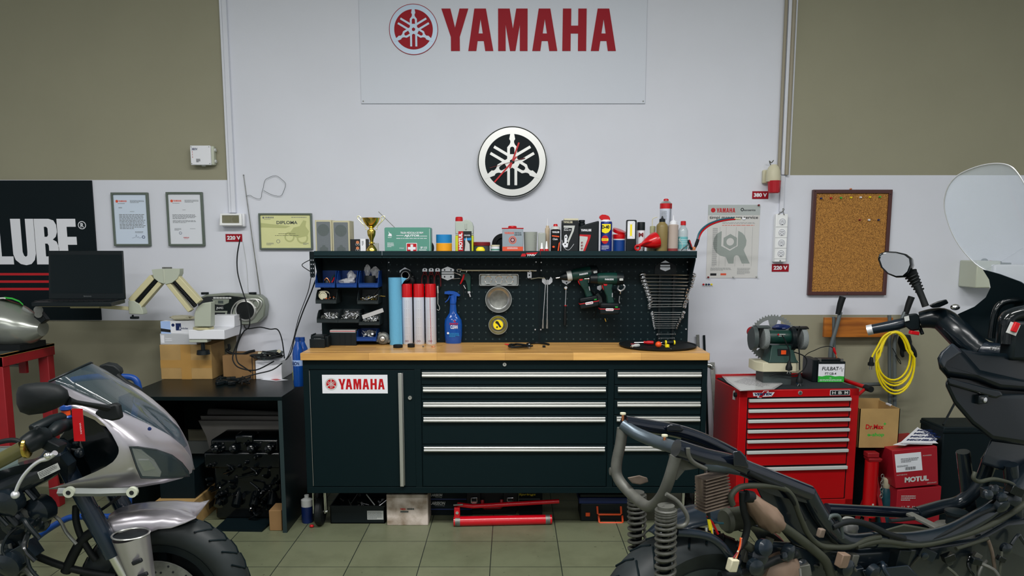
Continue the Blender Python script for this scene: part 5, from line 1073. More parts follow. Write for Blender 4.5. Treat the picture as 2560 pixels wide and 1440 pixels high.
MB('cream').tube([P(1152,676,Y),P(1336,676.5,Y)],.0036,n=10).build('bar',t);m=MB('steel');m.tube([P(1154,673,Y),P(1144,673,Y),P(1143.5,677,Y),P(1146,680,Y)],.004,n=8,sm=3);m.cyl(P(1334,676.5,Y),P(1341,676.5,Y),.0055,n=10);m.build('bar_end',t)
for u in(1150,1166,1324):m=MB('zinc');m.tube([P(u,676,YH),P(u,681,Y-.01),P(u+1,677,Y-.012)],.0024,n=6,sm=3);m.build('hook_prong',t)
hook([[(1318.5,680),(1329,680),(1329,694),(1324,697),(1318.5,694)]],'small white hook plate at the right end of the steel bar',holes=[(0,(1323.5,688))]);m=MB('chrome');m.tube([P(1324,696,YH-.01),P(1328,697,YH-.02),P(1346,694,YH-.02),P(1362,695,YH-.02)],.0042,n=8);m.build('short_bar',label='short chrome bar hanging at the joint of the two perforated panels',cat='bar')
# magnetic trays
t=T('magnetic_tray','rectangular steel magnetic tray with three rings, stuck on the pegboard','tray');Y=YH;x0,x1,z0,z1=rc(1197.5,684.5,1297,715,Y-.02);m=MB('steel')
oR=rrect(x0,x1,z0,z1,.01,4)
def inset(d):return rrect(x0+d,x1-d,z0+d,z1-d,.008,4)
m.loft([[Vector((a,Y,b))for a,b in inset(.006)],[Vector((a,Y-.018,b))for a,b in inset(0)],[Vector((a,Y-.022,b))for a,b in inset(.001)],[Vector((a,Y-.022,b))for a,b in inset(.004)],[Vector((a,Y-.005,b))for a,b in inset(.010)]]);m.build('pan',t)
for u in(1220,1247,1274):c=P(u,699,Y-.008);MB('chrome').torus(c,(0,1,0),.0195,.0022,26,6).build('ring',t)
def rtray(u,v,R,label,inner=None):
 t=T('magnetic_tray',label,'tray');c=P(u,v,YH);c.y=YH;m=MB('steel');m.lathe(c,[(R*.7,0),(R*.95,.014),(R,.02),(R,.023),(R*.95,.023),(R*.88,.016),(R*.68,.006),(R*.6,.004)],axis=(0,-1,0),n=44);m.build('pan',t)
 MB('dull_steel').lathe(c,[(R*.68,.0055),(R*.66,.008),(R*.62,.006)],axis=(0,-1,0),n=36).build('base_ring',t);return t,c
rtray(1246.5,748,33*DX(YP),'larger round steel magnetic tray in the middle of the pegboard')
t,c=rtray(1245.5,811.5,24*DX(YP),'smaller round steel magnetic tray holding a yellow roll, low on the pegboard')
t=T('tape_measure','yellow and black round tape held in the small magnetic tray','tape');c=c+Vector((0,-.007,0));m=MB('yellow');m.lathe(c,[(.027,0),(.028,.003),(.027,.010)],axis=(0,-1,0),n=28);m.build('case',t)
m=MB('ink');m.poly([(c.x-.012,c.z+.022),(c.x+.0,c.z+.02),(c.x+.018,c.z-.012),(c.x+.008,c.z-.014),(c.x-.002,c.z+.002),(c.x-.016,c.z+.012)],o=(0,c.y-.011,0));m.use('ink').poly(circ(c.x-.006,c.z-.012,.005,10),o=(0,c.y-.011,0));m.build('print',t)
# extension bars, ratchet
hook([[(1355,697),(1359,692),(1365,700),(1372,700),(1377,692),(1381,697),(1381,705),(1374,711.5),(1362,711.5),(1355,705)]],'wide white hook plate carrying two long extension bars')
for k,(u0,u1)in enumerate(((1364.5,1357.5),(1369,1368))):
 t=T('extension_bar',('left' if k==0 else 'right')+' long chrome socket extension bar hanging on the pegboard','extension bar','two hanging extension bars');Y=YH-.024-k*.006
 MB('chrome').cyl(P(u0,699,Y),P(u1,803,Y),.003,n=10).build('shaft',t);m=MB('steel');m.cyl(P(u1,799,Y),P(u1,812,Y),.0052,n=12);m.cyl(P(u1-.3,812,Y),P(u1-.3,821,Y),.0062,n=12);m.build('socket_end',t)
hook([[(1404,700),(1408,698),(1424,698),(1428.5,702),(1426,706),(1416,712),(1406,706)]],'white hook plate above the ratchet handle',holes=[(0,(1416.5,707))])
t=T('ratchet','slim ratchet with black grip and red ring hanging on the pegboard','ratchet');Y=YH-.02;m=MB('chrome');c=P(1414.5,719,Y);m.lathe(c,[(.008,0),(.0095,.002),(.0095,.010),(.007,.012)],axis=(0,-1,0),n=18);m.build('head',t);MB('chrome').tube([P(1415,722,Y),P(1414.5,742,Y),P(1413.5,763,Y)],[.0035,.0028,.0035],n=10).build('shaft',t)
MB('red').cyl(P(1413.5,763,Y),P(1413.5,765.5,Y),.0062,n=12).build('ring',t);MB('black_rubber').tube([P(1413.5,765,Y),P(1413,775,Y),P(1412.5,800,Y),P(1412,813,Y)],[.0062,.007,.0085,.007],n=12,sm=2).build('grip',t)
# drills
def drill(M_,label,impact=False):
 t=T('cordless_drill',label,'drill');kw={}
 def prism(mat,pts,y0,th,nm,bevel=.004,par=t):return MB(mat,M_).poly(pts,o=(0,y0,0),t=th).build(nm,par,bevel=bevel)
 m=MB('green',M_);m.lathe((-.02,.0,0),[(.024,0),(.031,.012),(.033,.06),(.033,.10),(.028,.122),(.012,.126)],axis=(1,0,0),n=26);m.build('motor_housing',t)
 m=MB('black_plastic',M_)
 if impact:m.lathe((-.06,0,0),[(.016,0),(.024,.006),(.026,.03),(.028,.042)],axis=(1,0,0),n=22);m.use('chrome').lathe((-.085,0,0),[(.003,0),(.003,.018),(.006,.02),(.006,.026)],axis=(1,0,0),n=10)
 else:m.lathe((-.085,0,0),[(.009,0),(.013,.004),(.022,.03),(.022,.042)],axis=(1,0,0),n=22);m.use('light_grey').lathe((-.045,0,0),[(.026,0),(.028,.003),(.028,.022),(.026,.026)],axis=(1,0,0),n=24);m.use('chrome').cyl((-.105,0,0),(-.085,0,0),.003,n=8)
 m.build('chuck',t)
 m=MB('black_plastic',M_);m.lathe((.085,0,0),[(.0335,0),(.034,.004),(.030,.036),(.014,.042)],axis=(1,0,0),n=24);m.use('light_grey').poly(rrect(.096,.116,-.008,.004,.003,2),o=(0,-.0345,0),t=.002);m.build('rear_cap',t)
 prism('green',[(.02,-.024),(.066,-.026),(.060,-.05),(.070,-.11),(.076,-.128),(.036,-.13),(.032,-.09),(.018,-.06),(.012,-.03)],-.017,.034,'grip',.008)
 prism('red',[(.008,-.030),(.020,-.032),(.022,-.05),(.028,-.062),(.016,-.060),(.009,-.045)],-.008,.016,'trigger',.003);prism('red',[(.014,-.026),(.036,-.028),(.032,-.036),(.018,-.036)],-.019,.004,'mode_switch',.001)
 m=MB('black_plastic',M_);m.box(.0,.098,-.032,.032,-.152,-.128);m.box(-.004,.10,-.035,.035,-.186,-.152);b=m.build('battery',t,bevel=.006)
 m=MB('red',M_);m.box(-.005,.101,-.036,.036,-.160,-.156);m.use('white').poly(rrect(.026,.068,-.168,-.154,.005,3),o=(0,-.0368,0));m.use('red').text('Power20',.03,.064,-.1645,-.158,o=(0,-.0373,0),bold=.03);m.use('bright_green').box(.076,.09,-.0358,-.034,-.150,-.145);m.build('battery_label',b)
 m=MB('white',M_);m.text('PARKSIDE',.02,.066,-.006,.003,o=(0,-.0345,0),bold=.03);m.build('lettering',t)
 m=MB('chrome',M_);m.obox((.062,-.019,-.085),(.004,.003,.022));m.build('bit_holder',t)
 return t
sc_=1.0
def dm(u,v,ang,Y):p=P(u,v,Y);return Matrix.Translation(p)@Matrix.Rotation(radians(-ang),4,'Y')
drill(dm(1438,687,10,YH-.045),'green and black cordless drill with a silver collar, upper left of the two drills')
drill(dm(1501,697,0,YH-.118),'green and black cordless driver with a thin bit, lower right of the two drills',True)
hook([[(1462,700),(1472,700),(1472,706),(1468,710.5),(1462,707)]],'small white hook under the upper drill',prongs=[(1470,694)])
hook([[(1493,716),(1504,712),(1504,722),(1500,727),(1493,723)]],'small white hook under the lower drill',prongs=[(1503,712)])
t=T('glue_gun','grey-black hot glue gun with a thin lead hanging between the two drills','glue gun');Y=YH-.03;m=MB('dark_grey');m.poly(pp([(1489,737),(1496,732),(1505,744),(1507,762),(1500,766),(1489,756)],Y),o=(0,Y,0),t=.02);m.build('body',t,bevel=.003);m=MB('chrome');m.tube([P(1487,734,Y+.01),P(1467,714,Y+.01)],[.004,.002],n=8);m.build('nozzle',t);m=MB('black_rubber');m.tube([P(1495,760,Y+.01),P(1489,768,Y+.01),P(1490,780,Y+.01),P(1484,791,Y+.01)],.003,n=6,sm=4);m.build('lead',t)
t=T('pipe_cutter','small chrome pipe cutter hooked beside the lower drill','pipe cutter');Y=YH-.03;m=MB('zinc');m.tube([P(1558,712,Y),P(1562,716,Y),P(1559,723,Y),P(1551,727,Y),P(1544,722,Y),P(1547,714,Y)],.0045,n=8,sm=3);m.build('jaw',t);MB('chrome').lathe(P(1551,727,Y),[(.003,0),(.0055,.006),(.003,.010),(.0065,.014),(.003,.018)],axis=(0,0,-1),n=12).build('screw',t)
m=MB('zinc');m.tube([P(1549,740,YH-.02),P(1547.5,752,YH-.02),P(1549,758,YH-.02)],[.0045,.003,.0055],n=8,flat=.6);m.build('small_spanner',label='tiny adjustable spanner hanging below the pipe cutter',cat='spanner')
m=MB('gold');m.tube([P(1512,796,YH-.02),P(1513.5,800,YH-.02),P(1515,804,YH-.02)],.003,n=8);m.build('drill_bit',label='short brass-coloured bit just under the lower drill battery',cat='bit')
# spanner rack
t=T('spanner_rack','black plastic spanner holder with a white six-sided badge at the right of the pegboard','rack');Y=YH-.008
m=MB('black_plastic');x0,x1,z0,z1=rc(1637,655,1691,690,Y);m.poly([(x0,z0),(x1,z0),(x1,z0+.04)]+[((x0+x1)/2+(x1-x0)/2*cos(a),z1-.035+.035*sin(a))for a in[i*pi/10 for i in range(11)]]+[(x0,z0+.04)],o=(0,Y,0),t=.008);m.build('header',t)
for u in(1648,1692-9):m=MB('black_plastic');x_c=P(u,750,Y).x;m.box(x_c-.006,x_c+.006,Y-.01,YH,P(0,856,Y).z,P(0,686,Y).z);m.build('rail',t)
m=MB('zinc');hx_([(1652,657),(1663.5,651),(1674,657)],m,Y-.004);hx_([(1651,662),(1675,662),(1675,666),(1651,666)],m,Y-.004);hx_([(1650.5,668),(1675.5,668),(1675.5,673),(1663.5,678),(1650.5,673)],m,Y-.004);m.build('badge',t)
def spanner(u0,u1,v,k,label,grp,tilt=0):
 Y=YH-.028;a,b=P(u0,v-tilt,Y),P(u1,v,Y);L=(b-a).length;s_=.0042+.010*k
 t=T('spanner',label,'spanner',grp);d=(b-a).normalized()
 m=MB('chrome');m.tube([a+d*s_*2.2,a+d*(L*.3),a+d*L*.7,b-d*s_*1.6],[s_*.5,s_*.32,s_*.32,s_*.5],n=8,flat=.7);m.build('shank',t)
 n_=Vector((0,-.75,-.65)).normalized();e1=(-d+Vector((0,0,-.35))).normalized();e2=e1.cross(n_).normalized();c=a+d*s_*1.2
 o_=[(1.2*s_*cos(q_),1.2*s_*sin(q_))for q_ in[radians(x)for x in range(30,331,20)]];o_=o_+[(1.35*s_,-.55*s_),(.1*s_,-.5*s_),(-.1*s_,0),(.1*s_,.5*s_),(1.35*s_,.55*s_)]
 m=MB('chrome');m.poly(o_,o=c,ex=e1,ey=e2,t=s_*.5);m.build('open_end',t)
 c=b;ax=Vector((.25,-.55,.8)).normalized();m=MB('chrome');m.lathe(c-ax*s_*.35,[(s_*.6,0),(s_*1.08,0),(s_*1.08,s_*.8),(s_*.6,s_*.8),(s_*.6,0)],axis=ax,n=18);m.build('ring_end',t)
ORD=['topmost','second','third','fourth','fifth','sixth','seventh','eighth','ninth','tenth','lowest']
zs_=lambda y:640+y/5.5385;zu=lambda x:1340+x/5.5385
L1=[(1430,2185,262),(1440,2170,312),(1460,2160,362),(1480,2150,410),(1495,2115,456),(1515,2100,500),(1520,2090,547),(1545,2100,588),(1550,2075,630),(1540,2060,668),(1545,2055,700)]
for i,(a,b,v)in enumerate(L1):spanner(zu(a),zu(b),zs_(v),1-.045*i,ORD[i]+' spanner of the large chrome set on the black holder' if i not in(0,10)else('largest and topmost' if i==0 else 'smallest and lowest')+' spanner of the large chrome set on the black holder','large chrome spanners on the holder',tilt=-1.0 if i>8 else.8)
L2=[(1585,2045,782),(1590,2030,812),(1600,2025,846),(1600,1995,876),(1610,1985,908),(1612,1965,940),(1620,1955,968),(1630,1945,998)]
O2=['topmost','second','third','fourth','fifth','sixth','seventh','lowest']
for i,(a,b,v)in enumerate(L2):spanner(zu(a),zu(b),zs_(v),.42-.04*i,O2[i]+' spanner of the lower set of eight small chrome spanners','small chrome spanners on the holder')
spanner(zu(1665),zu(1925),zs_(1083),.02,'upper of the two tiny spanners at the foot of the holder','two tiny spanners');spanner(zu(1700),zu(1910),zs_(1138),.0,'lower of the two tiny spanners at the foot of the holder','two tiny spanners')
# ================================================================= things under the workbench
def gbox(mat,u0,u1,vt,vb,dep,nm,par=None,z=0.0,bevel=.003,**k):
 y=G((u0+u1)/2,vb,z).y;x0,x1=P(u0,(vt+vb)/2,y).x,P(u1,(vt+vb)/2,y).x
 return MB(mat).box(x0,x1,y,y+dep,z,P(1280,vt,y).z).build(nm,par,bevel=bevel,**k),x0,x1,y,P(1280,vt,y).z
t=T('floor_tray','low black tray of odd parts with a white label, under the cabinet','tray')
y=G(890,1309).y;x0,x1=P(826,1290,y).x,P(962,1290,y).x;zt=P(0,1264,y).z;m=MB('black_plastic')
m.box(x0,x1,y,y+.22,0,.006);m.box(x0,x1,y,y+.005,0,zt);m.box(x0,x1,y+.215,y+.22,0,zt);m.box(x0,x0+.005,y,y+.22,0,zt);m.box(x1-.005,x1,y,y+.22,0,zt);m.box(x0-.002,x1+.002,y-.003,y+.002,zt-.006,zt);m.build('tub',t,bevel=.001)
a=rc(918,1277,958.5,1299,y-.001);m=MB('light_grey');m.box(a[0],a[1],y-.001,y,a[2],a[3]);m.use('ink_grey').lines(a[0]+.004,a[1]-.004,a[2]+.003,a[3]-.003,6,o=(0,y-.0015,0));m.build('label_sheet',t)
pile((x0+.02,x1-.02,y+.02,y+.2,.006,zt-.02,zt+.015),26,'odd metal parts lying in the low black floor tray',sizes=(.01,.03),mats=('ink','dull_steel','zinc','ink'),name='parts_pile',seed=22)
MB('light_grey').cyl(P(916,1236,y+.06),P(937,1263,y+.04),.003,n=8).build('metal_rod',label='thin bright rod sticking out of the low black floor tray',cat='rod')
mt('grimy_white',(178,168,160),0.6,ns=14,dirt=(118,104,88),n=.4)
t=T('grimy_carton','grimy white oil-stained box with a red and grey print, under the cabinet','box')
o,x0,x1,y,zt=gbox('grimy_white',966.5,1070,1236,1313.5,.16,'carton',t);m=MB('red');a=rc(1000,1270,1014,1275,y);m.text('YAMAHA',*a,o=(0,y-.0006,0),bold=.03);m.use('dark_grey');a=rc(1018,1270,1036,1275,y);m.lines(*a,1,o=(0,y-.0006,0),seed=5,th=.8);a=rc(1001,1277.5,1021,1281,y);m.poly([(a[0],a[2]),(a[1],a[2]),(a[1],a[3]),(a[0],a[3])],o=(0,y-.0006,0));m.build('print',t)
t=T('parts_box','upper one of two dark blue boxes of chain parts, right of the grimy carton','box','dark blue boxes');y=3.95
for k,(v0,v1,va,vb,ua,ub)in enumerate(((1228,1250,1234.5,1241,1076,1105),(1251,1275,1254,1262,1075,1112))):
 if k:t=T('parts_box','lower one of two dark blue boxes of chain parts, right of the grimy carton','box','dark blue boxes')
 a=rc(1066,v0,1180,v1,y);MB('black_panel').box(a[0],a[1],y,y+.16,a[2]if k==0 else P(0,1277,y).z,a[3]).build('carton',t,bevel=.002);m=MB('navy');m.box(a[0],a[1],y-.001,y,a[2]+.001,a[2]+.008);m.build('edge_band',t)
 b=rc(ua,va,ub,vb,y);m=MB('light_grey');m.text('LARSSON',*b,o=(0,y-.0006,0),bold=.04,shear=.15);c_=rc(ua+12,vb+1,ub,vb+3.5,y);m.text('Technology',*c_,o=(0,y-.0006,0));m.build('lettering',t)
zb_=P(0,1277,y).z
o=MB('black_panel').box(P(1066,1290,y).x,P(1180,1290,y).x,y+.01,y+.16,0,zb_).build('plain_box',label='plain black box on the floor under the two dark blue boxes',cat='box')
# press cylinder
mt('press_red',(168,6,22),0.25,coat=.3)
t=T('hydraulic_ram','bright red hydraulic ram lying on the tiles under the cabinet','hydraulic jack');y=3.80
a,b=Vector((P(1134,1296,y).x,y,.026)),Vector((P(1380,1290,y).x,y+.03,.026))
MB('press_red').cyl(a,b,.0255,n=26).build('cylinder',t);m=MB('dull_steel');d=(b-a).normalized();m.cyl(a+d*.008,a+d*.034,.0262,n=24);m.build('collar',t);MB('dull_steel').cyl(b-d*.034,b-d*.01,.0262,n=24).build('collar',t)
m=MB('press_red');m.box(a.x+.004,a.x+.034,y-.012,y+.02,.045,.105);m.build('valve_block',t,bevel=.003);MB('chrome').cyl((a.x+.02,y-.016,.078),(a.x+.02,y-.01,.078),.008,n=16).build('valve_knob',t)
m=MB('press_red');m.tube([(a.x+.02,y+.01,.115),(a.x+.1,y+.03,.098),(a.x+.56,y+.06,.115)],.012,n=12);m.build('pump_lever',t);m=MB('dull_steel');m.cyl((a.x,y,.115),(a.x+.05,y,.118),.005,n=8);m.build('pin',t)
t=T('tool_case','dark tool case with two chrome latches and red handle, under the cabinet','tool case');y=3.94;X=lambda u:P(u,1250,y).x;z=lambda v:P(0,v,y).z
m=MB('black_plastic');zq=zc0-.006;m.box(X(1166),X(1295),y+.02,y+.17,z(1280),zq);m.box(X(1166),X(1202),y,y+.03,z(1271),zq);m.box(X(1258),X(1294),y,y+.03,z(1268),zq);m.box(X(1170),X(1290),y+.03,y+.16,0,z(1280));m.build('body',t,bevel=.004)
for u in(1185.5,1275.5):m=MB('chrome');m.box(X(u-6),X(u+6),y-.008,y,z(1263),z(1253));m.tube([(X(u-7),y-.006,z(1256)),(X(u-7),y-.008,z(1244)),(X(u+7),y-.008,z(1243)),(X(u+7.5),y-.006,z(1255))],.003,n=8);m.build('latch',t)
m=MB('press_red');m.tube([(X(1206),y,z(1250)),(X(1207),y-.012,z(1266)),(X(1211),y-.014,z(1267)),(X(1250),y-.014,z(1266)),(X(1254),y-.012,z(1264)),(X(1254),y,z(1249))],.010,n=10);m.build('handle',t)
t=T('springs_box','black and navy box with yellow italic writing behind the red lever, under the cabinet','box');y=3.96;a=rc(1298,1228,1356,1260,y);MB('black_panel').box(a[0],a[1],y,y+.14,0,zc0-.006).build('carton',t)
m=MB('yellow');b=rc(1296,1233.5,1338,1240,y);m.text('Springs',*b,o=(0,y-.0006,0),bold=.01,shear=.3);b=rc(1300,1253,1340,1256,y);m.lines(*b,1,o=(0,y-.0006,0),th=.4);m.use('ink_grey');b=rc(1296,1247,1350,1248.2,y);m.box(b[0],b[1],y-.0006,y,b[2],b[3]);m.build('print',t)
t=T('toolbox','black plastic toolbox with navy lid and two orange handles, under the right of the cabinet','toolbox');y=G(1500,1303).y;X=lambda u:P(u,1270,y).x;z=lambda v:P(0,v,y).z
MB('black_plastic').box(X(1452),X(1570),y,y+.17,0,z(1259)).build('body',t,bevel=.004);MB('navy').box(X(1447),X(1575),y-.004,y+.175,z(1259),z(1244)).build('lid',t,bevel=.004);MB('black_plastic').box(X(1450),X(1572),y,y+.17,z(1244),z(1235)).build('lid_tray',t,bevel=.004)
for a in((1493,1552,1266,1282),(1497,1556,1289,1303)):MB('orange').tube([(X(a[0]),y,z(a[2])),(X(a[0]+.5),y-.02,z(a[3]-1)),(X(a[0]+3),y-.024,z(a[3])),(X(a[1]-3),y-.024,z(a[3])),(X(a[1]),y-.02,z(a[3]-1)),(X(a[1]),y,z(a[2]))],.0055,n=8).build('handle',t)
MB('orange').box(X(1464),X(1475),y-.008,y,z(1290),z(1281)).build('latch',t,bevel=.002)
t,c,D=None,None,None
t=T('small_bottle','small white and blue bottle on the floor left of the castor','bottle');y=3.86;c=Vector((P(768,1280,y).x,y,0));m=MB('navy');m.lathe(c,[(.028,0),(.03,.01),(.03,.09)],n=18);m.build('body',t);MB('light_grey').lathe(c,[(.03,.09),(.03,.125),(.012,.135),(.012,.15)],n=18).build('shoulder',t)
MB('red').ball((P(779,1310,3.78).x,3.78,.008),(.012,.01,.008),10,6).build('red_plug',label='tiny red plug on the tiles by the left castor',cat='plug')
# leaning bars right of the bench
for nm,m_,pts,w_,lab in(('flat_bar','dull_steel',((1744,837,4.43),(1760,1175,4.38)),.018,'pale grey flat bar standing against the wall just behind the worktop end'),('flat_bar','black_panel',((1760,838,4.44),(1772,1170,4.4)),.013,'thin black bar against the wall beside the worktop end'),('angle_bar','dull_steel',((1781,906,4.42),(1797,1190,4.2)),.026,'broad dark metal bar leaning between the workbench and the red cabinet')):
 a,b=P(*pts[0]),P(*pts[1]);MB(m_).bar(a,b+(b-a)*.12,w_,.006,up=(0,1,0)).build(nm,label=lab,cat='metal bar')
# ================================================================= red drawer cabinet
FL=P(1849,976,3.74);YAW=radians(4.5);RM=Matrix.Translation((FL.x,3.74,0))@Matrix.Rotation(YAW,4,'Z');ZC=FL.z;RW=.635;RD=.36
def rb(mat='red_gloss'):return MB(mat,RM)
mt('cab_red',(148,3,10),0.35,coat=.1)
zl=lambda v:P(2000,v,3.76).z;fx=lambda u:(u-1849)/(2152-1849)*RW
t=T('red_tool_cabinet','red tool cabinet with seven drawers and a dark mat on top, right of the workbench','cabinet')
m=rb('cab_red');zb_=zl(1268);m.box(0,RW,.012,RD,zb_,ZC-.004)
m.box(0,fx(1870),0,.014,zb_,ZC);m.box(fx(2131),RW,0,.014,zb_,ZC);m.box(0,RW,0,.014,zl(993),ZC);m.box(0,RW,0,.014,zb_,zl(1251));m.box(0,RW,RD-.012,RD,ZC-.004,ZC+.022);m.build('body',t,bevel=.003)
m=rb('black_panel');m.box(fx(1870),fx(2131),.004,.013,zl(1251),zl(993));m.build('recess',t)
mt('rubber_mat',(24,32,36),0.8,bump=.5,bs=900);rb('rubber_mat').box(.008,RW-.008,.01,RD-.014,ZC-.003,ZC+.003).build('top_mat',t)
mt('handle_grey',(160,166,164),0.4)
for v0,v1,vb in((995.5,1003.5,1019),(1021.5,1029.5,1044.5),(1047,1055,1070),(1072.5,1080.5,1095.5),(1098,1105.5,1121),(1124.5,1132.5,1163),(1166.5,1175,1249.5)):
 d=rb('cab_red').box(fx(1872.5),fx(2128),-.002,.012,zl(vb),zl(v0+1)).build('drawer',t,bevel=.003)
 m=rb('handle_grey');x0,x1=fx(1872),fx(2130);m.box(x0,x1,-.016,-.001,zl(v1),zl(v0));m.build('handle',d,bevel=.003)
m=rb('black_panel');a=(fx(2077),fx(2127),zl(990),zl(977));m.use('white').box(a[0],a[1],-.002,0,a[2],a[3]);m.use('ink').box(a[0]+.002,a[1]-.002,-.003,0,a[2]+.002,a[3]-.002);m.use('light_grey')
for i,s_ in enumerate('HBM'):m.text(s_,a[0]+.01+i*.033,a[0]+.029+i*.033,a[2]+.006,a[3]-.006,o=(0,-.0035,0),bold=.03)
m.build('badge',t)
m=rb('white');m.poly([(fx(1882),zl(980)),(fx(1905),zl(981)),(fx(1909),zl(976)),(fx(1922),zl(976)),(fx(1921),zl(980)),(fx(1937),zl(980)),(fx(1930),zl(990)),(fx(1906),zl(991)),(fx(1904),zl(994)),(fx(1894),zl(993)),(fx(1894),zl(989)),(fx(1884),zl(989))],o=(0,-.0008,0));m.use('red').poly([(fx(1911),zl(977)),(fx(1920),zl(977)),(fx(1904),zl(993)),(fx(1896),zl(992))],o=(0,-.0012,0));m.use('navy').text('VERTEX',fx(1885),fx(1931),zl(987.5),zl(981.5),o=(0,-.0018,0),bold=.05,shear=.2);m.build('sticker',t)
m=rb('alu');m.lathe((fx(2001),-.0,zl(982.5)),[(.011,0),(.011,.004),(.007,.005)],axis=(0,-1,0),n=20);m.use('dark_grey').lathe((fx(2001),-.005,zl(982.5)),[(.007,0),(.006,.002)],axis=(0,-1,0),n=16);m.build('lock',t)
m=rb('black_rubber');m.lathe((0,.04,ZC-.03),[(.012,0),(.012,.012)],axis=(-1,0,0),n=16);m.build('side_knob',t)
m=rb('cab_red');m.tube([(RW+.004,RD-.02,ZC),(RW+.05,RD-.08,ZC-.002),(RW+.062,.03,ZC-.004)],.011,n=10);m.tube([(RW,.03,ZC-.05),(RW+.058,.04,ZC-.006)],.008,n=8);m.build('push_handle',t);rb('black_rubber').cyl((RW+.06,.05,ZC-.004),(RW+.063,.0,ZC-.006),.016,n=16).build('grip_end',t)
m=rb('light_grey');m.poly([(.05,ZC-.06),(.09,ZC-.065),(.085,ZC-.02),(.06,ZC-.01)],o=(-.0008,0,0),ex=(0,1,0),ey=(0,0,1));m.build('side_sticker',t)
for x in(.06,RW-.06):
 for y in(.06,RD-.06):rb('black_rubber').lathe((x-.012,y,.05),[(.048,0),(.05,.004),(.05,.02),(.048,.024)],axis=(1,0,0),n=20).build('castor',t);rb('dull_steel').box(x-.02,x+.02,y-.02,y+.02,.08,zb_+.001).build('castor_fork',t)
ZM=ZC+.003
# sprocket
t=T('large_sprocket','large toothed metal sprocket with cut-outs leaning behind the bench grinder','sprocket');y=4.02;c=P(1931,846,y);R=60*DX(y,1.0);pts=[]
for i in range(48):
 for f,rr in((0,.93),(.3,.95),(.45,1.0),(.6,1.0),(.8,.95)):a=2*pi*(i+f)/48;pts.append((c.x+R*rr*cos(a),c.z+R*rr*sin(a)))
holes=[]
for k in range(5):
 a0=radians(90+72*k+14);a1=radians(90+72*(k+1)-14);q=[(c.x+R*.8*cos(a0+(a1-a0)*j/8),c.z+R*.8*sin(a0+(a1-a0)*j/8))for j in range(9)]+[(c.x+R*.5*cos(a1+(a0-a1)*j/6),c.z+R*.5*sin(a1+(a0-a1)*j/6))for j in range(7)];holes.append(q)
mt('sprocket_metal',(125,130,128),0.4,.6);MB('sprocket_metal').poly(pts,holes+[circ(c.x,c.z,R*.3,24)],o=(0,y,0),t=.007).build('plate',t)
# bench grinder on its stand
t=T('bench_grinder','green double bench grinder with two grey wheels on a cream stand, on the red cabinet','bench grinder');y=3.90;X=lambda u:P(u,870,y).x;z=lambda v:P(0,v,y).z
m=MB('cream');m.loft([[(X(1888)+a,y-.05+b,zz)for a,b in((.03,0),(.20,0),(.235,.04),(.235,.15),(0,.15),(0,.04))]for zz in(z(926),z(903))]);m.build('stand_top',t,bevel=.003)
m=MB('dark_grey');m.box(X(1908),X(1978),y-.02,y+.1,ZM,z(924));m.build('stand_foot',t)
m=MB('green');m.lathe((X(1917),y,z(842)),[(.03,0),(.036,.012),(.037,.05),(.037,.09),(.036,.125),(.030,.138)],axis=(1,0,0),n=24);m.build('motor',t)
m=MB('green');m.loft([[(X(u0),y-d_,zz),(X(u1),y-d_,zz),(X(u1),y+.06,zz),(X(u0),y+.06,zz)]for u0,u1,d_,zz in((1913,1990,.055,z(903)),(1917,1984,.05,z(896)),(1924,1975,.03,z(862)))]);m.build('base',t,bevel=.003)
m=MB('light_grey');a=rc(1945,834.5,1965,837.5,y-.038);m.lines(*a,1,o=(0,y-.038,0),seed=3,th=.7);a=rc(1947,839,1960,841.5,y-.038);m.lines(*a,1,o=(0,y-.038,0),seed=5,th=.6);m.use('red');a=rc(1944,834.5,1948,838,y-.0385);m.box(a[0],a[1],y-.0388,y-.038,a[2],a[3]);m.build('lettering',t)
m=MB('ink');a=rc(1945,873,1972,889,y-.046);m.box(a[0],a[1],y-.047,y-.03,a[2],a[3]);m.use('orange');a=rc(1953,876,1965,886,y-.05);m.box(a[0],a[1],y-.051,y-.04,a[2],a[3]);m.build('switch',t)
mt('grind_stone',(110,116,116),0.9,bump=.5,bs=300)
for u0,u1,gu0,gu1,dv in((1903,1917,1887,1911,0),(1998,2012,1982,2001,2)):
 MB('grind_stone').lathe((X(u0),y-.004,z(845+dv)),[(.01,0),(.055,0),(.057,.003),(.057,.023),(.055,.026),(.01,.026)],axis=(1,0,0),n=36).build('wheel',t)
 m=MB('black_plastic' if gu0>1900 else 'dark_grey');g=[(y+.064*cos(radians(a)),z(845+dv)+.064*sin(radians(a)))for a in range(100,381,14)]
 m.poly([(a,b)for a,b in g],o=(X(gu0),0,0),ex=(0,1,0),ey=(0,0,1),t=.022 if gu0<1900 else.022);m.loft([[Vector((x_,y+r_*cos(radians(a)),z(845+dv)+r_*sin(radians(a))))for x_,r_ in((X(gu0),.063),(X(u1)+.004,.063),(X(u1)+.004,.067),(X(gu0),.067))]for a in range(-60,125,12)]);m.build('guard',t)
MB('dark_grey').lathe((X(1888),y-.004,z(851)),[(.026,0),(.020,.012),(.008,.016)],axis=(-1,-.3,0),n=20).build('guard_cap',t)
mt('red_dull',(120,20,26),0.4);t2=T('red_handwheel','small red spoked disc at the left edge of the sprocket','handwheel');c=P(1880,829,3.99);m=MB('red_dull');m.lathe(c,[(.014,0),(.026,0),(.028,.004),(.026,.008),(.014,.008)],axis=(-.25,-1,0),n=24);m.cyl(c,c+Vector((-.003,-.012,0)),.008,n=12)
for k in range(5):a=k*2*pi/5;m.bar(c+Vector((0,-.004,0)),c+Vector((.016*cos(a),-.004,.016*sin(a))),.005,.004,up=(0,1,0))
m.build('disc',t2)
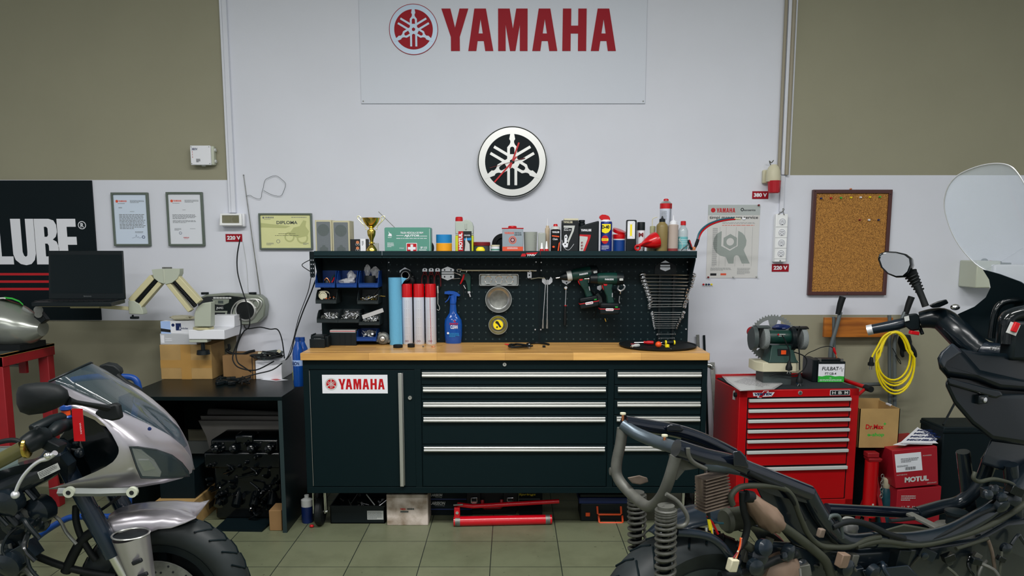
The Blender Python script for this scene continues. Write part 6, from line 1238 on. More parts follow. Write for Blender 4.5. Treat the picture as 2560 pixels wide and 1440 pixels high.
crumple('blue_cloth',P(1951,818,3.96),(.045,.03,.016),'navy','dark blue cloth lying on top of the grinder motor','cloth',31,.3)
def plug(p,label,r=.014):
 t=T('mains_plug',label,'plug','black mains plugs');m=MB('black_rubber');p=Vector(p);m.lathe(p,[(.004,.05),(.008,.04),(r,.022),(r*1.2,.016),(r*1.2,0),(r*.8,-.002)][::-1],axis=(0,0,1),n=16);m.build('body',t)
 for dx in(-.008,.008):MB('steel').cyl(p+Vector((dx,0,-.018)),p,.0024,n=8).build('pin',t)
 return t
plug(P(1972,925,3.80),'black mains plug hanging in front of the grinder stand');plug((P(1999,940,3.83).x,3.83,ZM+.02),'black mains plug standing on the mat left of the battery')
cable('grinder_cable',[P(u,v,3.82)for u,v in((1973,910),(1974,880),(1962,850),(1955,838))],.0035,'black_rubber','black lead running up from the hanging plug to the grinder')
cable('grinder_cable',[P(u,v,3.82)for u,v in((1999,925),(1998,880),(1994,845),(1999,815))],.0035,'black_rubber','black lead from the standing plug up to the right grinder guard')
cable('floor_lead',[P(u,v,3.86)for u,v in((1924,940),(1940,934),(1960,935),(1985,938),(2008,925),(2017,905),(2010,890),(1985,880))],.003,'black_rubber','thin black lead looping behind the plugs to the battery')
# battery
t=T('motorcycle_battery','black motorcycle battery with white and green label on the red cabinet','battery');y=G(2078,956,ZM).y;X=lambda u:P(u,925,y).x;z=lambda v:P(0,v,y).z
MB('black_plastic').box(X(2044.5),X(2113),y,y+.10,ZM,z(904)).build('case',t,bevel=.002);m=MB('black_plastic');m.box(X(2049),X(2108),y+.02,y+.08,z(904),z(899));m.build('lid',t,bevel=.002)
for u in(2051,2106):m=MB('steel');m.box(X(u)-.007,X(u)+.007,y+.01,y+.024,z(904),z(898));m.build('terminal',t)
m=MB('white');a=(X(2046),X(2111),z(955),z(910));q=(0,y-.0006,0);m.poly([(a[0],a[2]),(a[1],a[2]),(a[1],a[3]),(a[0],a[3])],o=q);m.use('bright_green').poly([(a[0],a[2]),(a[1],a[2]),(a[1],z(941)),(X(2100),z(940)),(X(2088),z(941)),(X(2077),z(938.5)),(X(2066),z(938.5)),(X(2056),z(941)),(a[0],z(940))],o=(0,y-.001,0))
m.use('ink').text('FULBAT',X(2055),X(2096),z(926),z(917),o=(0,y-.0012,0),bold=.02,shear=.1);m.text('FT12B-4',X(2063),X(2091),z(937),z(931),o=(0,y-.0012,0),bold=.02);m.tube([(X(u),y-.0015,z(v))for u,v in((2096,922),(2100,922),(2102,917),(2105,929),(2107,921),(2109,922))],.0008,n=5)
m.use('white').text('GEL',X(2074),X(2080),z(946),z(943.5),o=(0,y-.0014,0));m.lines(X(2050),X(2107),z(953),z(948),2,o=(0,y-.0014,0),seed=5,th=.4);m.build('label_print',t)
t=T('charger_lead','black charger lead with a red clamp arching over the battery','cable');cable('lead',[P(u,v,y+.03)for u,v in((2012,890),(2022,882),(2036,876),(2052,869),(2068,866),(2080,868),(2085,876))],.0022,'black_rubber',None,None,parent=t)
m=MB('red');m.tube([P(2084,869,y+.03),P(2086,877,y+.03),P(2090,886,y+.03)],[.006,.0075,.004],n=10);m.use('copper').cyl(P(2089,886,y+.03),P(2092,895,y+.03),.004,n=8);m.build('clamp',t)
t=T('jump_starter','second black box-shaped battery standing just behind the labelled one','battery');MB('black_plastic').box(P(2022,920,y+.06).x,P(2040,920,y+.06).x,y+.01,y+.15,ZM,P(0,896,y+.06).z).build('case',t,bevel=.003)
# bag with papers
t=T('document_bag','clear plastic bag of printed sheets hanging over the left edge of the red cabinet','bag');m=MB('light_grey');o_=RM@Vector((0,0,0));q=ZM+.004
sheet=[(G(u,v,q))for u,v in((1806,936),(1898,934),(1952,958),(1930,970),(1852,975),(1822,952))]
m.add(sheet+[p-Vector((0,0,.003))for p in sheet],[tuple(range(6)),tuple(range(11,5,-1))]+[(i,(i+1)%6,6+(i+1)%6,6+i)for i in range(6)]);m.build('sheets',t)
m=MB('ink');ex=(G(1905,960,q)-G(1835,945,q));ey=(G(1870,936,q)-G(1835,948,q));m.lines(0,1,0,.8,9,o=G(1834,955,q+.001),ex=ex,ey=ey,seed=14,th=.5,y=-.001);m.build('print',t)
sheet=[(G(u,v,q+.006))for u,v in((1800,935),(1900,931),(1957,959),(1935,973),(1850,977),(1818,955))];m=MB('film');m.add(sheet+[p-Vector((0,0,.001))for p in sheet],[tuple(range(6)),tuple(range(11,5,-1))]+[(i,(i+1)%6,6+(i+1)%6,6+i)for i in range(6)]);m.build('film_cover',t)
MB('tape_blue').obox(G(1996,956,ZM+.006),(.02,.012,.01),Matrix.Rotation(.4,3,'Z')).build('blue_clip',label='tiny bright blue clip on the red cabinet mat',cat='clip',bevel=.002)
# ================================================================= paddock stand against the wall
mt('tube_grey',(88,96,98),0.4,.4);t=T('paddock_stand','grey tubular paddock stand with black grips and a pine board, against the right wall','paddock stand');y=WALL-.07;r=.011
m=MB('tube_grey');m.tube([P(2084,792,y),P(2085,900,y),P(2086,1100,y-.05)],r,n=10);m.build('upright',t);MB('tube_grey').tube([P(2223,788,y),P(2224,900,y),P(2225,1130,y-.04)],r,n=10).build('upright',t)
for a in(((2101,780),(2092,815),(2079,860),(2075,892),(2073,960)),((2262,780),(2250,810),(2237,850),(2236,900),(2237,1100))):MB('tube_grey').tube([P(u,v,y-.03)for u,v in a],r*1.05,n=10,sm=3).build('lever',t)
MB('tube_grey').tube([P(2090,962,y-.02),P(2140,962,y-.02),P(2205,960,y-.02),P(2224,962,y-.01)],.011,n=10).build('cross_tube',t)
for a in(((2095,786),(2101,760),(2107,742)),((2264,786),(2272,760),(2279,742))):MB('black_rubber').tube([P(u,v,y-.03)for u,v in a],[.015,.018,.019],n=14,sm=3).build('grip',t)
MB('pine').box(P(2062,820,y-.01).x,P(2233.5,820,y-.01).x,y-.002,y+.02,P(0,843,y).z,P(0,794,y).z).build('board',t,bevel=.002)
t=T('extension_lead','bright yellow extension cable coiled and hung over the paddock stand','cable');y=WALL-.14;mt('cable_yellow',(215,188,12),0.35)
for k,(cu,cv,a,b_,ph)in enumerate(((2238,893,44,64,0),(2236,896,46,68,.2),(2240,903,47,74,.1),(2233,890,42,60,.3),(2238,908,48,77,.2))):
 pts=[P(cu+a*cos(q)*(1 if sin(q)<.2 else.82),cv-b_*sin(q),y-.006*k+.004*cos(3*q))for q in[i*pi/14+ph for i in range(28)]];m=MB('cable_yellow');m.tube(pts,.0056,n=8,closed=True);m.build('loop',t)
cable('tail',[P(u,v,y-.03)for u,v in((2226,830),(2208,842),(2194,866),(2183,886),(2179,896))],.0056,'cable_yellow',None,None,parent=t)
m=MB('black_rubber');p=P(2178,905,y-.03);m.lathe(p+Vector((0,0,.03)),[(.006,0),(.010,.012),(.012,.03),(.018,.034),(.018,.05),(.012,.052)],axis=(0,0,-1),n=16);m.use('steel').cyl(p+Vector((-.006,0,-.022)),p+Vector((-.007,0,-.044)),.003,n=8);m.cyl(p+Vector((.006,0,-.022)),p+Vector((.006,0,-.044)),.003,n=8);m.build('plug',t)
t=T('black_gloves','limp black glove hanging behind the yellow cable','glove');y=WALL-.06;m=MB('black_rubber');m.tube([P(2262,838,y),P(2262,855,y),P(2266,875,y)],[.03,.038,.03],n=12,sm=3);m.tube([P(2272,865,y),P(2284,880,y),P(2288,893,y)],[.02,.016,.01],n=10,sm=3);m.tube([P(2256,870,y),P(2255,884,y),P(2258,892,y)],[.012,.012,.008],n=8,sm=3);m.build('glove',t)
cable('tie_string',[P(u,v,WALL-.13)for u,v in((2231,870),(2238,882),(2243,893),(2250,902),(2252,910),(2246,903),(2238,888))],.0022,'black_rubber','short black string knotted on the paddock stand tube')
# ================================================================= boxes in the right corner
def tilt_box(mat,u0,v0,u1,v1,u2,v2,u3,v3,y,dep,nm,par,bevel=.002):
 a=[P(u0,v0,y),P(u1,v1,y),P(u2,v2,y),P(u3,v3,y)];b=[p+Vector((0,dep,0))for p in a];return MB(mat).add(a+b,[(0,1,2,3),(7,6,5,4),(0,4,5,1),(1,5,6,2),(2,6,7,3),(3,7,4,0)]).build(nm,par,bevel=bevel),a
mt('motul_red',(135,16,30),0.45,n=.08,ns=6)
def onface(m,a,fn):
 ex=a[2]-a[3];ey=a[0]-a[3];fn(m,a[3]+Vector((0,-.001,0)),ex,ey)
y=3.72
t=T('oil_carton','lower dark red oil carton with pale handling symbols, on the floor by the wall','box','two red oil cartons');a=[P(2244,1225,y),P(2354,1216,y),P(2354,1216,y),P(2244,1225,y)];a[2].z=a[3].z=0;b=[p+Vector((0,.26,0))for p in a]
MB('motul_red').add(a+b,[(0,1,2,3),(7,6,5,4),(0,4,5,1),(1,5,6,2),(2,6,7,3),(3,7,4,0)]).build('carton',t,bevel=.002);m=MB('light_grey');onface(m,a,lambda m,o,ex,ey:(m.lines(.09,.45,.74,.88,3,o=o,ex=ex,ey=ey,seed=4),m.text('U',.12,.18,.52,.62,o=o,ex=ex,ey=ey),m.text('T',.24,.30,.52,.62,o=o,ex=ex,ey=ey),m.text('II',.36,.41,.52,.62,o=o,ex=ex,ey=ey)));m.build('print',t)
zlow=a[1].z
t=T('oil_carton','upper red oil carton with a white address label and big silver name, by the wall','box','two red oil cartons');o,a=tilt_box('motul_red',2230,1127,2343,1116,2346,1211,2239,1221,y,.28,'carton',t)
m=MB('paper');
def f(m,o,ex,ey):
 R=lambda x0,x1,z0,z1:m.poly([(x0,z0),(x1,z0),(x1,z1),(x0,z1)],o=o,ex=ex,ey=ey)
 R(.05,.66,.42,.90);m.use('ink').lines(.18,.6,.66,.78,4,o=o+Vector((0,-.001,0)),ex=ex,ey=ey,seed=2,th=.35);m.lines(.08,.35,.55,.6,2,o=o+Vector((0,-.001,0)),ex=ex,ey=ey,seed=3,th=.35)
 for i in range(14):q_=.26+.018*i;w_=.005+.006*(i*7%3)/2;m.poly([(q_,.46),(q_+w_,.46),(q_+w_,.54),(q_,.54)],o=o+Vector((0,-.001,0)),ex=ex,ey=ey)
 m.use('light_grey').text('MOTUL',.22,.78,.13,.27,o=o,ex=ex,ey=ey,bold=.06,shear=.1);m.text('POWERED',.7,.9,.78,.81,o=o,ex=ex,ey=ey);m.text('AUTHENTIC',.05,.3,.33,.36,o=o,ex=ex,ey=ey);m.text('SPECIALIST',.74,.96,.05,.08,o=o,ex=ex,ey=ey)
onface(m,a,f);m.build('print',t);ztop=max(a[0].z,a[1].z)
t=T('sticker_sheets','loose pile of white sheets printed with navy bands on the upper red carton','papers')
for k,(pts,dz)in enumerate(((((2250,1112),(2294,1068),(2318,1089),(2345,1110)),.012),(((2256,1117),(2300,1072),(2354,1093),(2330,1117)),.006),(((2232,1121),(2296,1092),(2336,1112),(2262,1124)),.001))):
 a=[P(pts[0][0],pts[0][1],3.74),P(pts[1][0],pts[1][1],3.93),P(pts[2][0],pts[2][1],3.9),P(pts[3][0],pts[3][1],3.73)];
 for p in a:p.z=max(p.z,ztop+.001+dz)
 m=MB('white');m.add(a+[p+Vector((0,0,.0012))for p in a],[(0,1,2,3),(7,6,5,4),(0,1,5,4),(1,2,6,5),(2,3,7,6),(3,0,4,7)])
 if k<2:
  for j in range(4):m.use('navy').text('MICHELIN',.1,.9,.12+.2*j,.22+.2*j,o=a[0]+Vector((0,-.001,.003)),ex=a[3]-a[0],ey=a[1]-a[0],bold=.05)
 m.build('sheet',t)
y=3.80;t=T('pharmacy_box','open brown cardboard box with red and green print beside the red cabinet','box');zb_=ztop+.0;X=lambda u,v=1070:P(u,v,y).x;x0,x1=(RM@Vector((RW+.014,0,0))).x,X(2247.5);zt0=P(0,1022,y).z;zb_=P(0,1121,y).z
m=MB('cardboard');th=.004;m.box(x0,x1,y,y+th,zb_,zt0);m.box(x0,x1,y+.22,y+.22+th,zb_,zt0+.01);m.box(x0,x0+th,y,y+.22,zb_,zt0);m.box(x1-th,x1,y,y+.22,zb_,zt0);m.box(x0,x1,y,y+.22,zb_,zb_+th);m.build('carton',t)
m=MB('tape_brown');m.box(X(2180),X(2192),y+.218,y+.2195,zt0-.1,zt0+.012);m.build('tape_strip',t);m=MB('white');m.box(x1-.006,x1+.002,y+.09,y+.14,zt0-.006,zt0+.002);m.build('paper_tab',t)
m=MB('red');a=rc(2164,1061,2209,1073,y);m.text('Dr.Max',*a,o=(0,y-.0006,0),bold=.03,shear=.03);m.use('bright_green');a=rc(2209,1056,2215,1063,y);m.text('+',*a,o=(0,y-.0006,0),bold=.05);a=rc(2168,1082,2210,1093,y);m.text('e-shop',*a,o=(0,y-.0006,0),bold=.03,shear=.05);m.build('print',t)
MB('black_panel').box(x0,X(2190),3.9,4.1,0,zb_).build('dark_crate',label='tall dark crate holding up the open cardboard box',cat='crate')
MB('black_panel').box(X(2194),X(2216),3.9,4.0,0,zb_).build('dark_crate',label='narrow dark crate between the tall crate and the red cartons',cat='crate')
t=T('axle_stand','red axle stand with a chain beside the red cartons','axle stand');y=3.78;X=lambda u:P(u,1200,y).x;z=lambda v:P(0,v,y).z
m=MB('red_dull');m.box(X(2161),X(2190),y-.02,y+.03,z(1142),z(1130));m.loft([[(X(2163)+d_,y-.03+d_,zz),(X(2196)-d_,y-.03+d_,zz),(X(2196)-d_,y+.035-d_,zz),(X(2163)+d_,y+.035-d_,zz)]for zz,d_ in((z(1143),0),(z(1147),0),(z(1153),.006))]);m.build('saddle',t,bevel=.003)
MB('cab_red').cyl((X(2177),y,z(1290)),(X(2177),y,z(1152)),.034,n=24).build('column',t);MB('light_grey').box(X(2176),X(2180),y-.036,y-.033,z(1264),z(1254)).build('label_sheet',t)
for dx,dy in((.05,-.04),(-.05,-.03),(.04,.07),(-.05,.07)):MB('red_dull').bar((X(2186),y,z(1185)),(X(2186)+dx,y+dy,0.002),.02,.012,up=(0,1,0)).build('leg',t)
each('chain_link',t,'dull_steel',range(7),lambda m,i:m.torus((X(2197)+.002*(i%2),y-.035,z(1185)-i*.018),(1,.2,0)if i%2 else(0,1,0),.007,.0022,12,5,ry=.010))
t=T('gas_bottle','teal gas bottle with a cream cap between axle stand and cartons','gas bottle');y=3.82;c=Vector((P(2216,1220,y).x,y,0));zt=P(0,1219,y).z;mt('teal',(18,62,72),.4);MB('teal').lathe(c,[(.034,0),(.037,.01),(.037,zt-.07),(.032,zt-.02),(.022,zt)],n=24).build('bottle',t);MB('cream').lathe(c,[(.018,zt-.004),(.021,zt+.005),(.024,zt+.03),(.026,zt+.04),(.026,zt+.05),(.014,zt+.055)],n=20).build('cap',t)
t=T('black_bin','large matt black box in the right corner behind the scooter','box');y=3.78;x0,x1=P(2357,1100,y).x,P(2620,1100,y).x;zt=P(0,1068,y).z;MB('black_panel').box(x0,x1,y,4.0,0,zt).build('body',t,bevel=.006);m=MB('black_panel');m.box(x0-.004,x1+.004,y-.006,4.0,zt-.03,zt-.012);m.build('lid_rim',t,bevel=.003)
MB('black_plastic').cyl(P(2392,998,3.9),P(2358,1062,3.80),.006,n=8).build('thin_rod',label='thin black rod leaning above the black corner box',cat='rod')
# ================================================================= black desk on the left
ZD=P(1280,992,3.706).z;YD=3.706
t=T('black_desk','black laminate desk with one wide side panel, left of the workbench','desk');mt('desk_black',(5,14,16),0.33,spec=.22)
x0,x1=P(296,992,YD).x,P(704,992,YD).x
MB('desk_black').box(x0,x1,YD,WALL-.02,ZD-.02,ZD).build('desk_top',t,bevel=.001);mt('panel_edge',(26,40,42),.5)
m=MB('desk_black');m.box(x1-.02,x1,YD+.004,WALL-.02,0,ZD-.02);m.use('panel_edge').box(x1-.021,x1,YD,YD+.004,0,ZD-.02);m.build('side_panel',t);m=MB('desk_black');m.box(x0,x0+.02,YD,WALL-.02,0,ZD-.02);m.build('side_panel',t)
MB('desk_black').box(x0+.02,x1-.02,WALL-.06,WALL-.045,ZD-.34,ZD-.02).build('back_panel',t)
# under the desk
t=T('foam_sheets','stack of pale grey foam sheets stood up under the black desk','foam sheets')
mt('foam',(120,118,114),0.9,n=.1,ns=8)
for k,(v0,u0,yy)in enumerate(((1040,501,4.24),(1052,496,4.17))):a=[P(u0,v0,yy),P(700,v0+1,yy),P(700,1180,yy),P(540,1180,yy),P(515,1090,yy)];MB('foam').add(a+[p+Vector((0,.03,0))for p in a],[(0,1,2,3,4),(9,8,7,6,5)]+[(i,(i+1)%5,5+(i+1)%5,5+i)for i in range(5)]).build('sheet',t)
MB('foam').cyl(P(523,1032,4.32),P(700,1040,4.32),.028,n=18).build('foam_roll',label='pale grey rolled foam mat lying behind the foam sheets',cat='foam roll')
t=T('engine_block','glossy black motorcycle engine wrapped in film under the black desk','engine');rd=random.Random(5);mt('engine_black',(4,7,9),0.14,coat=.45,spec=.3);y=3.86
X=lambda u:P(u,1180,y).x;z=lambda v:P(0,v,y).z
m=MB('engine_black');m.box(X(530),X(700),y+.02,y+.26,z(1300),z(1160));m.box(X(512),X(704),y-.01,y+.25,z(1170),z(1130));m.box(X(528),X(698),y+.01,y+.24,z(1132),z(1100));m.box(X(590),X(636),y+.0,y+.1,z(1110),z(1088));m.build('crankcase',t,bevel=.012,seg=3)
for i in range(4):
 u=545+44*i;m=MB('engine_black');m.lathe((X(u),y-.0,z(1122)),[(.022,0),(.026,.01),(.018,.03),(.008,.034)],axis=(0,-1,.3),n=16);m.build('intake_port',t);MB('engine_black').cyl((X(u),y+.04,z(1235)),(X(u),y-.02,z(1262)),.024,n=16).build('exhaust_port',t)
m=MB('engine_black')
for i in range(46):u,v=rd.uniform(520,698),rd.uniform(1112,1290);m.lathe((X(u),y+.012,z(v)),[(.012,0),(.010,rd.uniform(.02,.045)),(.004,.05)],axis=(rd.uniform(-.3,.3),-1,rd.uniform(-.2,.5)),n=8)
for i in range(9):u,v=rd.uniform(530,690),rd.uniform(1110,1280);m.tube([(X(u),y,z(v)),(X(u+rd.uniform(-25,25)),y-.03,z(v+10)),(X(u+rd.uniform(-30,30)),y,z(v+24))],.006,n=7,sm=3)
m.build('bolts_and_hoses',t);m=MB('engine_black');m.box(X(545),X(690),y+.03,y+.22,0.016,z(1298));m.build('sump',t,bevel=.01)
a=G(537,1328),G(655,1330),G(690,1299),G(568,1299);MB('black_panel').add(list(a)+[p+Vector((0,0,.012))for p in a],[(0,1,2,3),(7,6,5,4)]+[(i,(i+1)%4,4+(i+1)%4,4+i)for i in range(4)]).build('floor_board',label='dark board lying on the tiles under the wrapped engine',cat='board')
p=G(690,1328);MB('cardboard_dark').box(p.x-.035,p.x+.03,p.y+.005,p.y+.12,0,.11).build('wood_block',label='rough brown wood block at the foot of the desk side panel',cat='wood block',bevel=.003)
p=G(440,1322);x0_,x1_=P(385,1290,p.y).x,P(483,1290,p.y).x;zt=P(0,1256,p.y).z;t=T('brown_carton','brown cardboard box with black print on the floor under the desk','box');MB('cardboard').box(x0_,x1_,p.y,p.y+.55,0,zt).build('carton',t,bevel=.003);m=MB('ink');m.lines(p.y+.2,p.y+.42,.03,.07,1,seed=4,th=.9,o=(x1_+.001,0,0),ex=(0,1,0),ey=(0,0,1));m.build('print',t)
MB('black_panel').box(x0_+.01,x1_-.01,p.y+.06,p.y+.36,zt,zt+.16).build('black_carton',label='flat-black box stacked on the brown cardboard box under the desk',cat='box',bevel=.003)
MB('mid_grey').box(P(380,1100,4.38).x,P(530,1100,4.38).x,4.35,4.37,0,P(0,1100,4.38).z).build('grey_board',label='plain grey board standing behind the boxes under the desk',cat='board')
# ---- boxes on the desk
def dbox(nm,mat,u0,u1,vt,vb,dep,label,y=None,z=None,bevel=.002,cat='box'):
 y=y or G((u0+u1)/2,vb,ZD).y;x0,x1=P(u0,(vt+vb)/2,y).x,P(u1,(vt+vb)/2,y).x;zt=P(0,vt,y).z;z=ZD if z is None else z
 t=T(nm,label,cat);MB(mat).box(x0,x1,y,y+dep,z,zt).build('carton',t,bevel=bevel);return t,x0,x1,y,z,zt
t,x0,x1,y,z0,zt=dbox('taped_carton','cardboard',401,529,862,948,.2,'large brown cardboard box crossed with tape on the left of the desk')
m=MB('tape_brown');xm=(x0+x1)/2;m.box(xm-.028,xm+.028,y-.001,y,z0,zt);m.box(x0,x1,y-.0006,y,z0+.065,z0+.11);m.build('tape',t)
Yb=y
t,a,b,y,z0,z1=dbox('glove_box','zinc',400,492,834,861,.15,'lower grey-blue glove box on the taped cardboard box',y=Yb+.005,z=zt);m=MB('white');m.box(a+.006,a+.024,y-.001,y,z0+.01,z1-.01);m.lines(a+.03,a+.07,z0+.02,z0+.04,2,o=(0,y-.001,0));m.build('print',t)
z2=z1;t,a,b,y,z0,z1=dbox('glove_box','white',402,492,803,834,.14,'upper white glove box with navy square print on top of the grey-blue one',y=Yb+.008,z=z2);m=MB('tape_blue');q=(0,y-.001,0)
mt('pale_blue',(140,165,205),.5);m.use('pale_blue').box(a,a+.055,y-.0006,y,z0,z1);m.use('ink').poly([(a,z0+.012),(a+.055,z0+.006),(a+.055,z0+.022),(a,z0+.03)],o=q);m.use('navy').box(a+.085,a+.115,y-.0006,y,z0+.018,z1-.012);m.poly(circ(a+.07,z1-.022,.009,16),o=q);m.use('white').text('A',a+.103,a+.115,z0+.022,z0+.04,o=(0,y-.0014,0),bold=.03);m.use('navy').text('mbulex',a+.116,a+.155,z0+.024,z0+.036,o=q,bold=.01);m.build('print',t)
m=crumple('latex_glove',((a+b)/2,y+.06,z1+.014),(.075,.04,.014),'cream','crumpled pale latex glove spilling from the upper glove box','glove',17,.35)
t,a,b,y,z0,z1=dbox('plain_carton','cardboard_dark',557,637,889,943,.18,'smaller plain brown box in the middle of the desk',y=4.2);m=MB('ink');m.box(b-.016,b-.012,y-.001,y,z0,z1);m.build('edge_line',t)
cable('bent_hose',[P(u,v,y+.05)for u,v in((572,860),(573,872),(566,876),(580,884),(605,886),(622,880),(637,877))],.008,'black_rubber','curved black rubber handle lying on the small brown box',cat='hose')
t,a,b,y,z0,z1=dbox('white_carton','white',639,704,902,944,.2,'white box under a bundle of leads at the right of the desk',y=4.2)
t=T('lead_bundle','dark bundle of leads and connectors on the white box','leads');m=MB('dark_grey');m.loft([[P(u,v,y+o_)for u,v,o_ in((636+d,890,.02),(660,902-d,0),(700,895-d*.6,.02),(710-d,878+d*.3,.1),(690,874+d*.2,.12),(650,880+d*.2,.1))]for d in(0,6)]);m.build('tray',t)
rd=random.Random(3)
for i in range(14):u,v=rd.uniform(642,700),rd.uniform(878,893);mm=MB(rd.choice(('cream','dark_grey','black_plastic','mid_grey')));mm.obox(P(u,v,y+.02),(.018,.016,.014),Matrix.Rotation(rd.random(),3,'Y'));mm.build('connector',t)
for i in range(7):
 u=rd.uniform(640,700);pts=[P(u+rd.uniform(-30,30),882+j*4+rd.uniform(-4,4),y-.02-.01*j)for j in range(4)];MB('black_rubber').tube(pts,.0035,n=6,sm=4).build('lead',t)
for k,(pp_,lab)in enumerate(((((600,598,4.38),(593,640,4.4),(594,680,4.4),(604,720,4.36),(617,760,4.2),(624,795,4.14),(622,818,4.14),(610,828,4.14),(598,850,4.14),(590,880,4.14),(594,905,4.12),(610,918,4.1),(628,930,4.08)),'black mains lead hanging from the left double socket past the radio'),(((600,785,4.2),(603,815,4.14),(597,845,4.12),(583,885,4.1),(584,905,4.08),(600,920,4.06),(640,925,4.05),(685,903,4.04)),'black lead from the radio looping over the small brown box'),(((610,813,4.2),(618,822,4.2),(650,818,4.3),(675,823,4.35),(694,824,4.35),(705,850,4.3),(711,895,4.1)),'black lead running right from the radio and down to the bundle'),(((705,908,4.1),(680,925,4.05),(640,935,4.0),(600,945,3.98),(570,948,3.98)),'thick black lead lying across the desk before the white box'),(((774,650,4.1),(755,662,4.05),(768,674,4.02),(783,682,4.05)),'thin black lead looped at the pegboard left edge'),(((778,690,4.12),(770,730,4.2),(748,790,4.35),(733,850,4.35),(722,885,4.2),(714,900,4.1)),'pair lead running down from the pegboard edge to the desk'),(((789,700,4.14),(776,735,4.2),(757,780,4.3),(740,830,4.35),(728,880,4.2),(716,898,4.1)),'second lead running down from the pegboard edge beside the pair lead'))):
 cable('hanging_lead',[P(*q)for q in pp_],.0036 if k not in(4,5)else.0022,'black_rubber',lab)
t=T('cable_heap','heap of black plugs and adapters at the front of the desk top','plugs');rd=random.Random(7)
for i in range(9):p=G(rd.uniform(545,625),rd.uniform(945,960),ZD+.012);MB('black_plastic').obox(p,(.04,.022,.02),Matrix.Rotation(rd.uniform(0,3),3,'Z')).build('adapter',t,bevel=.003)
for i in range(6):a=[G(rd.uniform(540,640),rd.uniform(940,960),ZD+rd.uniform(.004,.03))for j in range(4)];MB('black_rubber').tube(a,.0035,n=6,sm=4).build('lead',t)
a=[G(u,v,ZD+.001)for u,v in((650,949),(690,953),(722,950),(684,944))];m=MB('white');m.add(a,[(0,1,2,3)]);m.use('red').add([G(u,v,ZD+.002)for u,v in((676,948),(690,951),(704,949),(692,947))],[(0,1,2,3)]);m.build('leaflet',label='white and red leaflet on the desk before the white box',cat='paper')
for k,(u,yy,lab)in enumerate(((746,4.0,'front one of two blue plastic bottles between desk and workbench'),(758,4.1,'rear one of two blue plastic bottles between desk and workbench'))):
 t=T('blue_bottle',lab,'bottle','two blue bottles');c=Vector((P(u-1,880,yy).x,yy,ZD));D=DX(yy);hz=lambda v:P(0,v,yy).z-ZD
 MB('blue_clear').lathe(c,[(13*D,0),(14*D,.01),(14*D,hz(885)),(12*D,hz(870)),(6*D,hz(856)),(5.5*D,hz(852))],n=20).build('body',t);MB('blue').lathe(c,[(6.5*D,hz(852)),(6*D,hz(843))],n=16).build('cap',t)
 if not k:m=MB('pale_blue');m.lathe(c,[(14.3*D,hz(913)),(14.3*D,hz(899))],n=20);m.use('navy').text('BON',c.x-.022,c.x+.012,hz(911)+ZD,hz(902)+ZD,o=(0,yy-14.6*D,0),bold=.03);m.build('label_band',t)
p=G(742,952,ZD);mt('lime',(165,180,20),.5);MB('lime').box(p.x-.022,p.x+.03,p.y,p.y+.05,ZD,P(0,926,p.y).z).build('lime_carton',label='lime green carton at the right end of the desk',cat='box',bevel=.002)
MB('light_grey').lathe((p.x+.012,p.y+.0,P(0,924,p.y).z+.012),[(.008,-.02),(.026,-.02),(.027,.015),(.018,.022),(.008,.022)],axis=(.1,-.4,.9),n=24).build('grey_roll',label='small grey adhesive roll resting on the lime carton',cat='tape')
# ---- wall shelf with radio and arm
ys=4.12;xs0,xs1=P(471,836,ys).x,P(561,836,ys).x;zs1,zs0=P(0,825,ys).z,P(0,848.5,ys).z
MB('white').box(xs0,xs1,ys,WALL,zs0,zs1).build('wall_bracket_shelf',label='thick white wall shelf carrying the jointed arm and the radio',cat='shelf',bevel=.003)
yy=4.27;MB('white').box(P(529,800,yy).x,P(586,800,yy).x,yy,yy+.1,zs1,P(0,789,yy).z).build('small_white_box',label='small white box on the wall shelf before the radio',cat='box',bevel=.002)
t=T('radio','silver and black portable stereo radio on the wall shelf','radio');y=4.36;X=lambda u:P(u,770,y).x;z=lambda v:P(0,v,y).z;mt('radio_silver',(120,126,116),.35,.3)
ol=[(497,813),(494,760),(500,744),(515,737),(560,733),(610,735),(648,738),(660,748),(664,765),(660,790),(645,806),(610,813)]
MB('radio_silver').poly([(X(u),z(v))for u,v in ol],o=(0,y,0),t=.075).build('housing',t,bevel=.008)
m=MB('glass_dark');m.poly([(X(u),z(v))for u,v in((496,748),(520,741),(575,739),(618,744),(600,755),(585,770),(578,792),(520,800),(498,790))],o=(0,y-.004,0),t=.005);m.build('front_panel',t)
m=MB('radio_silver');m.poly([(X(u),z(v))for u,v in((532,748),(575,748),(573,757),(560,762),(540,761))],o=(0,y-.006,0),t=.003);m.use('dark_grey').poly([(X(u),z(v))for u,v in((547,751.5),(560,751.5),(560,758.5),(547,758.5))],o=(0,y-.0068,0));m.build('display',t)
for i in range(6):MB('light_grey').box(X(536+i*7.6),X(542.5+i*7.6),y-.010,y-.003,z(746.5),z(742.5)).build('button',t)
m=MB('light_grey');m.text('JVC',X(541),X(559),z(773.5),z(767.5),o=(0,y-.0048,0),bold=.04);m.build('lettering',t)
m=MB('radio_silver');m.poly([(X(u),z(v))for u,v in((530,777),(569,777),(567,790),(531,790))],[[(X(u),z(v))for u,v in((534,781),(564,781),(562,788),(535,788))]],o=(0,y-.007,0),t=.004);m.build('cassette_door',t)
c=Vector((X(615),y-.002,z(776)));m=MB('alu');m.lathe(c,[(.066,0),(.060,.012),(.052,.014),(.052,0)],axis=(0,-1,0),n=36);m.build('speaker_ring',t);MB('black_rubber').lathe(c,[(.051,0),(.050,.007),(.02,.009),(.001,.01)],axis=(0,-1,0),n=32).build('speaker_cone',t)
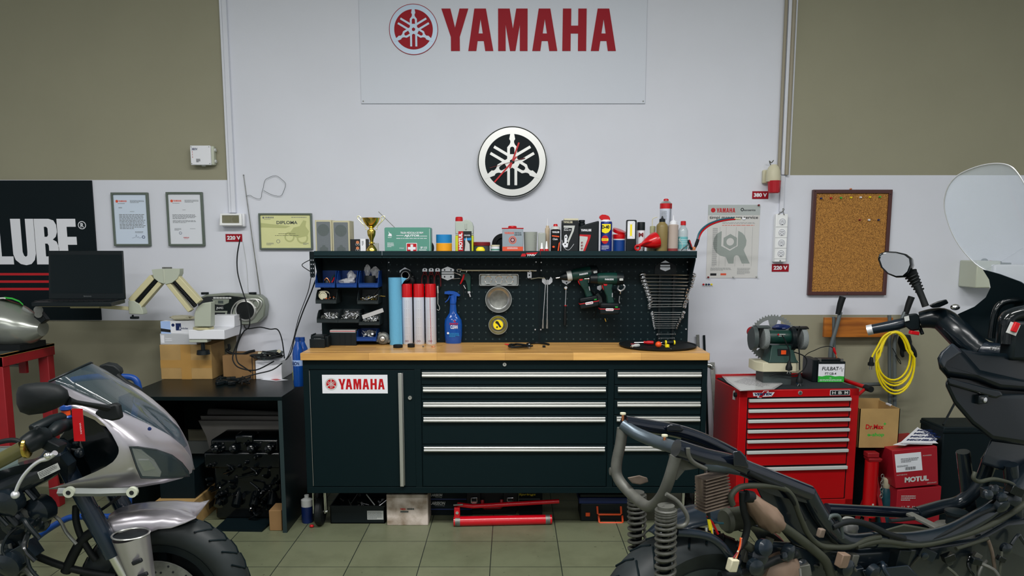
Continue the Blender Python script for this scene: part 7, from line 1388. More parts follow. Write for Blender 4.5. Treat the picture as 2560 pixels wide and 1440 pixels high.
m=MB('alu');m.tube([(X(u),y-.004,z(v))for u,v in((584,800),(578,785),(584,766),(600,752),(628,748),(650,750),(655,762),(640,785),(628,800))],.004,n=8,sm=4);m.torus((X(640),y-.005,z(760)),(0,1,0),.019,.003,20,6,ry=.024);m.build('trim_ring',t)
for u in(509,629):MB('black_plastic').cyl((X(u),y+.03,z(737)),(X(u),y+.03,z(731.5)),.022,n=18).build('knob',t)
t=T('jointed_arm','beige double-jointed support arm clamped to the wall shelf, holding the laptop','support arm');mt('arm_beige',(170,165,130),.5);mt('arm_grey',(150,156,142),.5);y=4.08
m=MB('arm_grey');m.poly(pp([(379,674),(399,672),(449,672),(449,684),(443,697),(430,707),(414,711),(398,706),(384,695)],y),o=(0,y,0),t=.05);m.use('pale_plastic').box(P(409,690,y).x,P(412,690,y).x,y-.003,y,P(0,708,y).z,P(0,674,y).z);m.build('elbow_cover',t,bevel=.003)
m=MB('dull_steel');m.box(P(403,670,y).x,P(424,670,y).x,y+.01,y+.03,P(0,672,y).z,P(0,668,y).z);m.build('spring_end',t)
def armseg(a0,a1,b0,b1):
 for(p,q)in((a0,b0),(a1,b1)):MB('arm_beige').bar(P(*p,y+.025),P(*q,y+.025),.032 if p is a0 else.024,.04,up=(0,1,0)).build('arm_bar',t,bevel=.003)
 pc,qc=[(a0[i]+a1[i])/2 for i in(0,1)],[(b0[i]+b1[i])/2 for i in(0,1)];s0,s1=P(*pc,y+.02),P(*qc,y+.02);m=MB('black_rubber')
 for i in range(22):c=s0+(s1-s0)*(i+.5)/22;m.torus(c,s1-s0,.011,.0035,10,5)
 m.cyl(s0,s1,.010,n=10);m.build('spring',t)
armseg((384,692),(404,706),(330,752),(350,768));armseg((441,690),(421,706),(500,755),(478,777))
m=MB('arm_grey');m.poly(pp([(320,752),(334,752),(350,762),(357,778),(358,786),(322,785)],y),o=(0,y,0),t=.05);m.build('wrist_cover',t,bevel=.003);MB('black_plastic').cyl(P(332,787,y+.02),P(332,792,y+.02),.005,n=10).build('wrist_screw',t);MB('black_plastic').box(P(322,795,y).x,P(342,795,y).x,y+.01,y+.03,P(0,798,y).z,P(0,792,y).z).build('wrist_knob',t,bevel=.003)
m=MB('arm_grey');y2=4.14;m.poly(pp([(486,817),(485,785),(492,768),(506,758),(527,755),(527,817)],y2-.02),o=(0,y2-.02,0),t=.06);m.build('base_block',t,bevel=.004);MB('arm_beige').cyl((P(509,820,y2+.03).x,y2+.03,zs1),(P(509,820,y2+.03).x,y2+.03,zs1+.012),.055,n=28).build('base_disc',t)
m=MB('arm_grey');a=P(498,852,y2);m.box(a.x-.05,a.x+.05,y2-.015,y2+.045,zs0-.018,zs0);m.build('clamp_plate',t,bevel=.002);m=MB('black_plastic');m.cyl((a.x+.015,y2+.01,zs0-.018),(a.x+.015,y2+.01,zs0-.065),.011,n=12);m.cyl((a.x+.015,y2+.01,zs0-.065),(a.x+.015,y2+.01,zs0-.088),.033,.036,n=20);m.build('clamp_screw',t)
m=MB('arm_beige');m.bar(P(322,771,y+.02),P(250,766,4.0),.03,.02);m.bar(P(250,766,4.0),P(178,766,3.96),.05,.016);zp=P(0,762,3.92).z;m.box(P(114,762,3.92).x,P(277,762,3.92).x,3.86,4.02,zp-.006,zp);m.build('tray',t,bevel=.002)
t=T('laptop','open black laptop with dark screen held up on the beige arm','laptop');yh=4.03;zd=zp+.022;c0,c1=P(120,690,yh).x,P(309,690,yh).x;mt('screen_dark',(3,14,17),.3,spec=.3)
m=MB('black_plastic');dk=[(P(78,757,3.8).x,3.8),(P(78,757,3.8).x+(c1-c0),3.8),(c1,yh),(c0,yh)];m.loft([[Vector((a,b,zz))for a,b in dk]for zz in(zp+.001,zd)]);m.build('keyboard_deck',t,bevel=.003)
m=MB('ink')
for r_ in range(5):
 for k in range(14):a=c0+.03+k*.026;b=yh-.05-r_*.024;m.box(a-.02*(r_/5),a+.02-.02*(r_/5),b-.009,b+.009,zd,zd+.003)
m.build('keys',t)
zt=P(0,627,yh+.01).z;a=[Vector((c0,yh-.01,zd)),Vector((c1+.005,yh-.01,zd)),Vector((P(306,627,yh+.02).x,yh+.02,zt)),Vector((c0,yh+.02,zt))];m=MB('black_plastic');m.add(a+[p+Vector((0,.012,0))for p in a],[(0,1,2,3),(7,6,5,4)]+[(i,(i+1)%4,4+(i+1)%4,4+i)for i in range(4)]);m.build('lid',t,bevel=.003)
n_=(a[1]-a[0]).cross(a[3]-a[0]).normalized();m=MB('screen_dark');L=lambda s_,r_:a[0]+(a[1]-a[0])*s_+(a[3]-a[0])*r_+n_*.0012;m.add([L(.03,.12),L(.965,.12),L(.965,.92),L(.03,.92)],[(0,1,2,3)]);m.build('screen',t)
m=MB('ink_grey');m.text('lenovo',.46,.56,.05,.08,o=a[0]+n_*.0015,ex=(a[1]-a[0]),ey=(a[3]-a[0]));m.build('lettering',t)
# ---- red welded bench with silver tank at the far left
t=T('red_workbench','red steel bench with dark top at the left edge of the room','workbench');y1=4.15;xb=P(136,862,y1).x;zb=P(136,862,y1).z;yf=3.72;xl=xb-1.2
mt('bench_red',(128,18,26),.5,n=.15,ns=9);m=MB('dark_grey');m.box(xl,xb,yf,y1,zb-.004,zb+.008);m.use('tape_brown').box(xb-.012,xb,yf,y1,zb-.006,zb+.009);m.build('bench_top',t);m=MB('bench_red');m.box(xb-.045,xb-.002,yf,y1,zb-.055,zb-.006);m.box(xl,xb,yf,yf+.04,zb-.055,zb-.006);m.box(xl,xb,y1-.04,y1,zb-.055,zb-.006);m.build('frame',t,bevel=.002)
for a,b in((xb-.06,y1-.06),(xb-.06,yf),(xl,yf),(xl,y1-.06)):MB('bench_red').box(a,a+.055,b,b+.055,0,zb-.055).build('leg',t,bevel=.003)
MB('bench_red').box(xb-.13,xb-.09,y1-.12,y1-.1,zb-.14,zb-.05).build('bracket',t);MB('mid_grey').cyl((xb-.5,y1-.1,zb-.1),(xb-.1,y1-.1,zb-.1),.009,n=10).build('rail',t)
t=T('fuel_tank','silver motorcycle fuel tank with a green patterned patch, lying on the red bench','fuel tank');y=3.95;mt('tank_silver',(128,132,126),.22,.5);c=P(10,812,y)
m=MB('tank_silver');rings=[]
for k,(u,v,h,w_)in enumerate(((-120,812,40,.08),(-70,808,56,.13),(0,806,60,.15),(50,815,52,.13),(85,822,36,.09),(108,822,18,.05))):
 rings.append([P(u,v-h*sin(a),y)+Vector((0,-w_*cos(a),0))for a in[i*2*pi/20 for i in range(20)]])
m.loft(rings);m.build('shell',t);m=MB('bright_green');m.loft([[P(u,v+q,y-.04)for q in(-2,2)]+[P(u,v+q,y+.04)for q in(2,-2)]for u,v in((10,744),(30,746),(48,753),(58,762))]);m.build('patch',t);MB('light_grey').loft([[P(u,v+q,y-.045)for q in(-2,2)]+[P(u,v+q,y+.03)for q in(2,-2)]for u,v in((-10,746),(8,745),(14,746))]).build('patch',t)
m=MB('dull_steel');m.cyl(P(96,775,y-.03),P(96,775,y+.03),.022,n=16);m.cyl(P(96,786,y-.034),P(96,786,y-.02),.018,n=16);m.build('hinge',t);MB('black_plastic').bar(P(96,786,y),P(112,806,y),.05,.04,up=(0,1,0)).build('mount',t,bevel=.004)
MB('black_rubber').box(c.x-.3,c.x+.14,y-.1,y+.12,zb+.008,P(0,862,y).z+.012).build('tank_pad',t)
# ================================================================= motorcycles
class Bike:
 """centre plane through c with heading h; o is the distance from that plane towards the camera side"""
 def __init__(s,c,deg):
  a=radians(deg);s.c=Vector(c);s.h=Vector((cos(a),sin(a),0));s.n=Vector((sin(a),-cos(a),0))
 def p(s,u,v,o=0.0):
  r=ray(u,v);C=Vector((0,0,CAM_H));t=(o-(C-s.c).dot(s.n))/r.dot(s.n);return C+r*t
 def f(s,u,v,d):
  r=ray(u,v);C=Vector((0,0,CAM_H));t=(d-(C-s.c).dot(s.h))/r.dot(s.h);return C+r*t
 def mir(s,q):return q-s.n*(2*(q-s.c).dot(s.n))
 def w(s,a,o,z):return Vector((s.c.x,s.c.y,0))+s.h*a+s.n*o+Vector((0,0,z))
def strips(m,grid,th=0.004,off=Vector((0,.004,0))):
 """surface through a grid of points, given thickness"""
 R,C=len(grid),len(grid[0]);vs=[p for r in grid for p in r]+[p+off for r in grid for p in r];N=R*C;fs=[]
 for i in range(R-1):
  for j in range(C-1):
   q=(i*C+j,i*C+j+1,(i+1)*C+j+1,(i+1)*C+j);fs+=[q,tuple(N+k for k in q[::-1])]
 for i in range(R-1):
  for j in(0,C-1):a,b=i*C+j,(i+1)*C+j;fs.append((a,b,N+b,N+a))
 for j in range(C-1):
  for i in(0,R-1):a,b=i*C+j,i*C+j+1;fs.append((a,b,N+b,N+a))
 return m.add(vs,fs)
def tyre(B,t,c,r,w,hub,steer=0,disc=True,mat='tyre_grey'):
 ax=Matrix.Rotation(radians(steer),3,'Z')@B.n
 pr=[(r*.68,-w*.36),(r*.74,-w*.46),(r*.86,-w*.5),(r*.95,-w*.38),(r*.99,-w*.18),(r,0),(r*.99,w*.18),(r*.95,w*.38),(r*.86,w*.5),(r*.74,w*.46),(r*.68,w*.36)]
 k=MB(mat).lathe(c,pr+[pr[0]],axis=ax,n=56).build('tyre',t)
 m=MB('black_panel');e1=Vector((0,0,1));e2=ax.cross(e1)
 for i in range(30):
  a=i*2*pi/30
  for s_ in(-1,1):m.tube([c+(e1*cos(a+q)+e2*sin(a+q))*(r*rr)+ax*(s_*w*ww)for q,rr,ww in((0,1.002,.04),(.06,.985,.22),(.15,.945,.42))],.0035,n=4)
 m.build('tread_groove_pattern',k)
 m=MB(hub);m.lathe(c,[(r*.60,-w*.38),(r*.69,-w*.40),(r*.69,w*.40),(r*.60,w*.38),(r*.58,0),(r*.60,-w*.38)],axis=ax,n=40);m.lathe(c,[(.001,-.05),(.04,-.05),(.04,.05),(.001,.05)],axis=ax,n=18)
 for i in range(5):a=i*2*pi/5;m.bar(c+(e1*cos(a)+e2*sin(a))*.03,c+(e1*cos(a)+e2*sin(a))*r*.62,.03,.03,up=ax)
 m.build('rim',t)
 if disc:
  for s_ in(-1,1):
   q=c+ax*(s_*(w*.5+.012));m=MB('dull_steel');m.lathe(q,[(.10,-.002),(.152,-.002),(.152,.002),(.10,.002),(.10,-.002)],axis=ax,n=44);m.use('ink')
   for i in range(40):a=i*2*pi/40;m.cyl(q+(e1*cos(a)+e2*sin(a))*(.113+.026*(i%3)/2)-ax*.003,q+(e1*cos(a)+e2*sin(a))*(.113+.026*(i%3)/2)+ax*.003,.004,n=6)
   m.build('brake_disc',t)
 return ax
mt('bike_silver',(165,162,168),.3,.8,coat=.3);mt('screen_smoke',(40,54,62),.05,alpha=.5,coat=1.0);mt('fork_blue',(20,34,48),.22,coat=.5);mt('lens',(60,72,76),.04,alpha=.22,coat=1.0);mt('grip_olive',(76,74,42),.3,alpha=.93,coat=.3);mt('frame_black',(16,24,30),.25,coat=.4)
A=Bike((-1.19,2.44,0),8)
t=T('motorcycle','silver sport motorcycle with clear smoked screen, lower left in front of the desk','motorcycle');O=.03
wc=A.w(0,0,.285);ax=tyre(A,t,wc,.285,.12,'black_plastic',steer=-4)
outer=[(150,962,.13),(190,979,.125),(232,997,.12),(272,1014,.11),(330,1042,.095),(381,1065,.075),(425,1090,.055),(456,1116,.03),(474,1140,.012),(483,1162,.002),(479,1182,.02),(455,1196,.05),(410,1208,.08),(350,1218,.10),(280,1222,.12),(200,1224,.13),(120,1223,.14)]
inner=[(165,1014,.185),(190,1020,.19),(215,1030,.19),(240,1042,.19),(262,1062,.19),(279,1085,.19),(290,1105,.19),(296,1118,.19),(297,1126,.19),(296,1134,.19),(291,1144,.19),(282,1155,.19),(264,1167,.19),(240,1179,.185),(205,1194,.18),(165,1209,.17),(122,1222,.18)]
grid=[]
for(a,b,c),(d,e,f_)in zip(outer,inner):grid.append([A.p(a+(d-a)*k/8,b+(e-b)*k/8,c+(f_-c)*sin(k/8*pi/2))for k in range(9)])
side=strips(MB('bike_silver'),grid,off=-A.n*.004).build('side_fairing',t,sharp=60)
strips(MB('bike_silver'),[[A.mir(p)for p in r]for r in grid],off=A.n*.004).build('side_fairing',t,sharp=60)
hl=[(324,1116),(345,1117),(390,1124),(430,1138),(455,1157),(471,1178),(474,1190),(430,1195),(380,1196),(353,1195),(342,1170)]
def fo(u,v):
 x=max(0,min(1,(u-297)/186));return.195*sqrt(max(0,1-x*x*.97))+.006
def patch(m,pts,off=0.0,th=.004,par=None,ring=5):
 cu=sum(p[0]for p in pts)/len(pts);cv=sum(p[1]for p in pts)/len(pts);g=[[A.p(cu+(u-cu)*k/ring,cv+(v-cv)*k/ring,fo(cu+(u-cu)*k/ring,v)+off)for k in range(ring+1)]for u,v in pts+[pts[0]]]
 return strips(m,g,off=-A.n*th)
patch(MB('black_gloss'),hl,.004).build('headlight_bowl',t);patch(MB('alu'),[(330,1122),(352,1124),(385,1150),(403,1180),(400,1192),(356,1190),(344,1165)],.008).build('reflector',t);patch(MB('chrome'),[(345,1150),(372,1150),(390,1172),(360,1178)],.012).build('reflector_step',t)
patch(MB('lens'),hl,.016).build('headlight_lens',t,sharp=60)
MB('ink').tube([A.p(u,v,fo(u,v)+.012)for u,v in hl],.0022,n=6,closed=True).build('lens_edge',t)
# screen
low=[(122,954,.12),(165,966,.125),(225,994,.12),(300,1028,.10),(381,1066,.075),(425,1092,.05),(458,1120,.022)];top=[(226,907,0),(254,930,0),(290,960,0),(334,998,0),(388,1044,0),(428,1082,0),(460,1118,0)]
g=[]
for(a,b,c),(d,e,f_)in zip(low,top):g.append([A.p(a+(d-a)*k/8,b+(e-b)*k/8,c+(f_-c)*(1-cos(k/8*pi/2)))for k in range(9)])
g2=[r+[A.mir(p)for p in r[-2::-1]]for r in g];strips(MB('screen_smoke'),g2,off=Vector((0,0,-.003))).build('windscreen',t,sharp=60)
MB('black_plastic').tube(g2[0],.004,n=6).build('screen_trim',t);MB('navy').lathe(g[3][0]+A.n*.01,[(.006,0),(.005,.004)],axis=A.n,n=12).build('screen_screw',t)
A2=A.p(374,1072,.14);MB('navy').lathe(A2,[(.006,0),(.005,.004)],axis=A.n,n=12).build('screen_screw',t)
m=MB('black_gloss');g=[[A.p(u,v,o_)for u,v,o_ in r]for r in(((165,1020,.1),(200,1100,.1),(230,1190,.1)),((235,1050,.12),(262,1110,.12),(262,1175,.12)),((290,1095,.16),(300,1125,.16),(285,1155,.16)))];strips(m,g);m.loft([[A.p(u,v,-.06+.12*k)for u,v in((190,1040),(290,1075),(320,1130),(260,1190),(150,1210),(130,1120))]for k in(0,1)]);m.build('inner_duct',t,bevel=.006)
# mirrors
mo=[(40,985),(45,968),(60,960),(90,956),(120,955),(150,962),(169,975),(174,993),(166,1009),(140,1022),(110,1033),(72,1038),(50,1030),(41,1010)];cu,cv=106,997
def shell(o0,mm=lambda p:p):return[[mm(A.p(cu+(u-cu)*s_,cv+(v-cv)*s_,o0+q))for u,v in mo]for s_,q in((.2,.035),(.6,.03),(.86,.018),(.98,0),(1,-.02),(.96,-.045))]
MB('black_rubber').loft(shell(.40)).build('mirror_shell',t,sharp=60)
m=MB('black_rubber');m.tube([A.p(u,v,o_)for u,v,o_ in((168,1002,.39),(190,1006,.37),(230,1013,.33),(266,1020,.27))],[.020,.010,.011,.015],n=10,sm=4,flat=.7);m.build('mirror_stem',t)
m=MB('black_rubber');m.poly([(0,0),(.02,.018),(.06,.028),(.07,.02),(.075,-.02),(.05,-.025),(.02,-.016)],o=A.p(234,1034,.25),ex=A.h,ey=(0,0,1),t=.03);m.build('mirror_base',t,bevel=.006)
m=MB('black_rubber');fm=[A.p(u,v,-.36)for u,v in((245,915),(262,909),(285,913),(300,925),(304,938),(285,945),(262,938))];m.loft([[fm[0]+(p-fm[0])*k+A.n*q for p in fm]for k,q in((1,0),(.9,-.05))]);m.build('mirror_shell',t,bevel=.006)
MB('black_rubber').tube([A.p(u,v,-.3)for u,v in((292,938),(318,960),(345,980),(352,1004))],[.010,.012,.018,.02],n=10,sm=3).build('mirror_stem',t)
# fork, fender
fd=(A.p(330,1450,.1)-A.p(140,1118,.1)).normalized()
for o_ in(.1,-.1):
 s0=A.p(140,1118,.1)-A.n*(.1-o_);s1=A.p(286,1388,.1)-A.n*(.1-o_);MB('fork_blue').cyl(s0,s0+(s1-s0)*.62,.026,n=20).build('fork_tube',t);MB('fork_blue').cyl(s0+(s1-s0)*.58,s1,.029,n=20).build('fork_sleeve',t);MB('chrome').cyl(s1,s1+fd*.28,.021,n=18).build('fork_slider',t)
m=MB('bike_silver');c0,c1=A.p(327,1338,.16),A.p(362,1470,.15);rr=[]
for k in range(7):q=c0+(c1-c0)*(k/6);rr.append(m.ringpts(q,(c1-c0),.055-.02*k/6,24))
m.loft(rr,cap=False);m.build('fork_guard',t)
m=MB('ink');m.ball(c0+(c1-c0)*.0,(.05,.045,.006),20,6);m.build('guard_opening',t)
for q in(A.p(343,1404,.21),A.p(357,1438,.2)):MB('ink').obox(q,(.034,.012,.014),Matrix.Rotation(-.4,3,'Y')).build('guard_slot',t,bevel=.004)
MB('alu').tube([c0+A.h*.055*cos(a)+A.n*.05*sin(a)+Vector((0,0,.004))for a in[i*pi/12 for i in range(24)]],.003,n=6,closed=True).build('guard_rim',t)
g=[]
arc_=[(272,1288,262,1330),(310,1275,300,1330),(350,1268,340,1330),(390,1265,366,1332),(425,1266,395,1321),(455,1271,428,1318),(480,1280,462,1306),(492,1289,490,1293)]
for a,b,c,d in arc_:
 r_=[A.p(c+(a-c)*sin(k/5*pi/2),d+(b-d)*sin(k/5*pi/2),.085*cos(k/5*pi/2)+.001)for k in range(6)];g.append(r_+[A.mir(p)for p in r_[-2::-1]])
strips(MB('bike_silver'),g,off=Vector((0,0,-.003))).build('front_fender',t,sharp=60)
m=MB('mid_grey');m.tube([A.p(146,1230,.19),A.p(250,1231,.19),A.p(345,1228,.17)],.013,n=4);m.build('bracket_rail',t)
for u in(172,330):m=MB('pale_plastic');m.lathe(A.p(u,1231,.205),[(.006,.004),(.016,.004),(.016,-.012),(.006,-.012)],axis=A.n,n=18);m.use('ink').lathe(A.p(u,1231,.205),[(.007,.005),(.006,-.01)],axis=A.n,n=12);m.build('bracket_ring',t)
# bars, lever, tank, ribbon
MB('grip_olive').tube([A.p(-40,1172,.36),A.p(10,1146,.36),A.p(58,1120,.35)],.021,n=18).build('throttle_grip',t);MB('gold').lathe(A.p(60,1119,.35),[(.02,0),(.03,.004),(.03,.012),(.02,.016)],axis=A.h,n=20).build('grip_flange',t)
m=MB('black_plastic');m.tube([A.p(62,1115,.35),A.p(90,1098,.33),A.p(118,1085,.3)],[.026,.03,.022],n=14,sm=3);m.tube([A.p(88,1070,.33),A.p(120,1086,.3),A.p(145,1068,.26),A.p(170,1060,.2)],[.008,.014,.02,.02],n=10,sm=3);m.obox(A.p(132,1112,.31),(.055,.04,.03),Matrix.Rotation(.5,3,'Y'));m.tube([A.p(80,1075,.3),A.p(130,1050,.25),A.p(190,1035,.15)],.016,n=10);m.build('handlebar_clamp',t,bevel=.003)
MB('zinc').tube([A.p(u,v,.37)for u,v in((138,1132),(118,1146),(100,1152),(80,1166),(60,1188),(46,1212),(38,1234))],[.013,.012,.009,.0085,.008,.0075,.007],n=12,sm=4,flat=.6).build('brake_lever',t);MB('zinc').ball(A.p(38,1237,.37),.0115,14,10).build('lever_ball',t);MB('chrome').ball(A.p(119,1139,.38),.010,12,8).build('lever_pivot',t)
m=MB('blue');p=A.p(165,1034,.2);m.lathe(p+Vector((0,0,-.02)),[(.012,0),(.016,.01),(.011,.016),(.011,.03),(.017,.034),(.015,.044)],n=18);m.use('orange').cyl(p+Vector((0,0,-.004)),p+Vector((0,0,.01)),.0125,n=14);m.build('preload_cap',t)
m=MB('red');a=[A.p(u,v,.24)for u,v in((179,1022),(206,1022),(213,1103),(185,1103))];m.add(a+[p-A.n*.002 for p in a],[(0,1,2,3),(7,6,5,4),(0,4,5,1),(1,5,6,2),(2,6,7,3),(3,7,4,0)]);m.use('white').text('YAMAHA',0,1,0,1,o=A.p(205.5,1086,.243),ex=A.p(202,1057,.243)-A.p(205.5,1086,.243),ey=A.p(199,1086,.243)-A.p(203,1086,.243));m.build('ribbon_tag',t)
m=MB('light_grey');a=[A.p(u,v,.22)for u,v in((93,1181),(144,1157),(151,1173),(100,1198))];m.add(a,[(0,1,2,3)]);m.use('ink').lines(.05,.95,.12,.9,4,o=a[3]+A.n*.001,ex=a[2]-a[3],ey=a[0]-a[3],th=.35);m.build('warning_label',t)
m=MB('frame_black');g=[[A.p(u,v+d_*.35,.2-.02*d_/40)for d_ in(0,40,80,120)]for u,v in((-60,1200),(-10,1180),(40,1165),(90,1155),(150,1140),(170,1165))];strips(m,g,off=-A.n*.06);m.tube([A.p(-60,1260,.12),A.p(20,1215,.14),A.p(120,1165,.12),A.p(150,1120,.05)],.04,n=12,sm=4);m.build('main_frame',t)
mt('tank_grey',(98,112,108),.25,.4);m=MB('tank_grey');m.loft([[A.p(-60+a,1160-b,.2*cos(q))for a,b,q in((0,-30,0),(20,0,.3),(30,20,.7),(30,38,1.2),(30,44,1.57),(30,40,2.2))]for a0 in(0,)]+[[A.p(45+a,1140-b,.16*cos(q))for a,b,q in((0,-30,0),(0,-8,.3),(0,10,.7),(0,22,1.2),(0,26,1.57),(0,20,2.2))]]);m.build('fuel_tank',t)
for pts,r_ in((((190,1265),(190,1300),(202,1340),(225,1380),(240,1400)),.011),(((240,1325),(210,1345),(190,1375),(175,1405),(164,1430)),.016),(((70,1380),(120,1402),(180,1422),(250,1436),(290,1440)),.012),(((150,1120),(200,1128),(240,1140),(300,1165)),.006),(((60,1110),(30,1100),(-30,1112)),.008),(((210,1300),(260,1270),(300,1240)),.005)):
 MB('black_rubber').tube([A.p(u,v,.06)for u,v in pts],r_,n=10,sm=4).build('hose',t)
rd=random.Random(8)
def engine_mass(B,t,pix,n,nm='engine',mats=('frame_black','black_gloss','black_plastic','dull_steel'),size=(.015,.045),o=(-.1,.12)):
 for i in range(n):
  u,v=rd.choice(pix);u+=rd.uniform(-22,22);v+=rd.uniform(-20,20);k=rd.random();q=B.p(u,v,rd.uniform(*o));s_=rd.uniform(*size);m=MB(mats[0]if k<.4 else rd.choice(mats));d=Vector((rd.uniform(-1,1),rd.uniform(-1,.2),rd.uniform(-1,1))).normalized()
  if k<.45:m.lathe(q,[(s_*.7,0),(s_,.005),(s_,s_),(s_*.6,s_*1.2),(s_*.3,s_*1.3)],axis=B.n+d*.4,n=14)
  elif k<.7:m.obox(q,(s_*2,s_*1.4,s_*1.3),Matrix.Rotation(rd.uniform(-.6,.6),3,'Y'))
  else:m.tube([q,q+d*s_*2,q+d*s_*3+Vector((0,0,-.03)),q+d*s_*3+Vector((.03,0,-.07))],s_*.25,n=8,sm=3)
  m.build(nm,t,bevel=.002 if.45<=k<.7 else 0)
m=MB('black_plastic');m.loft([[A.p(u,v,-.12+.22*k)for u,v in((-80,1230),(50,1235),(80,1270),(72,1330),(66,1400),(80,1500),(-80,1500))]for k in(0,1)]);m.build('crankcase',t,bevel=.02)
engine_mass(A,t,[(20,1260),(40,1300),(30,1350),(50,1400),(20,1420),(90,1290),(60,1270),(100,1270)],34,'engine_fitting',o=(.08,.16))
engine_mass(A,t,[(120,1075),(230,1075),(250,1110),(220,1060),(180,1120),(255,1140)],24,'cockpit_fitting',o=(-.04,.1),size=(.008,.02))
m=MB('dull_steel');m.box(*[0]*6)if 0 else m.tube([A.p(40,1440,.1),A.p(60,1430,.1),A.p(86,1432,.1),A.p(86,1450,.1)],.008,n=8);m.tube([A.p(24,1360,.14),A.p(30,1378,.14),A.p(46,1375,.14)],.005,n=8,sm=3);m.build('footpeg_bracket',t)
# rear of the machine, beyond the left edge of the frame
tyre(A,t,A.w(-1.38,0,.3),.3,.17,'black_plastic',disc=False);MB('frame_black').tube([A.w(-.55,0,.55),A.w(-1.0,0,.5),A.w(-1.38,.1,.3)],.05,n=12).build('swingarm',t);MB('bike_silver').loft([A.w(a,0,z)and[A.w(a,w_*cos(q),z+h_*sin(q))for q in[i*pi/6 for i in range(12)]]for a,z,w_,h_ in((-.75,.8,.12,.08),(-1.1,.84,.12,.06),(-1.45,.98,.05,.03))]).build('tail_unit',t)
t=T('blue_paddock_stand','blue tubular paddock stand behind the silver motorcycle','paddock stand');m=MB('blue')
m.tube([P(u,v,3.0)for u,v in((75,1362),(105,1334),(160,1300),(195,1292),(290,1290),(318,1268),(322,1240),(325,1100),(345,990),(345,962),(335,946),(310,942),(240,942),(180,950))],.013,n=12,sm=4);m.build('tube_frame',t);MB('blue').tube([P(60,1352,3.0),P(62,1330,3.0)],.012,n=10).build('stub',t)
MB('blue').tube([G(40,1400),G(75,1362)+Vector((0,0,.02)),P(75,1362,3.0)],.013,n=10).build('foot',t)
# ================================================================= stripped scooter
B=Bike((.547,2.166,0),23)
mt('dusty',(84,85,80),.5,.3,n=.35,ns=14);mt('dusty_brown',(98,86,76),.7,n=.35,ns=30);mt('frame_gloss',(8,14,24),.16,coat=.7);mt('spring_grey',(62,63,58),.5,n=.3,ns=40);mt('rail_grey',(74,84,92),.35,.6,n=.3,ns=12);mt('olive_hose',(44,47,38),.6);mt('tan',(108,90,76),.55,n=.15,ns=12);mt('plastic_blue',(14,24,33),.28,coat=.25);mt('clear_screen',(185,195,215),.04,alpha=.3,coat=1.0);mt('mirror_glass',(235,225,232),.03,1.0)
t=T('stripped_scooter','half-dismantled dark maxi scooter with bare frame and clear windscreen, lower right','scooter')
tyre(B,t,B.w(-.02,0,.312),.312,.16,'dark_grey',disc=False)
def tb(nm,pts,r,mat='frame_black',n=12,sm=4,par=None,flat=1.0):return MB(mat).tube([B.p(*p)if len(p)==3 else B.p(p[0],p[1],0)for p in pts],r,n=n,sm=sm,flat=flat).build(nm,par or t)
g=[]
for k in range(13):
 a=radians(15+8.2*k);r_=.405-.03*(k/12)**3;wf=.088*(1-.6*(k/12)**4);g.append([B.w(r_*cos(a)+.0,wf*q,.298+r_*sin(a)-.02*abs(q)**3)for q in(-1,-.8,-.4,0,.4,.8,1)])
strips(MB('plastic_blue'),g,off=Vector((0,0,-.004))).build('rear_mudguard',t,sharp=60)
def shock(u0,v0,u1,v1,o,r,turns,mat):
 a,b=B.p(u0,v0,o),B.p(u1,v1,o);d=(b-a);m=MB('black_gloss');m.cyl(a,b,r*.42,n=14);m.cyl(a+d*.35,b,r*.62,n=16);s_=m.build('damper',t)
 e1=d.cross(Vector((0,1,0))).normalized();e2=d.cross(e1).normalized();N=turns*14;pts=[]
 for i in range(N):q=i/(N-1);q2=q**1.6;w_=2*pi*turns*q;pts.append(a+d*q2+(e1*cos(w_)+e2*sin(w_))*r)
 MB(mat).tube(pts,.005,n=7).build('coil_spring',t);MB('dusty').cyl(a-d*.04,a+d*.02,r*.9,n=16).build('spring_seat',t)
shock(1592,1238,1593,1440,-.14,.026,15,'spring_grey');shock(1665,1275,1662,1560,.17,.0255,18,'spring_grey')
# tail loop and rails
tb('tail_loop',[(1556,1070,-.14),(1551,1110,-.14),(1541,1160,-.14),(1545,1195,-.13),(1575,1232,-.08),(1610,1262,0),(1632,1264,.05),(1655,1240,.1),(1674,1195,.13),(1690,1140,.14)],.0165,'dusty',14)
tb('rail',[(1556,1062,-.14),(1590,1083,-.1),(1640,1104,-.03),(1700,1124,.08),(1760,1158,.15),(1850,1172,.15),(1930,1200,.15)],.019,'rail_grey',14)
tb('rail',[(1560,1056,-.14),(1620,1066,-.14),(1690,1077,-.14),(1760,1100,-.14),(1832,1135,-.14)],.022,'frame_gloss',14);tb('rail',[(1690,1120,.14),(1760,1142,.15),(1830,1158,.15),(1880,1178,.15),(1950,1205,.15),(2020,1232,.15)],.025,'frame_gloss',14)
m=MB('frame_gloss');
for a in(((1832,1128),(1850,1126),(1866,1142),(1872,1170),(1834,1166)),):m.loft([[B.p(u,v,.15+q)for u,v in a]for q in(-.02,.04)])
m.build('rail_bracket',t,bevel=.004);m=MB('frame_gloss');m.loft([[B.p(u,v,-.14+q)for u,v in((1700,1080),(1762,1100),(1832,1136),(1830,1166),(1780,1160),(1706,1118))]for q in(-.008,.008)]);m.build('rail_web',t);m=MB('frame_gloss');m.loft([[B.p(u,v,.15+q)for u,v in((1872,1175),(1950,1205),(2020,1230),(2018,1258),(1940,1240),(1870,1212))]for q in(-.008,.008)]);m.build('rail_web',t);m=MB('frame_gloss');m.loft([[B.p(u,v,-.14+q)for u,v in((1666,1066),(1676,1060),(1700,1062),(1711,1072),(1704,1080),(1668,1078))]for q in(-.02,.03)]);m.build('rail_cap',t,bevel=.004)
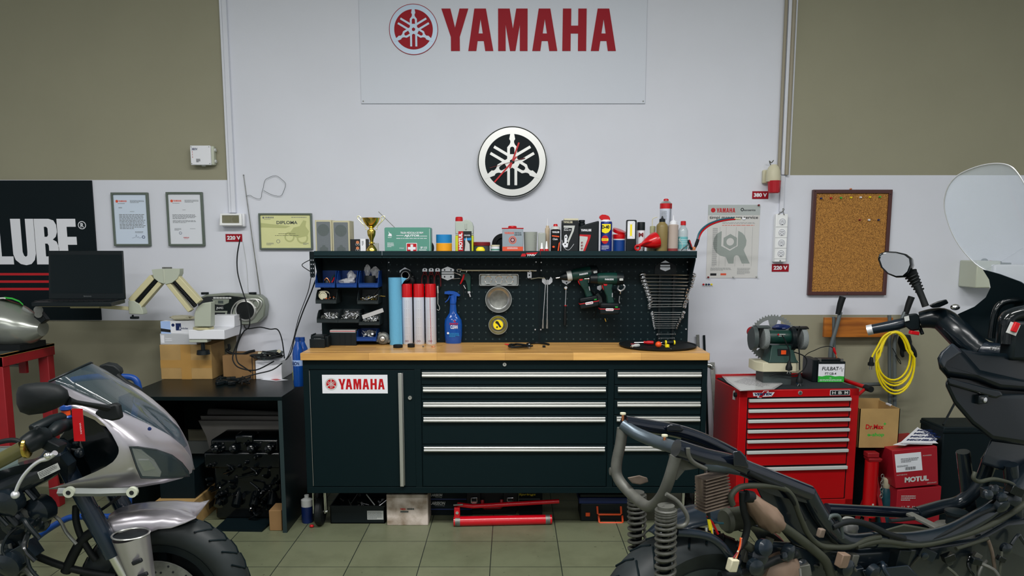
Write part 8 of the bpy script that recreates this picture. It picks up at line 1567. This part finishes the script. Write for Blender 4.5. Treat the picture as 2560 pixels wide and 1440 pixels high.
m=MB('dusty');m.loft([[B.p(u,v,.12+q)for u,v in((1672,1135),(1720,1140),(1770,1165),(1740,1172),(1712,1176),(1692,1200),(1680,1200))]for q in(0,.006)]);m.build('gusset',t);m=MB('dusty_brown');m.loft([[B.p(u,v,-.1+q)for u,v in((1568,1194),(1598,1188),(1618,1194),(1621,1205),(1600,1212),(1580,1208))]for q in(0,.03)]);m.build('lug',t,bevel=.003)
for u,v,o_ in((1557,1052,-.14),(1661,1108,.02)):q=B.p(u,v,o_);m=MB('copper');m.cyl(q,q+Vector((0,0,.022)),.004,n=8);m.use('cream').cyl(q+Vector((0,0,.020)),q+Vector((0,0,.025)),.009,n=10);m.build('rusty_bolt',t)
m=MB('dusty');q=B.p(1534,1178,-.15);m.cyl(q-A.h*.012,q+A.h*.012,.012,n=10);m.build('side_bolt',t)
q=B.p(1780,1145,.12);m=crumple('connector_clip',q,(.02,.014,.018),'cream',None,None,41,.4);m.parent=t
tb('clip_wire',[(1782,1160,.12),(1776,1152,.12),(1780,1140,.12)],.002,'ink');tb('tail_lead',[(1720,1120,.17),(1722,1140,.17),(1735,1157,.17),(1765,1172,.17)],.006,'dusty')
# finned regulator
c=B.p(1779,1226,.13);R=Matrix.Rotation(radians(-6),3,'Y')@Matrix.Rotation(radians(23),3,'Z');m=MB('dusty_brown');m.obox(c,(.085,.03,.088),R)
g_=m.build('regulator',t)
for i in range(11):m=MB('dusty_brown');m.obox(c+R@Vector((0,-.006,-.045+.009*i)),(.098-.002*i%2,.05,.003),R);m.build('cooling_fin',g_)
for pts,mt_ in((((1768,1265),(1770,1295),(1775,1325)),'yellow'),(((1768,1290),(1780,1305),(1795,1335)),'red'),(((1769,1290),(1775,1305),(1782,1340)),'yellow'),(((1770,1292),(1790,1306),(1808,1308)),'teal'),(((1768,1262),(1770,1275),(1772,1296)),'ink'),(((1766,1320),(1766,1342)),'zinc'),(((1780,1320),(1782,1344)),'zinc')):tb('coloured_wire',[(u,v,.14)for u,v in pts],.0032 if mt_!='ink' else.006,mt_,7)
tb('brake_hose',[(1665,1235,.16),(1695,1255,.17),(1718,1290,.18),(1712,1312,.18),(1690,1315,.18),(1670,1295,.18),(1655,1265,.17)],.006,'dusty')
# tan pouch, boot, connectors
c0,c1=B.p(1872,1245,.17),B.p(1935,1310,.17);d=(c1-c0);m=MB('tan');rr=[]
for k,(s_,w_)in enumerate(((-.15,.012),(0,.026),(.3,.036),(.6,.046),(.9,.046),(1.1,.03),(1.18,.01))):
 ring=m.ringpts(c0+d*s_,d,w_,18,ry=w_*.7);rr.append([p+(p-(c0+d*s_))*(.16*sin(2.2*i+k*1.9))for i,p in enumerate(ring)])
m.loft(rr);m.build('tan_pouch',t,sharp=60);MB('black_rubber').cyl(B.p(1864,1240,.18),B.p(1880,1243,.18),.017,n=14).build('pouch_cap',t)
MB('olive_hose').lathe(B.p(1810,1302,.1),[(.03,0),(.038,.01),(.034,.02),(.034,.08),(.028,.09),(.028,.12)],axis=B.h,n=20).build('intake_boot',t);MB('chrome').torus(B.p(1850,1298,.1),B.h,.035,.002,22,5).build('hose_clip',t)
for u,v,mat,s_,o_ in((1831,1412,'cream',.03,.2),(2106,1400,'tan',.036,.2),(2132,1398,'dusty',.03,.16),(2245,1395,'black_plastic',.06,.14),(2052,1332,'dusty_brown',.022,.2)):
 MB(mat).obox(B.p(u,v,o_),(s_*.9,s_*.7,s_*1.2),Matrix.Rotation(radians(12),3,'Y')@Matrix.Rotation(radians(23),3,'Z')).build('connector' if s_<.05 else 'relay_box',t,bevel=.003)
for k,mt_ in enumerate(('orange','cream','dark_red')):tb('connector_wire',[(1852+k,1345,.2),(1850,1365+k*3,.2),(1840-k*3,1395,.2)],.003,mt_,6)
for pts,r_,mt_ in((((1856,1230),(1858,1270),(1868,1310),(1862,1345),(1848,1370)),.010,'black_rubber'),(((1832,1262),(1828,1240),(1850,1218),(1900,1214),(1950,1218),(1980,1240),(2000,1290),(2020,1335),(2048,1362),(2080,1368),(2125,1366),(2165,1350),(2200,1342)),.0085,'olive_hose'),(((1950,1312),(1990,1340),(2035,1375),(2065,1405),(2080,1450)),.014,'olive_hose'),(((1870,1180),(1910,1200),(1960,1222),(1990,1262),(2010,1300)),.008,'black_rubber'),(((1800,1440),(1880,1425),(1940,1400),(1990,1385)),.012,'black_rubber'),(((1862,1360),(1890,1376),(1915,1370),(1925,1345)),.012,'olive_hose'),(((2080,1318),(2120,1304),(2165,1310),(2220,1335),(2260,1346)),.010,'black_rubber'),(((2070,1300),(2078,1290),(2096,1290),(2102,1310),(2106,1345)),.006,'dark_grey'),(((2140,1366),(2200,1352),(2300,1362),(2400,1340),(2480,1310),(2560,1262),(2600,1220)),.010,'olive_hose'),(((2220,1345),(2300,1352),(2360,1335),(2440,1290),(2500,1262),(2530,1215)),.006,'black_rubber'),(((2438,1180),(2434,1196),(2450,1204),(2485,1198),(2530,1210),(2530,1225),(2500,1270)),.007,'olive_hose'),(((2390,1372),(2440,1356),(2470,1346)),.006,'olive_hose'),(((2225,1302),(2250,1300),(2285,1296)),.006,'black_rubber'),(((2470,1350),(2480,1380),(2488,1430)),.006,'dusty_brown'),(((1690,1330),(1760,1338),(1800,1360),(1830,1400),(1850,1440)),.012,'plastic_blue')):
 tb('harness_hose',[(u,v,.17)for u,v in pts],r_,mt_)
tb('frame_tube',[(2066,1272,-.12),(2150,1276,-.12),(2230,1280,-.12),(2290,1284,-.12)],.02,'frame_gloss',16);tb('frame_tube',[(2290,1285,-.12),(2350,1268,-.12),(2400,1255,-.1),(2440,1222,-.06),(2460,1190,-.04),(2475,1150,0)],.026,'frame_black',16)
tb('frame_tube',[(2180,1350,.15),(2280,1350,.15),(2370,1332,.15),(2450,1292,.15),(2510,1250,.13),(2550,1200,.1),(2580,1140,.06)],.027,'frame_black',16);tb('frame_tube',[(2020,1232,.15),(2060,1300,.15),(2110,1350,.15),(2180,1350,.15)],.024,'frame_black',16);tb('cross_tube',[(2480,1220,-.05),(2540,1235,.1)],.014,'frame_black')
MB('dusty').bar(B.p(2272,1284,-.06),B.p(2372,1334,.1),.032,.012).build('perforated_bracket',t,bevel=.003)
m=MB('frame_black');m.loft([[B.p(u,v,.12+q)for u,v in((1890,1218),(1960,1222),(2015,1240),(2060,1290),(2130,1352),(2145,1372),(2090,1378),(2040,1385),(1980,1360),(1930,1300))]for q in(-.01,.012)]);m.build('side_plate',t,bevel=.004)
m=MB('dusty');q=B.p(2380,1330,.04);m.lathe(q+Vector((0,0,-.02)),[(.075,0),(.07,.03),(.055,.045),(.04,.05)],n=26);m.build('tank_dome',t);m=MB('black_plastic');m.lathe(q+Vector((.01,0,.028)),[(.032,0),(.030,.03),(.038,.04),(.038,.05),(.02,.056)],n=24);m.build('filler_cap',t)
m=MB('alu');m.lathe(B.p(2118,1340,.06),[(.02,0),(.03,.006),(.028,.03),(.03,.036),(.022,.06)],axis=(0,-.2,1),n=20);m.build('starter_motor',t);m=MB('olive_hose');m.loft([[B.p(u,v,.02+q)for u,v in((2190,1330),(2260,1310),(2330,1322),(2340,1345),(2220,1350))]for q in(0,.08)]);m.build('engine_cover',t,bevel=.006)
m=MB('frame_black');m.loft([[B.p(u,v,-.14+q)for u,v in((1850,1385),(1930,1352),(2060,1362),(2150,1372),(2300,1362),(2440,1345),(2520,1300),(2620,1290),(2620,1520),(1790,1520))]for q in(0,.27)]);m.build('engine_case',t,bevel=.02)
m=MB('plastic_blue');m.loft([[B.p(u,v,.14+q)for u,v in((2155,1425),(2270,1412),(2300,1445),(2170,1460))]for q in(0,.04)]);m.build('foot_plate',t,bevel=.004);MB('tan').lathe(B.p(1960,1445,.16),[(.001,.03),(.05,.02),(.07,0),(.07,-.03)],axis=B.n,n=28).build('variator_cover',t)
engine_mass(B,t,[(1880,1400),(1950,1390),(2000,1420),(2060,1430),(2120,1420),(2190,1410),(2300,1400),(2380,1410),(2450,1400),(2520,1380),(2480,1240),(2520,1240),(1900,1350)],56,'engine_fitting',('frame_black','dusty','olive_hose','plastic_blue','black_gloss'),(.01,.028),(.13,.2))
# front end
def slab(nm,pts,o,th,mat='black_gloss',bev=.012,nb=3):m=MB(mat);m.loft([[B.p(u,v,o-th*(1-q))for u,v in pts]for q in(0,1)]);return m.build(nm,t,bevel=bev,seg=nb)
mt('panel_gloss',(6,14,19),.26,coat=.1,spec=.35)
m=MB('frame_black');m.loft([[B.p(u,v,-.13+q)for u,v in((2060,1298),(2200,1306),(2330,1312),(2420,1290),(2500,1230),(2620,1200),(2620,1440),(2060,1440))]for q in(0,.02)]);m.build('interior_shade',t)  # dark sheet added behind the frame to stand in for its shaded interior
slab('leg_shield',[(2363,946),(2385,950),(2480,978),(2505,985),(2640,985),(2640,1120),(2560,1112),(2480,1100),(2430,1062),(2385,1010),(2364,966)],.12,.3,'panel_gloss',.02)
slab('fairing_shoulder',[(2380,856),(2410,880),(2450,925),(2560,950),(2640,955),(2640,985),(2500,975),(2440,952),(2366,942),(2348,922),(2343,896),(2352,880)],.1,.3,'panel_gloss',.02)
slab('glovebox_lid',[(2366,944),(2500,978),(2508,988),(2490,996),(2372,962)],.135,.04,'panel_gloss',.006);slab('fairing_tip',[(2380,856),(2408,880),(2366,905),(2358,925),(2346,905),(2354,882)],.13,.05,'plastic_blue',.01)
q=B.p(2453,998,.125);MB('black_plastic').obox(q,(.045,.02,.03),Matrix.Rotation(radians(23),3,'Z')).build('lock_housing',t,bevel=.004);MB('chrome').lathe(q+B.n*.01,[(.009,0),(.009,.005),(.005,.006)],axis=B.n,n=16).build('lock',t)
slab('steering_shroud',[(2478,1096),(2640,1118),(2640,1200),(2560,1187),(2508,1176),(2452,1160),(2462,1132)],.08,.2,'plastic_blue',.01);tb('steering_tube',[(2475,1160,-.02),(2500,1120,-.02)],.035,'frame_black')
fwc=B.w(1.42,0,.26);tyre(B,t,fwc,.26,.12,'dark_grey',steer=16,disc=True);MB('frame_black').tube([fwc+B.n*.09,B.w(1.3,.09,.7)],.024,n=12).build('fork_leg',t);MB('frame_black').tube([fwc-B.n*.09,B.w(1.3,-.09,.7)],.024,n=12).build('fork_leg',t)
# bars
Yg,Yr=2.98,2.62
def bb(nm,pts,r,mat='black_gloss',n=16,sm=4,flat=1.0):return MB(mat).tube([P(*p)for p in pts],r,n=n,sm=sm,flat=flat).build(nm,t)
bb('bar_cover',[(2300,800,2.96),(2330,796,2.94),(2358,800,2.92),(2395,832,2.86),(2430,866,2.82),(2455,880,2.79)],[.032,.040,.046,.050,.052,.046],'panel_gloss');bb('bar_bridge',[(2440,872,2.8),(2480,878,2.76),(2530,884,2.72),(2640,892,2.64)],[.032,.034,.034,.034],'plastic_blue')
slab('inner_body',[(2376,866),(2450,880),(2640,890),(2640,1110),(2480,1092),(2400,1010),(2370,950),(2350,915)],.07,.16,'panel_gloss',.012)
slab('bar_skirt',[(2352,816),(2400,850),(2450,895),(2640,905),(2640,945),(2500,930),(2440,905),(2390,866)],.02,.1,'panel_gloss',.012)
m=MB('light_grey');y=2.70;a=rc(2474,866,2510,877,y);m.text('MAJESTY',*a,o=(0,y,0),bold=.02,shear=.2);m.build('lettering',t)
bb('left_grip',[(2182,823,3.02),(2210,818,3.0),(2240,812,2.98),(2262,806,2.97)],[.020,.021,.022,.020],'plastic_blue');bb('grip_end',[(2168,826,3.03),(2182,823,3.02)],.021,'zinc')
m=MB('black_plastic');m.loft([[P(u,v,Yg-q)for u,v in((2258,790),(2272,785),(2292,783),(2302,795),(2300,825),(2278,828),(2262,815))]for q in(-.02,.04)]);m.build('switch_pod',t,bevel=.006);m=MB('light_grey');m.loft([[P(u,v,Yg-q)for u,v in((2260,792),(2272,789),(2274,801),(2262,804))]for q in(.03,.046)]);m.build('dip_switch',t);MB('red').obox(P(2285,832,Yg-.04),(.034,.02,.014),Matrix.Rotation(.15,3,'Y')).build('red_switch',t,bevel=.002);bb('horn_stub',[(2298,815,Yg),(2306,835,Yg-.02)],.007,'black_plastic')
m=MB('black_gloss');m.loft([[P(u,v,2.9-q)for u,v in((2322,763),(2345,753),(2366,748),(2372,758),(2350,768),(2330,770))]for q in(-.02,.05)]);m.build('fluid_reservoir',t,bevel=.004);MB('chrome').ball(P(2388,768,2.88),(.018,.014,.012),14,8).build('bar_clamp',t)
y=2.92;mo=[(2197,648),(2201,636),(2215,630),(2240,631),(2262,636),(2275,646),(2277,662),(2270,680),(2258,691),(2240,692),(2220,684),(2204,668)];cu,cv=2238,660
m=MB('black_gloss');m.loft([[P(cu+(u-cu)*k+s_,cv+(v-cv)*k+s_*.2,y+q)for u,v in mo]for k,q,s_ in((1.0,-.004,0),(1.06,0,0),(1.05,.02,5),(.92,.05,12),(.6,.07,18))]);m.build('mirror_shell',t,sharp=60)
MB('mirror_glass').loft([[P(cu+(u-cu)*k,cv+(v-cv)*k,y-.0045+q)for u,v in mo]for k,q in((.93,0),(.92,.003))]).build('mirror_glass',t)
bb('mirror_stem',[(2276,680,2.95),(2286,700,2.95),(2296,722,2.94),(2306,745,2.93),(2314,766,2.92)],[.024,.018,.013,.012,.013],'black_rubber')
for i in range(6):f_=i/5;q=P(2279+20*f_,690+36*f_,2.95);MB('black_rubber').torus(q,P(2300,728,2.94)-P(2279,690,2.95),.023-.008*f_,.003,16,6).build('rubber_rib',t)
bb('right_cluster',[(2512,858,Yr),(2516,820,Yr),(2522,795,Yr),(2560,782,Yr),(2640,775,Yr)],.028,'black_gloss');MB('red').obox(P(2538,818,Yr-.045),(.018,.012,.034),Matrix.Rotation(.35,3,'Y')).build('kill_switch',t,bevel=.002);MB('light_grey').obox(P(2533,822,Yr-.038),(.034,.006,.04),Matrix.Rotation(.35,3,'Y')).build('switch_plate',t);MB('black_plastic').obox(P(2545,850,Yr),(.09,.07,.14)).build('switch_pod',t,bevel=.014)
bb('instrument_hood',[(2478,845,2.75),(2484,800,2.75),(2494,768,2.75),(2515,754,2.75),(2560,750,2.75),(2640,750,2.75)],.012,'black_gloss')
# windscreen on a plane across the machine, bowed forward
D0=1.12
def scr(u,v):q=B.f(u,v,D0+.25*max(0,min(1,(v-405)/400)));s_=(q-B.c).dot(B.n);return q+B.h*(.12*(1-min(1,(s_/.32)**2)))
oc=catmull([(x,y,0)for x,y in((2416,676),(2379,640),(2350,590),(2331,530),(2328,490),(2336,455),(2356,430),(2395,411),(2435,405),(2468,412),(2492,436),(2520,480),(2560,530),(2620,600),(2700,690),(2700,830),(2560,752),(2480,705))],4,True)
cx,cy=2500,620;g=[[scr(cx+(p.x-cx)*k/8,cy+(p.y-cy)*k/8)for k in range(9)]for p in oc+[oc[0]]]
strips(MB('clear_screen'),g,off=B.h*.004).build('windscreen',t,sharp=60);MB('zinc').tube([scr(p.x,p.y)for p in oc],.0022,n=6,closed=True).build('screen_edge',t)
bl=[(2416,675),(2450,686),(2500,706),(2526,724),(2548,750),(2700,800),(2700,930),(2560,900),(2470,872),(2400,835),(2360,800),(2376,785),(2404,768),(2425,745),(2434,720),(2430,700)];cx,cy=2520,800
g=[[scr(cx+(u-cx)*k/6,cy+(v-cy)*k/6)-B.h*.012 for k in range(7)]for u,v in bl+[bl[0]]];strips(MB('black_panel'),g,off=B.h*.008).build('screen_base',t,sharp=60)
# ================================================================= settle everything on its own origin
for o in list(COL.objects):
 if o.parent is None and o.type in('EMPTY','MESH')and o.name not in DONE:finish(o)
